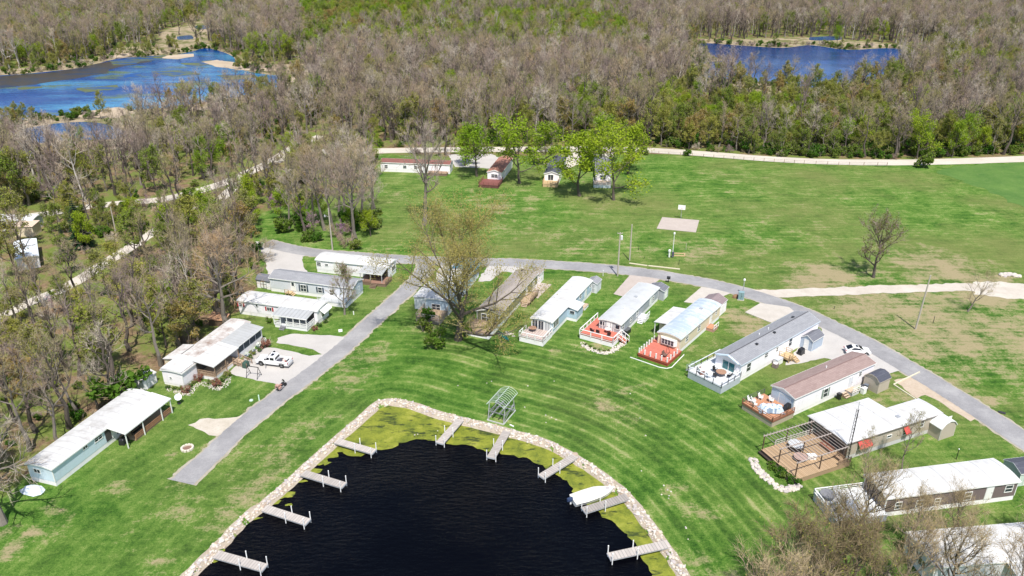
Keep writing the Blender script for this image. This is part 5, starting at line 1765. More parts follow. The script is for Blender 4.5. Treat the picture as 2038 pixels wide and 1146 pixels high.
def shrub(seed, H=2.6, rad=1.7, n=900, leaf=0.26, stems=7, bare=False):
    r = random.Random(seed)
    Wd, C = MB(), MB()
    for k in range(stems):
        az = 6.283 * k / stems + r.random()
        q = Vector((math.cos(az) * rad * r.uniform(.3, .75), math.sin(az) * rad * r.uniform(.3, .75), H * r.uniform(.55, .9)))
        Wd.tube([(0, 0, -.1), q * .5 + Vector((0, 0, H * .15)), q], [.05, .035, .012], 4, cap=False)
    lobes = [(Vector((r.uniform(-.8, .8) * rad, r.uniform(-.8, .8) * rad, H * r.uniform(.2, .95))), rad * r.uniform(.2, .5)) for _ in range(11)]
    for _ in range(n):
        c, s = r.choice(lobes)
        q = c + rvec(r) * s * r.random() ** .35
        if q.z < .05:
            q.z = .05 + r.random() * .3
        if bare or r.random() < .12:
            d = (q - Vector((0, 0, .1))).normalized() + rvec(r) * .7
            d.normalize()
            w = d.cross(rvec(r)).normalized() * .022
            C.face((q - w, q + w, q + d * r.uniform(.4, .9)), 0)
        if not bare:
            a = rvec(r)
            b = a.cross(rvec(r)).normalized()
            s2 = leaf * r.uniform(.6, 1.3) / 2
            a, b = a * s2, b * s2 * .8
            C.face((q - a - b, q + a - b, q + a + b, q - a + b), 1)
    return Wd, C

class Kind:
    """one grown shape: trunk mesh and crown mesh, shared by its copies"""
    def __init__(s, wc, bark, twig=None, leaf=None, H=16.0):
        s.H = H
        s.tm = wc[0].mesh('trunk', [bark], fix=False)
        s.cm = wc[1].mesh('crown', [twig or TWIG, leaf or BUD], fix=False)
    def put(s, name, label, cat, x, y, h, rot, group=None, fat=1.0, z=0.0):
        e = thing(name, label, cat, Fr((x, y, z), rot), group)
        k = h / s.H
        e.scale = (k * fat, k * fat, k)
        for nm, me in (('trunk', s.tm), ('crown', s.cm)):
            o = bpy.data.objects.new(nm, me)
            col.objects.link(o)
            o.parent = e
        return e

rs = random.Random(77)
BARE = [Kind(grow(100 + i, 16, rad=rd_, th=th_, tr=tr_, nl=nl_, nsub=4, nss=4, twigs=(5, 1.25, .04), kink=.6, up=up_, shape=sh_), bk)
        for i, (rd_, th_, tr_, nl_, up_, sh_, bk) in enumerate(((4.2, 6.0, .36, 8, .65, .45, BARK), (4.8, 5.0, .42, 8, .55, .55, BARKD), (3.4, 7.0, .32, 7, .85, .4, BARKD), (5.2, 4.5, .46, 9, .5, .6, BARKD), (3.8, 5.5, .34, 8, .75, .5, BARK), (4.4, 6.5, .40, 8, .6, .45, BARKD)))]
PALE = [Kind(grow(150 + i, 16, rad=4.3, th=5.5, tr=.3, nl=9, nsub=4, nss=4, twigs=(7, 1.0, .055), up=.55), BARKP) for i in range(2)]
BUDS = [Kind(grow(200 + i, 14, rad=rd_, th=th_, tr=.22, nl=10, nsub=5, nss=5, twigs=(4, .9, .05), leaf=(lv, .25, .6), up=.5, shape=.5), bk, TWIG, BUD, 14)
        for i, (rd_, th_, lv, bk) in enumerate(((4.0, 3.0, 11, BARK), (4.6, 3.5, 14, BARKD), (3.6, 2.6, 9, BARK), (4.2, 3.2, 12, BARKD)))]
LEAFY = [Kind(grow(300 + i, 13, rad=rd_, th=2.6, tr=.22, nl=10, nsub=5, nss=4, twigs=(2, .8, .05), leaf=(17, .25, 1.05), up=.5, shape=.6), BARKD, TWIG, LEAF, 13) for i, rd_ in enumerate((4.0, 4.6, 3.5))]
REDB = [Kind(grow(400 + i, 6, rad=2.6, th=1.0, tr=.1, nl=8, nsub=4, nss=4, twigs=(2, .5, .035), leaf=(7, .16, .4), up=.4, shape=.7, kink=.5), BARKD, TWIG, PINK, 6) for i in range(2)]
CONI = [Kind(conifer(500 + i), BARKD, NEEDLE, NEEDLE, 14) for i in range(2)]
SHR = [Kind(shrub(600 + i, n=nn), BARK, TWIG, SHRUBLEAF, 2.6) for i, nn in enumerate((900, 1100, 800))]
SHB = [Kind(shrub(650 + i, n=900, bare=True), BARK, TWIG, SHRUBLEAF, 2.6) for i in range(2)]

# --- where the woods stand
def allowed(p, margin_road=3.5):
    q = np.array([p])
    if inside(q, LAWN)[0] and dist_line(q, LAWN, True)[0] > 0.3:
        return False
    for lk in (LAKE, POOL, RLAKE):
        if inside(q, lk)[0] or dist_line(q, lk, True)[0] < 4:
            return False
    for ln, w in ROADS:
        if dist_line(q, ln)[0] < w / 2 + margin_road - 1.0:
            return False
    return True

FOOT = []
for o_ in list(col.objects):
    if o_.get('category') in ('mobile home', 'shed', 'house', 'bin'):
        ws = [c for c in o_.children if c.name.startswith(('wall', 'bin_body', 'side_room', 'back_room', 'front_room'))]
        for w_ in ws:
            v = np.array([w_.data.vertices[i].co[:2] for i in range(len(w_.data.vertices))])
            lo, hi = v.min(0), v.max(0)
            FOOT.append((Fr(o_.location, o_.rotation_euler.z), lo, hi))

def off_foot(x, y, mg=1.0):
    for f, lo, hi in FOOT:
        l = f.l(Vector((x, y, 0)))
        if lo[0] - mg < l.x < hi[0] + mg and lo[1] - mg < l.y < hi[1] + mg:
            return False
    return True

SPARSE = [xy(W2([(1330, 215), (1370, 168), (1500, 150), (1780, 150), (1830, 190), (1800, 252), (1500, 262), (1340, 262)])),
          xy(W2([(-300, 352), (-300, 235), (60, 235), (300, 215), (330, 225), (280, 300), (200, 330)])), xy(W2([(250, 222), (440, 190), (620, 150), (660, 185), (560, 245), (330, 310)]))]
GLADE = xy(W2([(-300, 520), (60, 470), (220, 435), (330, 440), (250, 490), (180, 520), (60, 600), (-300, 680)]))

wood_pts = []
rg = random.Random(5)
yv = 70.0
while yv < 1120:
    st = 5.4 if yv < 330 else 5.6 + (yv - 330) * 0.003
    half = 0.72 * math.hypot(yv, CAM_H) + 30
    xv = -half
    while xv < half:
        x, y = xv + rg.uniform(-.45, .45) * st, yv + rg.uniform(-.45, .45) * st
        xv += st
        wood_pts.append((x, y))
    yv += st
A = np.array(wood_pts)
ok = np.ones(len(A), bool)
inl = inside(A, LAWN)
ok &= ~(inl & (dist_line(A, LAWN, True) > 0.4))
for lk in (LAKE, POOL, RLAKE):
    ok &= ~inside(A, lk)
    ok &= dist_line(A, lk, True) > 5
for m in MARSH + [SPIT]:
    ok &= ~(inside(A, m) & (np.array([rg.random() for _ in A]) > 0.03))
for q in POOLS_FAR:
    ok &= ~inside(A, xy(W2(q)))
for ln, w in ROADS:
    ok &= dist_line(A, ln) > w / 2 + (2.2 if ln is FAR_ROAD or ln is WOOD_ROAD or ln is LEFT_ROAD else 3.0)
for s in SPARSE:
    ok &= ~(inside(A, s) & (np.array([rg.random() for _ in A]) > 0.7))
ok &= ~(inside(A, GLADE) & (np.array([rg.random() for _ in A]) > 0.33))
near_left = (A[:, 1] < 140)
ok &= ~(near_left & (np.array([rg.random() for _ in A]) > 0.92))
A = A[ok]
A = np.array([p for p in A if off_foot(p[0], p[1], 1.6)])
dcam = np.hypot(A[:, 0], A[:, 1])
# only what the picture can show, with a margin for a step to the side
pu = A[:, 0] / (A[:, 1] * CT + CAM_H * ST) * FPX + 1019
vis = (pu > -260) & (pu < 2300)
A, dcam, pu = A[vis], dcam[vis], pu[vis]
order = np.argsort(dcam)
A, dcam, pu = A[order], dcam[order], pu[order]
# thin the trees that stand between the viewer's side and the open places behind them
OPEN = np.zeros(len(A))
dirs = A / dcam[:, None]
for s in np.arange(4, 42, 4.0):
    q = A + dirs * s
    for ln, w in ((WOOD_ROAD, 4), (LEFT_ROAD, 4), (FAR_ROAD, 4)):
        OPEN = np.maximum(OPEN, (dist_line(q, ln) < 3.5) * (1 - s / 60))
    for lk in (LAKE, RLAKE, POOL):
        OPEN = np.maximum(OPEN, inside(q, lk) * (1 - s / 70) * (.35 if lk is RLAKE else 1))
keep = np.array([rg.random() for _ in A]) > OPEN * .5
A, dcam, pu, OPEN = A[keep], dcam[keep], pu[keep], OPEN[keep]

def zone_mix(x, y):
    """share of budding, leafy and pale trees at a place"""
    n = mnoise.noise(Vector((x * .012, y * .009, 3.0)))
    n2 = mnoise.noise(Vector((x * .02, y * .015, 9.0)))
    bud = .13 + max(0, n) * .9
    lf = .02 + max(0, n2 - .08) * .8
    return bud, lf

LIM = {'bare': 285, 'bud': 120, 'leaf': 45}
cnt = {'bare': 0, 'bud': 0, 'leaf': 0}
far_pts = []
def woodlabel(x, y):
    if y > 225 and x > -40:
        return 'in the woods beyond the far gravel road', 'woods beyond the far road'
    if y > 165:
        return 'in the woods around the blue lake on the left', 'woods by the left lake'
    return 'in the leaf-strewn woods behind the homes on the left', 'woods behind the left homes'

p_b = P(1650, 300)
for i, (x, y) in enumerate(A):
    bud, lf = zone_mix(x, y)
    u = pu[i]
    if y < 165 and x < -40:
        bud, lf = .30, .015
    if u > 1300 and 228 < y < 300:
        bud, lf = bud + .10, lf + .10
    if 300 < y < 520 and u > 1750:
        bud += .25
    if y > 430 and 600 < u < 1250:
        bud, lf = bud + .26, lf + .34
    if y > 420 and u < 420:
        bud, lf = bud + .14, lf + .12
    q = rg.random()
    k = 'leaf' if q < lf else 'bud' if q < lf + bud else 'bare'
    h = rg.uniform(14, 20) if k == 'bare' else rg.uniform(9, 15) if k == 'bud' else rg.uniform(8, 13)
    if y < 165:
        h *= .9
    if u > 1330 and u < 1800 and 245 < y < 330:
        h *= .8
    if x < -60 and 215 < y < 300:
        h *= .85
    h *= 1 - .22 * OPEN[i]
    rot = rg.uniform(0, 6.28)
    if cnt[k] < LIM[k]:
        cnt[k] += 1
        w, g = woodlabel(x, y)
        if k == 'bare':
            pale = rg.random() < .02
            (rg.choice(PALE) if pale else rg.choice(BARE)).put('bare_tree', ('pale-barked bare tree ' if pale else 'leafless grey-brown tree ') + w, 'tree', x, y, h, rot, ('pale bare trees in the ' if pale else 'bare trees in the ') + g, rg.uniform(.85, 1.15))
        elif k == 'bud':
            rg.choice(BUDS).put('budding_tree', 'tree in yellow-green spring bud ' + w, 'tree', x, y, h, rot, 'budding trees in the ' + g, rg.uniform(.9, 1.2))
        else:
            rg.choice(LEAFY).put('leafy_tree', 'bright green leafy tree ' + w, 'tree', x, y, h, rot, 'leafy trees in the ' + g, rg.uniform(.9, 1.15))
    else:
        far_pts.append((x, y, 0, h, rot, k))

def scatter(name, pts, protos, kind='stuff'):
    """pts: (x, y, z, scale, turn, which). One object whose points carry copies of the grown shapes"""
    me = bpy.data.meshes.new(name)
    me.from_pydata([p[:3] for p in pts], [], [])
    for nm, ty, k in (('size', 'FLOAT', 3), ('turn', 'FLOAT', 4), ('which', 'INT', 5)):
        a = me.attributes.new(nm, ty, 'POINT')
        a.data.foreach_set('value', np.array([p[k] for p in pts], np.int32 if ty == 'INT' else np.float32))
    o = bpy.data.objects.new(name, me)
    col.objects.link(o)
    o['kind'] = kind
    cl = bpy.data.collections.new(name + '_shapes')
    for i, (tm, cm) in enumerate(protos):
        nm = len(tm.vertices)
        v = np.empty(nm * 3, np.float32)
        tm.vertices.foreach_get('co', v)
        mats = list(tm.materials) + list(cm.materials)
        import bmesh
        bm = bmesh.new()
        bm.from_mesh(tm)
        for f in bm.faces:
            f.material_index = 0
        n0 = len(bm.faces)
        bm.from_mesh(cm)
        bm.faces.ensure_lookup_table()
        for f in bm.faces[n0:]:
            f.material_index += 1
        m2 = bpy.data.meshes.new('shape')
        bm.to_mesh(m2)
        bm.free()
        for m in mats:
            m2.materials.append(m)
        cl.objects.link(bpy.data.objects.new('shape_%02d' % i, m2))
    ng = bpy.data.node_groups.new(name, 'GeometryNodeTree')
    ng.interface.new_socket('Geometry', in_out='INPUT', socket_type='NodeSocketGeometry')
    ng.interface.new_socket('Geometry', in_out='OUTPUT', socket_type='NodeSocketGeometry')
    N = ng.nodes.new
    gi, go, ip, ci = N('NodeGroupInput'), N('NodeGroupOutput'), N('GeometryNodeInstanceOnPoints'), N('GeometryNodeCollectionInfo')
    ci.inputs[0].default_value = cl
    ci.inputs[1].default_value = True
    ci.inputs[2].default_value = True
    def attr(nm, ty):
        a = N('GeometryNodeInputNamedAttribute')
        a.data_type = ty
        a.inputs[0].default_value = nm
        return a.outputs[0]
    cx = N('ShaderNodeCombineXYZ')
    L = ng.links.new
    L(attr('turn', 'FLOAT'), cx.inputs[2])
    L(gi.outputs[0], ip.inputs['Points'])
    L(ci.outputs[0], ip.inputs['Instance'])
    ip.inputs['Pick Instance'].default_value = True
    L(attr('which', 'INT'), ip.inputs['Instance Index'])
    L(cx.outputs[0], ip.inputs['Rotation'])
    L(attr('size', 'FLOAT'), ip.inputs['Scale'])
    L(ip.outputs[0], go.inputs[0])
    md = o.modifiers.new('copies', 'NODES')
    md.node_group = ng
    return o

allk = BARE + PALE + BUDS + LEAFY + CONI
ib, ip_, iu, il, ic = 0, len(BARE), len(BARE) + len(PALE), len(BARE) + len(PALE) + len(BUDS), len(BARE) + len(PALE) + len(BUDS) + len(LEAFY)
fp = []
for x, y, z, h, rot, k in far_pts:
    if k == 'bare':
        w = ip_ + rg.randrange(2) if rg.random() < .05 + (.25 if mnoise.noise(Vector((x * .02, y * .02, 30))) > .38 else 0) else rg.randrange(len(BARE))
    elif k == 'bud':
        w = iu + rg.randrange(len(BUDS))
    else:
        w = il + rg.randrange(len(LEAFY)) if rg.random() > .06 else ic + rg.randrange(2)
    fp.append((x, y, z, h / allk[w].H, rot, w))
scatter('forest', fp, [(k.tm, k.cm) for k in allk])
print('trees', cnt, 'forest', len(fp))

# undergrowth of the woods
ug = []
for i in range(16000):
    d = rg.uniform(0, 1) ** .7
    y = 72 + d * 430
    half = .72 * math.hypot(y, CAM_H) + 20
    ug.append((rg.uniform(-half, half), y))
U = np.array(ug)
ok = ~(inside(U, LAWN) & (dist_line(U, LAWN, True) > 0.6))
for lk in (LAKE, POOL, RLAKE):
    ok &= ~inside(U, lk)
for ln, w in ROADS:
    ok &= dist_line(U, ln) > w / 2 + 1.6
dens = np.array([mnoise.noise(Vector((x * .03, y * .03, 5.0))) for x, y in U])
ok &= (dens + np.array([rg.uniform(-.45, .45) for _ in U])) > .0
dFR = dist_line(U, FAR_ROAD)
U = U[ok]
U = np.array([p for p in U if off_foot(p[0], p[1], .8)])
up_ = []
for x, y in U:
    n = mnoise.noise(Vector((x * .02, y * .02, 15.0)))
    w = rg.randrange(3) if rg.random() < .45 + n * .8 else 3 + rg.randrange(2)
    if rg.random() < .05 and y < 260 and x < 10:
        w = 5 + rg.randrange(2)
    if w > 2 and w < 5 and rg.random() < .55:
        up_.append((x, y, 0, rg.uniform(.28, .6), rg.uniform(0, 6.28), 7 + rg.randrange(len(BUDS))))
        continue
    up_.append((x, y, 0, rg.uniform(.35, 1.1) * (.75 if y < 150 else 1.0) * (.5 if w > 4 else 1), rg.uniform(0, 6.28), w))
# a denser green hem along the far road
fl = FAR_ROAD[(FAR_ROAD[:, 0] > 20)]
for i in range(len(fl) - 1):
    for k in range(5):
        t = rg.random()
        q = fl[i] + (fl[i + 1] - fl[i]) * t
        off = rg.uniform(5.5, 20) if k else rg.uniform(5, 7.5)
        if rg.random() < .75:
            up_.append((q[0] + rg.uniform(-1, 1), q[1] + off, 0, rg.uniform(.5, 1.5), rg.uniform(0, 6.28), rg.randrange(3)))
for lk, nn in ((RLAKE, 9), (LAKE, 3)):
    for i in range(len(lk) - 1):
        for k in range(nn):
            q = lk[i] + (lk[i + 1] - lk[i]) * rg.random() + np.array([rg.uniform(-9, 9), rg.uniform(-9, 9)])
            if not inside(np.array([q]), lk)[0] and rg.random() < .6:
                up_.append((q[0], q[1], 0, rg.uniform(.4, 1.2), rg.uniform(0, 6.28), rg.choice((0, 1, 2, 3, 4, 3, 4))))
for i in range(700):
    u_, v_ = rg.uniform(1300, 2100), rg.uniform(196, 300)
    q = P(u_, v_)
    if dist_line(np.array([[q.x, q.y]]), FAR_ROAD)[0] > 7:
        up_.append((q.x, q.y, 0, rg.uniform(.5, 1.5) if rg.random() < .6 else rg.uniform(.3, .6), rg.uniform(0, 6.28), rg.randrange(3)) if rg.random() < .6 else (q.x, q.y, 0, rg.uniform(.3, .6), rg.uniform(0, 6.28), 7 + rg.randrange(4)))
sc_kinds = SHR + SHB + REDB + BUDS
scatter('undergrowth', up_, [(k.tm, k.cm) for k in sc_kinds])
print('undergrowth', len(up_))

# --- trees one can point to
def spot(kind, name, label, u, v, h, rot=0.0, group=None, fat=1.0, cat='tree'):
    p = P(u, v)
    return kind.put(name, label, cat, p.x, p.y, h, rot, group, fat)

# the great budding tree between the first two homes
big = Kind(grow(901, 24, rad=13.5, th=2.6, tr=.72, nl=12, nsub=7, nss=6, twigs=(12, 1.7, .04), leaf=(60, .16, 1.5), up=.45, shape=.95, top=.55, kink=.5), BARKD, TWIG, spread_mat('willow_buds', [(0, (.30, .29, .07)), (.5, (.40, .34, .11)), (1, (.28, .31, .07))], .8, .5, .35), 24)
spot(big, 'budding_tree', 'large spreading tree in yellow bud between the white-roofed and olive homes', 912, 676, 20.5, 1.2, fat=1.08)
oak = Kind(grow(902, 24, rad=7.0, th=8.0, tr=.55, nl=13, nsub=6, nss=5, twigs=(7, 1.4, .04), up=.7, shape=.5, top=.75, kink=.3), BARK, H=24)
spot(oak, 'bare_tree', 'tall bare grey tree standing alone on the meadow before the maroon-roofed home', 845, 447, 25, .5)
grove = Kind(grow(903, 20, rad=5.6, th=8.0, tr=.42, nl=11, nsub=5, nss=5, twigs=(6, 1.2, .038), up=.6, shape=.5), BARK, H=20)
for u, v, h, a, l in ((646, 458, 19, 0, 'bare tree with a straight pale trunk, leftmost tall one of the roadside grove'), (624, 444, 17, 2, 'slender bare tree set back in the roadside grove behind the gravel apron'),
                      (702, 478, 21, 4, 'tall bare tree with forked pale trunk at the front of the roadside grove'), (709, 478, 19, 1, 'leaning bare tree beside the forked trunk in the roadside grove'),
                      (719, 444, 20, 3, 'large bare tree at the right side of the roadside grove'), (590, 430, 15, 5, 'bare grey tree at the left end of the roadside grove'), (675, 430, 18, 2.6, 'bare tree in the middle of the roadside grove'),
                      (745, 415, 16, 1.4, 'bare tree behind the roadside grove toward the maroon-roofed home'), (560, 395, 14, .4, 'bare tree near the bend of the woodland road by the grove'), (650, 395, 16, 2.1, 'bare tree at the back of the roadside grove'), (605, 470, 15, 1.7, 'thin bare tree at the front left edge of the roadside grove'), (665, 460, 17, .3, 'bare tree just left of the forked trunk in the roadside grove'), (740, 455, 15, 2.2, 'thin bare tree at the right foot of the roadside grove'), (575, 455, 14, 3.1, 'thin bare tree at the left foot of the roadside grove'), (690, 440, 18, 1.2, 'tall bare tree behind the forked trunk in the roadside grove'), (610, 415, 16, 2.9, 'bare tree at the back left of the roadside grove'), (725, 400, 16, .9, 'bare tree at the back right of the roadside grove')):
    spot(grove if a % 2 < 1.5 else BARE[1], 'bare_tree', l, u, v, h, a)
for u, v, h, l in ((640, 440, 6.5, 'leafy green young tree among the trunks of the roadside grove'), (700, 462, 6, 'leafy green young tree below the forked trunk of the grove'), (600, 440, 6, 'leafy green young tree at the left inside the roadside grove'), (560, 440, 7.5, 'bright green young tree at the left of the roadside grove'), (738, 470, 6, 'dark green bushy tree at the right foot of the roadside grove')):
    spot(LEAFY[0], 'leafy_tree', l, u, v, h, u * .9, fat=1.3)
for u, v, s, l in ((608, 478, 1.1, 'round dark green shrub at the front of the roadside grove'), (632, 478, 1.0, 'dark green shrub beside the utility pole at the grove'), (713, 494, 1.1, 'green shrub at the road edge right of the grove'),
                   (590, 455, 1.7, 'broad green shrub inside the roadside grove'), (700, 455, 1.7, 'green shrub beneath the forked bare tree'), (735, 450, 1.8, 'dark shrub right of the grove trunks'), (565, 462, 1.4, 'shrub at the meadow edge left of the grove')):
    spot(SHR[int(u) % 3], 'shrub', l, u, v, 2.6 * s, u, cat='shrub')
for u, v, s, l in ((690, 490, 1.1, 'tangle of bare twiggy bush at the foot of the utility pole'), (675, 472, 1.3, 'bare twiggy bush in the roadside grove'), (515, 520, 1.7, 'orange-brown twiggy bush beside the gravel apron')):
    spot(SHB[int(u) % 2], 'shrub', l, u, v, 2.6 * s, u, cat='shrub')
for u, v, h, l in ((520, 405, 4.5, 'pink flowering tree near the bend of the woodland road'), (545, 425, 4.0, 'mauve flowering tree left of the roadside grove'), (625, 462, 4.2, 'pink flowering tree among the trunks of the roadside grove'), (682, 482, 4.0, 'pink flowering tree behind the utility pole'),
                   (128, 590, 3.2, 'small purple flowering tree beside the left woodland track'), (500, 385, 4.5, 'mauve flowering tree at the fork of the woodland roads'), (110, 622, 3.0, 'pale pink flowering bush below the left woodland track')):
    spot(REDB[int(u) % 2], 'redbud_tree', l, u, v, h, u)
# green trees around the four far homes
for u, v, h, k, l, f in ((949, 351, 14, 0, 'bright green tree left of the rusty-roofed home', 1.45), (1034, 365, 16.5, 1, 'broad yellow-green tree between the rusty and black-roofed homes', 1.4), (1153, 390, 16.5, 2, 'green tree right of the yellow timber deck', 1.5),
                         (1221, 398, 17, 1, 'large green tree shading the pale blue-white deck', 1.35), (1250, 345, 14, 0, 'green tree at the edge of the meadow by the far road', 1.35), (1085, 330, 13, 2, 'yellow-green tree behind the black-roofed home', 1.4), (925, 330, 12, 2, 'green tree beside the far gravel apron', 1.3),
                         (1195, 325, 14, 0, 'green tree behind the dark-roofed home near the far road', 1.4)):
    spot(LEAFY[k], 'leafy_tree', l, u, v, h, u * .7, fat=f)
for u, v, h, l in ((1171, 338, 9, 'dark evergreen beside the black-roofed home'), (165, 492, 12.5, 'dark spruce by the glade in the left woods'), (135, 515, 8, 'smaller dark spruce beside the tall one in the left woods'), (308, 50, 16, 'dark conifer at the far shore of the left lake')):
    spot(CONI[int(u) % 2], 'spruce_tree', l, u, v, h, u)
# lone trees on the right
lone = Kind(grow(904, 11, rad=4.6, th=2.4, tr=.3, nl=12, nsub=6, nss=5, twigs=(6, .9, .05), leaf=(7, .16, .6), up=.5, shape=.6, kink=.4), BARKD, TWIG, spread_mat('olive_buds', [(0, (.15, .17, .04)), (1, (.24, .24, .06))], .8, .5, .3), 11)
spot(lone, 'budding_tree', 'lone budding tree with dark trunk on the meadow at right', 1738, 552, 11.5, .3, fat=1.0)
lean = Kind(grow(905, 9, rad=4.2, th=2.0, tr=.2, nl=8, nsub=5, nss=4, twigs=(6, .9, .04), lean=(.32, .05), up=.5, shape=.6, kink=.5), BARK, H=9)
spot(lean, 'bare_tree', 'small leaning bare tree beside the dirt road at right', 1926, 620, 7.0, 0)
spot(SHR[1], 'shrub', 'round bush beside the far gravel road at right', 1838, 333, 4.2, .4, cat='shrub')
# left side, close
t1 = Kind(grow(906, 17, rad=5.6, th=5.0, tr=.48, nl=14, nsub=6, nss=5, twigs=(8, 1.1, .033), up=.2, shape=.7, kink=.3), BARK, H=17)
spot(t1, 'bare_tree', 'big grey bare tree with hanging twigs behind the white porch home', 452, 650, 17.5, .4)
for u, v, h, a, l in ((358, 690, 15, .9, 'slim pale bare tree just behind the rust-stained roof'), (349, 640, 14, 2.2, 'bare tree with broken white trunk behind the rambling home'), (262, 650, 13, 3.3, 'bare brown tree in the woods left of the rambling home')):
    spot(BARE[int(a) % 3 * 2], 'bare_tree', l, u, v, h, a, fat=.9)
dead = Kind(grow(907, 12, rad=3.6, th=4.5, tr=.26, nl=7, nsub=3, nss=3, twigs=(4, .8, .035), lean=(-.18, .05), up=.25, shape=.6, kink=.45), BARK, H=12)
spot(dead, 'bare_tree', 'leaning dead tree with drooping limbs behind the pale blue home', 158, 828, 12.5, 0)
spot(SHR[0], 'shrub', 'dense dark green evergreen bush behind the pale blue home', 238, 798, 5.0, 0, fat=1.3, cat='shrub')
spot(BARE[0], 'bare_tree', 'forked bare tree beside the dark evergreen bush behind the pale blue home', 196, 815, 9, 2)
yard = Kind(grow(908, 10, rad=3.4, th=2.2, tr=.2, nl=11, nsub=6, nss=5, twigs=(9, .8, .035), leaf=(3, .14, .4), up=.7, shape=.6), BARK, TWIG, BUD, 10)
spot(yard, 'budding_tree', 'small tree with rusty buds in front of the pale grey home', 686, 626, 9.5, 0)
for u, v, h, a, l in ((6, 1042, 17, 0, 'bare tree at the left edge casting branch shadows on the pale blue home'), (-75, 900, 17, 2.4, 'bare tree at the left edge of the woods near the pale blue home')):
    spot(t1 if a < 3 else dead, 'bare_tree', l, u, v, h, a)
for u, v, s, l in ((842, 660, 1.0, 'shrub under the left side of the big budding tree'), (870, 690, 1.2, 'green vine-covered shrub below the weathered grey deck'), (850, 640, .9, 'small shrub by the weathered grey deck'), (925, 668, .8, 'shrub at the foot of the big budding tree')):
    spot(SHR[int(u) % 3], 'shrub', l, u, v, 2.6 * s, u, cat='shrub')
TANTWIG = spread_mat('tan_twigs', [(0, (.40, .30, .19)), (.5, (.46, .36, .23)), (1, (.36, .29, .16))])
# bottom right, close to the camera
cl_ = [Kind(grow(910 + i, 11, rad=4.6, th=1.6, tr=.24, nl=13, nsub=7, nss=6, twigs=(7, 1.0, .024), leaf=(2, .09, .5), up=.75, shape=.8, kink=.5, top=.7), bk, TANTWIG, spread_mat('rusty_buds_%s' % 'ab'[i], [(0, (.46, .32, .12)), (.5, (.44, .36, .13)), (1, (.38, .27, .12))], .8, .4, .2), 11) for i, bk in enumerate((BARKD, BARK))]
dk_ = Kind(grow(913, 11, rad=4.8, th=1.2, tr=.26, nl=13, nsub=7, nss=6, twigs=(12, 1.0, .03), leaf=(2, .10, .5), up=.6, shape=.9, kink=.5, top=.65), BARKD, spread_mat('brown_twigs', [(0, (.20, .15, .09)), (.5, (.27, .21, .12)), (1, (.18, .15, .08))]), BUD, 11)
for i, (u, v, h, k, l) in enumerate(((1708, 1062, 10, 0, 'dark-stemmed tree standing before the broad white deck'), (1590, 1235, 12, 1, 'bare rusty-twigged tree leftmost at the bottom right corner'), (1690, 1215, 11, 0, 'bare rusty-twigged tree at the bottom edge below the white deck'),
                          (1790, 1190, 10, 1, 'rusty-twigged tree in front of the hidden white-roofed home'), (1885, 1185, 10, 0, 'dark multi-stemmed tree before the hidden white-roofed home'), (1650, 1160, 9, 0, 'dense dark-twigged tree beside the lower corner of the white deck'),
                          (2075, 1120, 10, 0, 'bare tree at the right edge beside the brown home'), (1810, 1085, 7.5, 1, 'thin rusty-twigged tree along the wall of the brown home'), (1900, 1068, 6.5, 0, 'low twiggy tree before the dark brown wall'), (2010, 1260, 12, 1, 'bare tree at the bottom right corner of the picture'),
                          (1500, 1330, 13, 0, 'bare tree at the bottom edge of the picture nearest the pond'))):
    spot(dk_ if 'dense dark' in l or 'leftmost' in l or 'below the white deck' in l else cl_[k], 'bare_tree', l, u, v, h, i * 1.3)
thin = Kind(grow(915, 9, rad=2.6, th=2.5, tr=.12, nl=9, nsub=5, nss=4, twigs=(6, .8, .025), leaf=(2, .1, .4), up=.9, shape=.7), BARK, TWIG, BUD, 9)
spot(thin, 'budding_tree', 'slender budding tree beside the long tan wall with red awnings', 1795, 935, 8.5, 0)
spot(thin, 'budding_tree', 'slender sparse tree at the front corner of the tan home', 1718, 952, 7.0, 2)

# ---------------------------------------------------------------- docks, boat, boat lift
DOCKW = planks('weathered_dock_boards', (0.40, 0.36, 0.33), (0.54, 0.49, 0.45), 0.42, 0)
nt_ = DOCKW.node_tree
pb_ = next(n for n in nt_.nodes if n.type == 'BSDF_PRINCIPLED')
oi_, hs_, mr_ = nt_.nodes.new('ShaderNodeObjectInfo'), nt_.nodes.new('ShaderNodeHueSaturation'), nt_.nodes.new('ShaderNodeMapRange')
src_ = pb_.inputs['Base Color'].links[0].from_socket
mr_.inputs[3].default_value, mr_.inputs[4].default_value = .68, 1.15
nt_.links.new(oi_.outputs[5], mr_.inputs[0])
nt_.links.new(mr_.outputs[0], hs_.inputs['Value'])
nt_.links.new(src_, hs_.inputs['Color'])
nt_.links.new(hs_.outputs[0], pb_.inputs['Base Color'])
WPIPE = plain('white_pipe', (0.85, 0.85, 0.84), 0.4, 0.05)
dk = bpy.data.objects.new('dock', None)
col.objects.link(dk)
m = MB()
for i in range(38):
    m.box(.02 + i * .2, .195 + i * .2, -.62, .62, .0, .05)
m.obj('dock_boards', DOCKW, dk)
m = MB()
for y in (-.58, .52):
    m.box(0, 7.6, y, y + .06, -.17, -.005)
m.box(7.58, 7.64, -.62, .62, -.16, .04)
m.obj('dock_frame', GTRIM, dk)
for x, y in ((7.45, -.68), (7.45, .68), (4.3, -.68), (4.3, .68)):
    m = MB()
    m.cyl(x, y, -1.3, 1.05, .065, n=10)
    m.cyl(x, y, 1.05, 1.08, .075, n=10)
    m.obj('dock_post', WPIPE, dk)
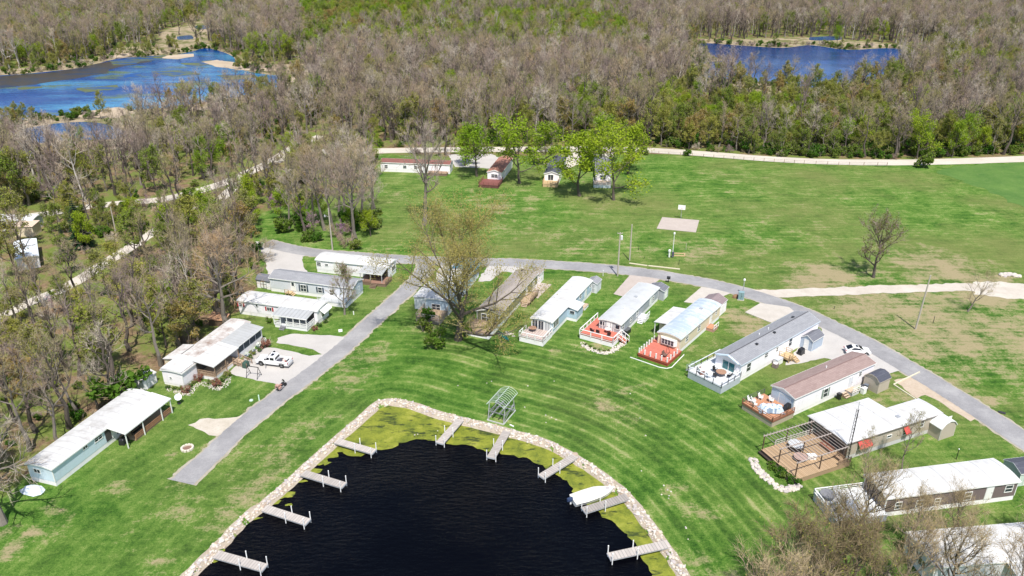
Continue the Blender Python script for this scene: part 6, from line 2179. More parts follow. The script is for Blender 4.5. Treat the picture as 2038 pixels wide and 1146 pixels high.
DOCKS = [((430, 1103), (527, 1130), 'dock nearest the bottom of the picture on the straight left bank of the pond'), ((526, 1011), (613, 1039), 'second dock up from the bottom on the straight left bank of the pond'),
         ((603, 941), (685, 966), 'third dock up from the bottom on the straight left bank of the pond'), ((669, 877), (745, 899), 'dock nearest the sharp corner on the straight left bank, touching floating weed'),
         ((916, 835), (875, 882), 'short dock crossing the weed on the far bank, left of the boat lift'), ((1009, 858), (977, 911), 'dock on the far bank just below the boat lift'),
         ((1145, 907), (1077, 949), 'dock on the curved bank between the boat lift and the covered boat'), ((1249, 988), (1161, 1016), 'dock with the white covered boat tied alongside'),
         ((1331, 1082), (1212, 1108), 'lowest dock on the curved right bank of the pond')]
for i, (a, b, lab) in enumerate(DOCKS):
    pa, pb = P(*a, .12), P(*b, .12)
    f = Fr((pa.x, pa.y, .12), ang(pa, pb))
    k = (pb - pa).length / 7.6
    if i == 0:
        place(tag(dk, lab, 'dock', 'docks round the pond'), f)
        dk.scale = (k, 1, 1)
    else:
        again(dk, f, lab, scale=(k, 1, 1))

pa, pb = P(1140, 998, -.2), P(1221, 975, -.2)
f = Fr((pa.x, pa.y, -.5), ang(pa, pb))
bt = thing('motorboat', 'white boat under a fitted cream cover, tied to a dock', 'boat', f)
Lb = (pb - pa).length
def bsec(t, w, z0, z1, flare=.8):
    x = Lb * t
    return [(x, -w, z1), (x, -w * flare, z0 + .18), (x, 0, z0), (x, w * flare, z0 + .18), (x, w, z1)]
m = MB()
m.loft([bsec(0, 1.05, -.12, .62), bsec(.3, 1.12, -.12, .64), bsec(.6, 1.05, -.1, .68), bsec(.82, .68, -.02, .76), bsec(.95, .25, .2, .84), bsec(1.0, .03, .5, .88)])
m.obj('hull', TRIM, bt)
m = MB()
ROWS = []
for t, w, z in ((.0, 1.07, .66), (.04, 1.1, .78), (.3, 1.16, .98), (.58, 1.1, 1.1), (.7, .95, 1.0), (.85, .62, .88), (.97, .14, .9)):
    zz = .63 + .22 * max(0, t - .3)
    ROWS.append([(Lb * t, w * math.cos(math.pi * k / 8), zz + (z - zz) * math.sin(math.pi * k / 8) ** .7) for k in range(9)])
for a, b in zip(ROWS, ROWS[1:]):
    for k in range(8):
        m.face((a[k], b[k], b[k + 1], a[k + 1]))
m.obj('boat_cover', plain('cream_canvas', (.74, .71, .65), .85, .1, 1.2, dirt=(.55, .52, .48), dirt_amt=.3), bt, smooth=True)
m = MB()
m.lathe(0, 0, [(0, .28), (.06, .3), (.1, .22)], 12)
for i, v in enumerate(m.v):
    m.v[i] = (Lb * .84 + v[0] * 1.2, v[1], .84 + v[2])
m.obj('cover_vent', plain('grey_patch', (.42, .40, .40), .8), bt)
mo = MB()
mo.loft([[(-.05 + a * .1, y * s, z) for y, z in ((-.19, .55), (.19, .55), (.22, .8), (.15, 1.05), (-.15, 1.05), (-.22, .8))] for a, s in ((0, .8), (-2, 1.1), (-6, 1.0), (-8, .55))])
oo = mo.obj('outboard_motor', plain('navy_cowl', (.03, .05, .11), .35), bt, bevel=.03)
q = MB()
q.box(-.42, -.22, -.07, .07, -.5, .55)
q.box(-.75, -.5, -.16, .16, .62, .82)
q.obj('motor_leg', WPIPE, oo)

a, b, c = P(1002.4, 846), P(972, 834.7), P(1026, 818)
f = Fr((a.x, a.y, 0), ang(a, c))
LL, LW = (c - a).length, (b - a).length
bl = thing('boat_lift', 'empty metal boat lift with a bare canopy frame standing on the grass', 'boat lift', f)
m = MB()
for x in (0, LL):
    m.bar((x, 0, .1), (x, LW, .1), .16, .16)
for y in (0, LW):
    m.bar((0, y, .12), (LL, y, .12), .14, .14)
m.obj('base_frame', plain('pale_aluminium', (.62, .63, .60), .45, .15, 3., metal=.4), bl)
for x in (.15, LL - .15):
    for y in (0.08, LW - .08):
        m = MB()
        m.bar((x, y, .1), (x + (.5 if x < 1 else -.5), y, 2.9), .12, .12)
        m.obj('lift_post', GALV, bl)
m = MB()
for y in (.08, LW - .08):
    m.bar((.2, y, .25), (LL - .8, y, 1.7), .07)
    m.bar((LL - .2, y, .25), (.8, y, 1.7), .07)
    m.bar((.3, y, 1.25), (LL - .3, y, 1.25), .12, .16)
for x in (.8, LL - .8):
    m.bar((x, .08, 1.25), (x, LW - .08, 1.25), .1, .14)
for y in (LW * .32, LW * .68):
    m.bar((.3, y, 1.5), (LL - .3, y, 1.5), .2, .16)
m.obj('lift_cradle', plain('dull_steel', (.28, .29, .30), .5, .2, 3., metal=.4), bl)
cf = MB()
cl, cw, z0 = LL * 1.15, LW * 1.05, 3.0
x0, y0 = -.1, -.1
for y, z in ((y0, z0), (y0 + cw, z0), (y0 + cw / 2, z0 + .75)):
    cf.bar((x0, y, z), (x0 + cl, y, z), .07)
for k in range(11):
    x = x0 + cl * k / 10
    pr = [(y0 + cw * j / 8, z0 + .75 * math.sin(math.pi * j / 8) ** .8) for j in range(9)]
    cf.tube([(x, y, z) for y, z in pr], [.03] * 9, 5, cap=False)
cf.obj('canopy_frame', plain('pale_green_tube', (.62, .70, .64), .4, .1, metal=.3), bl)
wh = MB()
for k in range(16):
    t0, t1 = k * math.pi / 8, (k + 1) * math.pi / 8
    wh.bar((LL * .75 + .5 * math.cos(t0), -.12, 1.3 + .5 * math.sin(t0)), (LL * .75 + .5 * math.cos(t1), -.12, 1.3 + .5 * math.sin(t1)), .05)
wh.obj('winch_wheel', GALV, bl)
ws = MB()
ws.box(0, .75, 0, .16, 0, .12)
place(ws.obj('plank', TRIM), Fr(P(1014, 846), R(-40)))
tag(bpy.data.objects['plank'], 'short white plank lying on the grass beside the boat lift', 'plank')

a, b = P(989, 662), P(1012, 680)
f = Fr((a.x, a.y, 0), ang(a, b))
kk = thing('canoe', 'dark green canoe lying on the grass by the olive home deck', 'canoe', f)
Lk = (b - a).length * 1.02
m = MB()
m.loft([[(Lk * t, y * w, z) for y, z in ((-1, .42 + e), (-.75, .12), (0, .02), (.75, .12), (1, .42 + e))] for t, w, e in ((0, .04, .14), (.12, .26, .06), (.3, .42, 0), (.5, .47, 0), (.7, .42, 0), (.88, .26, .06), (1, .04, .14))], cap=True)
m.obj('canoe_hull', plain('dark_green_plastic', (.01, .10, .09), .25, .2), kk, smooth=True)
for t in (.3, .68):
    m = MB()
    m.box(Lk * t - .15, Lk * t + .15, -.38, .38, .36, .41)
    m.obj('canoe_seat', plain('pale_green_seat', (.5, .72, .66), .4), kk)

# ---------------------------------------------------------------- yard things
f = Fr(P(373, 893), 0)
fp_ = thing('fire_pit', 'round stone fire pit on the lawn below the pale blue home', 'fire pit', f)
m = MB()
for k in range(12):
    a = k * math.pi / 6
    m.bar((.78 * math.cos(a - .22), .78 * math.sin(a - .22), .14), (.78 * math.cos(a + .22), .78 * math.sin(a + .22), .14), .28, .3)
m.obj('stone_ring', plain('cream_block', (.62, .56, .47), .9, .2, 3.), fp_)
m = MB()
m.cyl(0, 0, .0, .06, .66, n=20)
m.obj('ash_bed', plain('brown_ash', (.20, .12, .09), .95, .4, 5.), fp_)

def dish(label, u, v, r, a):
    e = thing('satellite_dish', label, 'satellite dish', Fr(P(u, v), a))
    m = MB()
    m.cyl(0, 0, 0, 1.1, .05, n=8)
    m.cyl(0, 0, -.02, .05, .3, n=12)
    m.obj('dish_post', DKMET, e)
    m = MB()
    n = 18
    rows = [[(-.05 + .22 * (k / 4) ** 2, r * k / 4 * math.cos(t * 2 * math.pi / n), r * k / 4 * math.sin(t * 2 * math.pi / n)) for t in range(n)] for k in range(1, 5)]
    c, s = math.cos(R(40)), math.sin(R(40))
    tr = lambda p: (p[0] * c - p[2] * s, p[1], 1.2 + p[0] * s + p[2] * c)
    for A_, B_ in zip(rows, rows[1:]):
        for t in range(n):
            m.face([tr(A_[t]), tr(A_[(t + 1) % n]), tr(B_[(t + 1) % n]), tr(B_[t])])
    m.face([tr(p) for p in rows[0]])
    m.obj('reflector', plain('pale_dish', (.70, .73, .75), .4, .08) if 'pale_dish' not in bpy.data.materials else bpy.data.materials['pale_dish'], e, fix=False)
    m = MB()
    m.bar(tr((-.02, 0, -r * .9)), tr((.62, 0, 0)), .04)
    m.obj('feed_arm', DKMET, e)
dish('pale satellite dish on a short post in the grass by the rambling white home', 357, 803, .55, R(-60))
f = Fr(P(516, 797), R(10))
m = MB()
m.cyl(0, 0, 0, .95, .1, .09, n=10)
m.lathe(0, 0, [(.95, .1), (1.02, .1), (1.06, .05)], 10)
place(tag(m.obj('marker_post', plain('pale_green_plastic', (.55, .74, .60), .5)), 'pale green marker post in the grass beside the lane', 'marker post'), f)
m = MB()
m.lathe(0, 0, [(0, .32), (.1, .32), (.16, .26), (.2, .08)], 14)
place(tag(m.obj('septic_lid', plain('pale_green_lid', (.45, .56, .47), .6)), 'round pale green lid in the grass beside the lane', 'lid'), Fr(P(500, 797), 0))
m = MB()
m.prism([(0, 0), (.5, 0), (.45, .35), (.08, .42)], 0, .7)
place(tag(m.obj('utility_box', TRIM), 'small white utility box on the grass strip beside the lane', 'utility box'), Fr(P(674, 661), R(20)))
m = MB()
m.cyl(0, 0, 0, .7, .1, n=8)
place(tag(m.obj('vent_pipe', TRIM), 'short white vent pipe in the grass before the pale grey home', 'pipe'), Fr(P(704, 626), 0))

f = Fr(P(495, 748), R(-14))
sw = thing('swing_frame', 'empty dark A-shaped swing frame on the gravel by the stairs', 'swing frame', f)
for x in (0, 2.0):
    m = MB()
    m.bar((x, -.75, 0), (x, 0, 1.9), .07)
    m.bar((x, .75, 0), (x, 0, 1.9), .07)
    m.bar((x, -.45, .8), (x, .45, .8), .05)
    m.obj('frame_leg', DKMET, sw)
m = MB()
m.bar((-.1, 0, 1.93), (2.1, 0, 1.93), .09)
m.obj('top_bar', DKMET, sw)
# tubs before the screened room and the covered grill by the stairs
tubm = [plain('slate_tub', (.16, .20, .25), .6, .2), plain('green_tub', (.08, .16, .12), .6, .2)]
n_ = 0
for t, mi, lab in ((.14, 0, 'dark slate tub nearest the stairs in the row before the screened room'), (.38, 0, 'slate tub second from the stairs before the screened room'), (.62, 1, 'dark green tub in the row before the screened room'), (.86, 0, 'slate tub farthest from the stairs before the screened room')):
    f = RAMB.sub(sx0 + (sx1 - sx0) * t, -4.1)
    e = thing('planter_tub', lab, 'planter', f, 'tubs before the screened room')
    m = MB()
    m.loft([[(-.28, -.22, 0), (.28, -.22, 0), (.28, .22, 0), (-.28, .22, 0)], [(-.45, -.34, .7), (.45, -.34, .7), (.45, .34, .7), (-.45, .34, .7)]])
    m.obj('tub', tubm[mi], e)
    m = MB()
    rr = random.Random(n_)
    for k in range(26):
        p = Vector((rr.uniform(-.4, .4), rr.uniform(-.3, .3), .72 + rr.random() * .3))
        d = rvec(rr) * .14
        s = d.cross(rvec(rr)).normalized() * .08
        m.face((p - d - s, p + d - s, p + d + s, p - d + s))
    m.obj('plant', plain('pale_plant', (.62, .66, .60), .7, .2) if n_ == 0 else bpy.data.materials['pale_plant'], e, fix=False)
    n_ += 1
def covered_grill(label, f, matr, w=1.1, h=1.1, d=.7):
    e = thing('covered_grill', label, 'covered grill', f)
    m = MB()
    m.loft([[(x * w / 2 * s, y * d / 2 * s, z) for x, y in ((-1, -1), (1, -1), (1, 1), (-1, 1))] for z, s in ((0, 1.08), (h * .55, 1.0), (h * .8, .95), (h, .7))])
    m.obj('grill_cover', matr, e, bevel=.06)
    m = MB()
    for x in (-w / 2 + .1, w / 2 - .1):
        m.cyl(x, -d / 2 - .02, 0, .16, .08, n=8)
    m.obj('grill_wheel', RUBBER, e)
covered_grill('dark green covered grill on the gravel between the stairs and the pickup', Fr(P(490, 730), R(70)), plain('dark_green_cover', (.04, .085, .065), .6, .25))

# round shrubs in the beds of the rambling white home
RUST = Kind(shrub(701, 1.0, .75, 700, .13), BARK, TWIG, spread_mat('rust_red_leaves', [(0, (.22, .09, .06)), (.6, (.30, .14, .10)), (1, (.26, .12, .08))], .8, .4, .2), 1.0)
GREENB = Kind(shrub(702, 1.0, .7, 500, .13), BARK, TWIG, SHRUBLEAF, 1.0)
for u, v, k, h, lab in ((372, 780, 1, .9, 'rust-red mound shrub at the front corner of the rambling white home'), (397, 757, 1, .9, 'rust-red shrub beside the porch of the rambling white home'), (431, 767, 1, 1.0, 'broad rust-red shrub at the curve of the bed before the porch'), (528, 691, 1, 1.2, 'large rust-red shrub at the end of the screened room'),
                         (336, 773, 0, .6, 'small round shrub first from the left under the white front wall'), (349, 775, 0, .6, 'small round shrub second from the left under the white front wall'), (359, 776, 0, .6, 'small round shrub third from the left under the white front wall'), (380, 770, 0, .65, 'small green shrub at the white front corner'),
                         (387, 763, 0, .6, 'small green shrub beside the rust-red one at the porch'), (416, 763, 0, .6, 'small green shrub left of the broad rust-red one'), (441, 760, 0, .6, 'small green shrub right of the broad rust-red one'), (448, 755, 0, .7, 'green shrub at the porch corner post'), (455, 748, 0, .9, 'green shrub beside the foot of the porch stairs'),
                         (497, 715, 0, .8, 'green shrub in the bed before the slate tubs'), (505, 706, 0, .8, 'green shrub between the tubs and the pickup'), (517, 700, 0, .7, 'green shrub at the far end of the tub row'),
                         (626, 657, 1, .7, 'rust-red shrub at the corner of the red-shuttered home'), (637, 650, 0, .8, 'green shrub at the end of the red-shuttered home'), (648, 643, 0, .7, 'grey-green shrub by the end awning of the red-shuttered home'), (536, 642, 0, 1.0, 'pale green shrub at the left foot of the screened porch')):
    spot((GREENB, RUST)[k], 'round_shrub', lab, u, v, h, u, cat='shrub')
# small bushes along the red deck's stone bed
for i, (u, v) in enumerate(((1166, 687), (1174, 691), (1184, 696), (1192, 698), (1203, 700), (1211, 699))):
    spot(GREENB, 'round_shrub', 'tiny dark plant in the pale stone bed before the red railed deck', u, v, .45, u, 'tiny plants in the stone bed', 1.0, 'shrub')
def stone_bed(name, px, n, seed, r0=.12, r1=.3, z=.02, label='', cat='stones'):
    rr = random.Random(seed)
    line = spline(xy(W2(px)), .3)
    m = MB()
    for k in range(n):
        q = line[rr.randrange(len(line))]
        x, y, r = q[0] + rr.uniform(-.5, .5), q[1] + rr.uniform(-.5, .5), rr.uniform(r0, r1)
        t = rr.random() * 6
        m.loft([[(x + r * s * math.cos(t + a * 1.05) * rr.uniform(.8, 1.2), y + r * s * math.sin(t + a * 1.05) * rr.uniform(.8, 1.2), z + zz * r) for a in range(6)] for zz, s in ((-.1, 1.), (.4, 1.05), (.8, .6))], rr.randrange(3))
    o = m.obj(name, ROCKM[:3], fix=False)
    o['kind'] = 'stuff'
    return o
stone_bed('stone_bed', [(1159, 684), (1166, 690), (1180, 697), (1196, 702), (1210, 702), (1222, 696), (1238, 685)], 330, 3, .07, .18)
stone_bed('stone_bed', [(1499, 916), (1504, 930), (1520, 946), (1540, 964), (1556, 974), (1572, 974), (1588, 968)], 300, 5, .08, .26)
stone_bed('stone_bed', [(333, 772), (372, 785), (388, 770), (400, 762), (418, 768), (434, 774), (450, 765), (455, 752)], 420, 7, .04, .10)
stone_bed('stone_bed', [(1004, 665), (1012, 662), (1018, 668)], 22, 9, .12, .28)
stone_bed('pale_stones', [(1081, 845), (1112, 860), (1185, 879), (1222, 896), (1266, 926), (1296, 953), (1320, 980), (1364, 1062), (1240, 760), (1180, 755), (985, 770), (1010, 760), (900, 775), (1100, 835), (700, 870)], 26, 13, .08, .13)
stone_bed('stone_heap', [(1996, 549), (2008, 547), (2024, 550)], 90, 11, .2, .5)
for i, (u, v, s) in enumerate(((1543, 935, .8), (1553, 945, .9), (1565, 955, 1.0), (1578, 962, 1.0), (1535, 928, .6))):
    spot(SHR[i % 3], 'shrub', 'low green plant in the stone-edged bed below the golden deck', u, v, s * 1.1, u, 'plants in the stone-edged bed', 1.3, 'shrub')

# ---------------------------------------------------------------- bins, boxes and other yard goods
def bin_(label, f, matr=None, s=1.0, group=None):
    e = thing('wheeled_bin', label, 'bin', f, group)
    m = MB()
    m.loft([[(x * .26 * k * s, y * .28 * k * s, z * s) for x, y in ((-1, -1), (1, -1), (1, 1), (-1, 1))] for z, k in ((.08, .85), (1.0, 1.08))])
    m.obj('bin_body', matr or BLACK, e)
    m = MB()
    m.prism([(-.32 * s, 1.0 * s), (.36 * s, 1.0 * s), (.34 * s, 1.06 * s), (-.3 * s, 1.14 * s)], -.31 * s, .31 * s)
    m.obj('bin_lid', matr or BLACK, e)
    for x in (-.2 * s, .2 * s):
        m = MB()
        m.tube([(x - .03, -.26 * s, .1 * s), (x + .03, -.26 * s, .1 * s)], [.1 * s] * 2, 10)
        m.obj('bin_wheel', RUBBER, e)
    return e
def box_unit(name, label, cat, f, w, d, h, matr, top=None):
    e = thing(name, label, cat, f)
    m = MB()
    m.box(0, w, 0, d, 0, h)
    m.obj('case', matr, e, bevel=.03)
    m = MB()
    m.prism([(-.04, h), (d + .04, h), (d + .04, h + .05), (d / 2, h + .1), (-.04, h + .05)], -.04, w + .04)
    m.obj('lid', top or matr, e)
    return e
def cooler(label, f):
    e = thing('air_conditioner', label, 'air conditioner', f)
    m = MB()
    m.box(0, .85, 0, .85, 0, .8)
    m.obj('case', plain('grey_brown_case', (.22, .17, .16), .6, .2) if 'grey_brown_case' not in bpy.data.materials else bpy.data.materials['grey_brown_case'], e, bevel=.04)
    m = MB()
    m.cyl(.42, .42, .8, .83, .36, n=18)
    m.cyl(.42, .42, .83, .86, .14, n=10)
    m.obj('fan_grille', TRIM, e)
box_unit('storage_box', 'black storage box with grey lid beside the red deck stairs', 'storage box', Fr(P(1247, 667), R(50)), 1.5, .8, .8, BLACK, plain('dark_grey_lid', (.10, .105, .11), .5))
box_unit('storage_box', 'smaller black storage box at the foot of the red deck stairs', 'storage box', Fr(P(1241, 675), R(40)), 1.0, .7, .75, BLACK)
cooler('air conditioner with white top beside the long white wall', GREYHOME.sub(8.3, -1.6))
box_unit('storage_box', 'white storage box with grey lid against the long white wall', 'storage box', GREYHOME.sub(9.4, -1.2), 1.6, .9, 1.0, TRIM, GTRIM)
covered_grill('black covered grill beside the slate blue shed', GREYHOME.sub(16.2, -1.5), BLACK, 1.2, 1.2, .8)
bin_('black bin against the white wall of the mauve-roofed home', BROWNHOME.sub(10.2, -.7))
bin_('dark bin next to the tan shed', BROWNHOME.sub(15.4, -1.2), plain('charcoal_plastic', (.05, .055, .065), .5))
bin_('slate blue bin between the stoop and the tan shed', BROWNHOME.sub(16.1, -1.3), plain('slate_plastic', (.14, .16, .2), .5))
box_unit('utility_cabinet', 'white cabinet on the stoop side of the tan shed', 'cabinet', BROWNHOME.sub(14.6, -2.0), .8, .6, 1.0, TRIM)

def chair(label, f, matr, cush=None, group=None):
    e = thing('deck_chair', label, 'chair', f, group)
    m = MB()
    m.box(-.28, .28, -.28, .28, .38, .44)
    m.obj('seat', cush or matr, e)
    m = MB()
    m.prism([(.22, .42), (.30, .42), (.46, 1.0), (.38, 1.02)], -.28, .28)
    m.obj('backrest', matr, e)
    for x in (-.3, .26):
        m = MB()
        m.box(x, x + .05, -.28, .34, .6, .65)
        m.obj('armrest', matr, e)
    for x in (-.26, .22):
        for y in (-.26, .22):
            m = MB()
            m.box(x, x + .05, y, y + .05, 0, .6)
            m.obj('leg', matr, e)
    return e
def table(label, f, r, h, matr, name='round_table'):
    e = thing(name, label, 'table', f)
    m = MB()
    m.cyl(0, 0, h - .05, h, r, n=22)
    m.obj('tabletop', matr, e)
    for k in range(4):
        m = MB()
        a = k * math.pi / 2 + .4
        m.bar((r * .55 * math.cos(a), r * .55 * math.sin(a), h - .05), (r * .75 * math.cos(a), r * .75 * math.sin(a), 0), .06)
        m.obj('leg', DKMET, e)
    return e
def up(f, x, y, z, a=0.0):
    g = f.sub(x, y, 0, a)
    g.o.z = z
    return g
WICK = plain('dark_wicker', (.20, .10, .08), .8, .3, 8.)
TABBR = plain('patchy_brown_top', (.34, .20, .13), .6, .45, 2.5)
# pale grey deck
g = up(GREYDECKF, 1.2, 5.0, 1.25, R(60))
ls = thing('wicker_loveseat', 'dark wicker loveseat with white cushion at the corner of the pale grey deck', 'loveseat', g)
for nm, b_, mt in (('seat', (-.7, .7, -.35, .35, .2, .45), WICK), ('backrest', (-.7, .7, .3, .42, .45, .95), TRIM), ('cushion', (-.62, .62, -.3, .28, .45, .54), TRIM)):
    m = MB()
    m.box(*b_)
    m.obj(nm, mt, ls, bevel=.04)
for x in (-.76, .7):
    m = MB()
    m.box(x, x + .08, -.35, .42, 0, .68)
    m.obj('armrest', WICK, ls)
table('brown round patio table in the middle of the pale grey deck', up(GREYDECKF, 3.0, 2.3, 1.25), .85, .75, TABBR)
c0 = chair('dark chair on the pond side of the brown round table', up(GREYDECKF, 1.8, 2.6, 1.25, R(110)), DKMET, group='dark chairs round the brown table')
for x, y, a, l in ((3.2, 3.6, 0, 'dark chair beyond the brown round table'), (3.4, 1.0, 180, 'dark chair on the near side of the brown round table')):
    again(c0, up(GREYDECKF, x, y, 1.25, R(a)), l)
chair('white chair by the near corner of the grey-roofed home', up(GREYDECKF, 4.7, .8, 1.25, R(200)), TRIM)
chair('pale chair at the near rail of the pale grey deck', up(GREYDECKF, .9, 3.2, 1.25, R(70)), LGREY)
# red-brown deck
wch = chair('white chair at the far corner of the red-brown deck', up(BROWNDECK, 3.1, 5.0, 1.15, R(20)), TRIM, group='white chairs on the red-brown deck')
for x, y, a, l in ((1.5, 5.0, 60, 'white chair beside the dark far rail of the red-brown deck'), (.8, 4.2, 80, 'white chair at the pond-side rail of the red-brown deck'), (3.9, 3.6, 20, 'white chair nearest the dark patio doors'), (1.1, 5.4, 30, 'white chair in the left corner of the red-brown deck')):
    again(wch, up(BROWNDECK, x, y, 1.15, R(a)), l)
tb = thing('tarp_covered_table', 'long table heaped with pale blue tarpaulin on the red-brown deck', 'covered table', up(BROWNDECK, 2.0, 2.0, 1.15, R(-38)))
m = MB()
rr = random.Random(8)
nx, ny = 15, 10
for i in range(nx):
    for j in range(ny):
        x, y = -1.9 + 3.8 * i / (nx - 1), -.95 + 1.9 * j / (ny - 1)
        e_ = max(abs(x) / 1.9, abs(y) / .95)
        z = (.85 if e_ < .75 else .85 * (1 - e_) / .25 + .05) + rr.uniform(-.09, .12)
        m.v.append((x + rr.uniform(-.08, .08), y + rr.uniform(-.06, .06), max(z, .03)))
for i in range(nx - 1):
    for j in range(ny - 1):
        m.poly((i * ny + j, (i + 1) * ny + j, (i + 1) * ny + j + 1, i * ny + j + 1), 0 if rr.random() < .72 else 1)
m.obj('cover', [plain('pale_blue_tarp', (.55, .63, .72), .5, .3, 2.), plain('slate_tarp', (.22, .30, .40), .5, .3, 2.)], tb, fix=False)
m = MB()
m.box(-1.4, 1.4, -.6, .6, .6, .66)
m.obj('tabletop', WOODR, tb)
for x in (-1.2, 1.2):
    for y in (-.45, .45):
        m = MB()
        m.box(x - .05, x + .05, y - .05, y + .05, 0, .6)
        m.obj('leg', WOODR, tb)
covered_grill('black grill by the near corner of the red-brown deck', up(BROWNDECK, 4.2, .9, 1.15, R(10)), BLACK, 1.3, 1.1, .7)
# golden deck
table('round dark-edged table with pale top on the golden plank deck', up(PERG, 3.4, 3.1, .75), .95, .6, plain('rosy_top', (.40, .28, .24), .5, .3))
box_unit('cooler_box', 'white cool box standing beside the round table under the pergola', 'cool box', up(PERG, 4.3, 2.6, .75, R(-20)), 1.2, .6, .65, TRIM)
ht = thing('hot_tub', 'covered hot tub with grey-white lid under the far pergola beam', 'hot tub', up(PERG, 4.6, 5.4, .75))
m = MB()
m.lathe(0, 0, [(0, 1.05), (.75, 1.1)], 8)
m.obj('tub_side', plain('black_brown_panel', (.03, .027, .03), .5, .3), ht)
m = MB()
m.lathe(0, 0, [(.75, 1.14), (.88, 1.12), (.92, .95)], 8)
m.obj('tub_lid', plain('grey_white_lid', (.56, .57, .58), .5, .3, 3.), ht)
def bench(label, f, matr, L=1.6):
    e = thing('bench', label, 'bench', f)
    m = MB()
    for k in range(3):
        m.box(0, L, k * .15, k * .15 + .13, .42, .46)
    m.obj('seat', matr, e)
    m = MB()
    for k in range(2):
        m.box(0, L, .5, .54, .6 + k * .2, .75 + k * .2)
    m.obj('backrest', matr, e)
    for x in (.1, L - .16):
        for y in (.02, .5):
            m = MB()
            m.box(x, x + .06, y, y + .06, 0, .42 if y < .1 else .9)
            m.obj('leg', matr, e)
    return e
bench('red-brown bench by the dark glazed front of the tan home', up(PERG, 8.2, 4.6, .75, R(-90)), plain('red_brown_bench', (.30, .12, .08), .7, .2), 2.2)
bench('brown bench at the near side of the golden deck by the wall', up(PERG, 8.0, 1.7, .75, R(-90)), WOODR, 1.4)
m = MB()
m.prism([(0, 0), (.7, 0), (.7, .35), (0, .35)], 0, .7)
place(tag(m.obj('red_cushion', REDCLOTH, bevel=.08), 'red cushion lying in the stone-edged bed below the golden deck', 'cushion'), Fr(P(1535, 926), .4))
# white deck
table('round grey table on the broad white deck', up(WHITEDECK, 1.2, 4.2, 1.1), 1.0, .75, plain('slate_top', (.20, .20, .21), .6, .3))
for i, (x, y, a, l) in enumerate(((2.6, 4.6, 0, 'grey chair beside the round table on the broad white deck'), (1.0, 2.7, 180, 'grey chair on the near side of the round table on the broad white deck'))):
    chair(l, up(WHITEDECK, x, y, 1.1, R(a)), GTRIM)
# pinkish deck, red deck, cream deck bits
table('small brown glass table on the deck of the light blue home', up(Fr((P(1060, 668).x, P(1060, 668).y, 0), R(60)), 0, 0, 1.0), .7, .7, TABBR)
RD = Fr(P(1196, 668), R(58))
table('pinkish round table on the red railed deck', up(RD, .2, -1.2, .95), .6, .72, plain('pink_white_top', (.72, .55, .53), .5, .1))
k0 = chair('dark chair by the pond-side rail of the red railed deck', up(RD, -1.3, 1.2, .95, R(80)), DKMET, group='dark chairs on the red railed deck')
for x, y, a, l in ((-1.2, .1, 100, 'dark chair in the middle of the pond-side rail on the red deck'), (-1.0, -2.0, 130, 'dark chair at the near corner of the red railed deck')):
    again(k0, up(RD, x, y, .95, R(a)), l)
hm = thing('hammock_stand', 'thin dark metal swing stand at the near corner of the low red deck', 'swing stand', up(Fr(P(1323, 716), R(50)), 0, 0, .75))
m = MB()
m.bar((0, 0, 0), (.6, 0, 1.9), .05)
m.bar((1.6, 0, 0), (.6, 0, 1.9), .05)
m.bar((0, 0, .05), (1.6, 0, .05), .05)
m.obj('stand_frame', DKMET, hm)
m = MB()
m.box(-.6, .2, -.4, .3, .35, .45)
m.prism([(.25, .4), (.33, .4), (.45, 1.0), (.38, 1.0)], -.6, .2)
m.obj('seat', plain('brown_cushion', (.16, .09, .07), .8, .3), hm)
# porch of the pale blue home
bench('dark bench and grill corner under the ribbed white awning', up(BLUEHOME, BHX + 2.6, -2.2, .28, 0), BLACK, 1.8)
covered_grill('black grill at the open end of the ribbed white awning', up(BLUEHOME, BHX + 1.1, -1.6, 0, R(10)), BLACK, 1.3, 1.0, .8)
m = MB()
rr = random.Random(21)
rows = []
for k in range(5):
    rows.append([(1.7 * (1 - k / 4.6) * math.cos(t * .524) * rr.uniform(.85, 1.15), 1.0 * (1 - k / 4.6) * math.sin(t * .524) * rr.uniform(.85, 1.15), .8 * (1 - (1 - k / 4) ** 2) + rr.uniform(0, .08)) for t in range(12)])
m.loft(rows)
place(tag(m.obj('tarp_heap', plain('white_blue_tarp', (.62, .68, .76), .5, .25, 2.), fix=False), 'heap under a white-blue tarpaulin by the end of the pale blue home', 'tarp heap'), Fr(P(66, 978), R(-8)))

# ---------------------------------------------------------------- poles, lamps, court
POLEW = plain('weathered_pole', (.42, .38, .32), .85, .2, 2.)
def upole(label, u, v, h, lean=0.0, can=False, lamp=False, arm=False):
    e = thing('utility_pole', label, 'utility pole', Fr(P(u, v), 0), None)
    m = MB()
    m.tube([(0, 0, -.2), (lean * h * .5, 0, h * .5), (lean * h, 0, h)], [.17, .15, .11], 8)
    m.obj('pole', POLEW, e)
    if can:
        m = MB()
        m.lathe(lean * h * .85 + .38, 0, [(h * .83, .2), (h * .84, .24), (h * .92, .24), (h * .93, .15)], 12)
        m.obj('transformer', plain('pale_grey_can', (.66, .68, .68), .45), e)
    if arm or can:
        m = MB()
        m.bar((lean * h - .6, 0, h - .25), (lean * h + .6, 0, h - .25), .09, .11)
        for x in (-.5, .5):
            m.cyl(lean * h + x, 0, h - .2, h, .05, n=8)
        m.obj('crossarm', POLEW, e)
    if lamp:
        m = MB()
        m.bar((lean * h * .8, 0, h * .8), (lean * h * .8 - .9, -.1, h * .83), .06)
        m.lathe(lean * h * .8 - .95, -.1, [(h * .8, .2), (h * .83, .16), (h * .85, .08)], 10)
        m.obj('lamp_arm', GALV, e)
upole('utility pole with grey transformer at the grass edge beside the road', 1229, 549, 10, .0, can=True)
upole('plain wooden pole on the meadow side of the road by the pale timbers', 1253, 518, 8.6, .0)
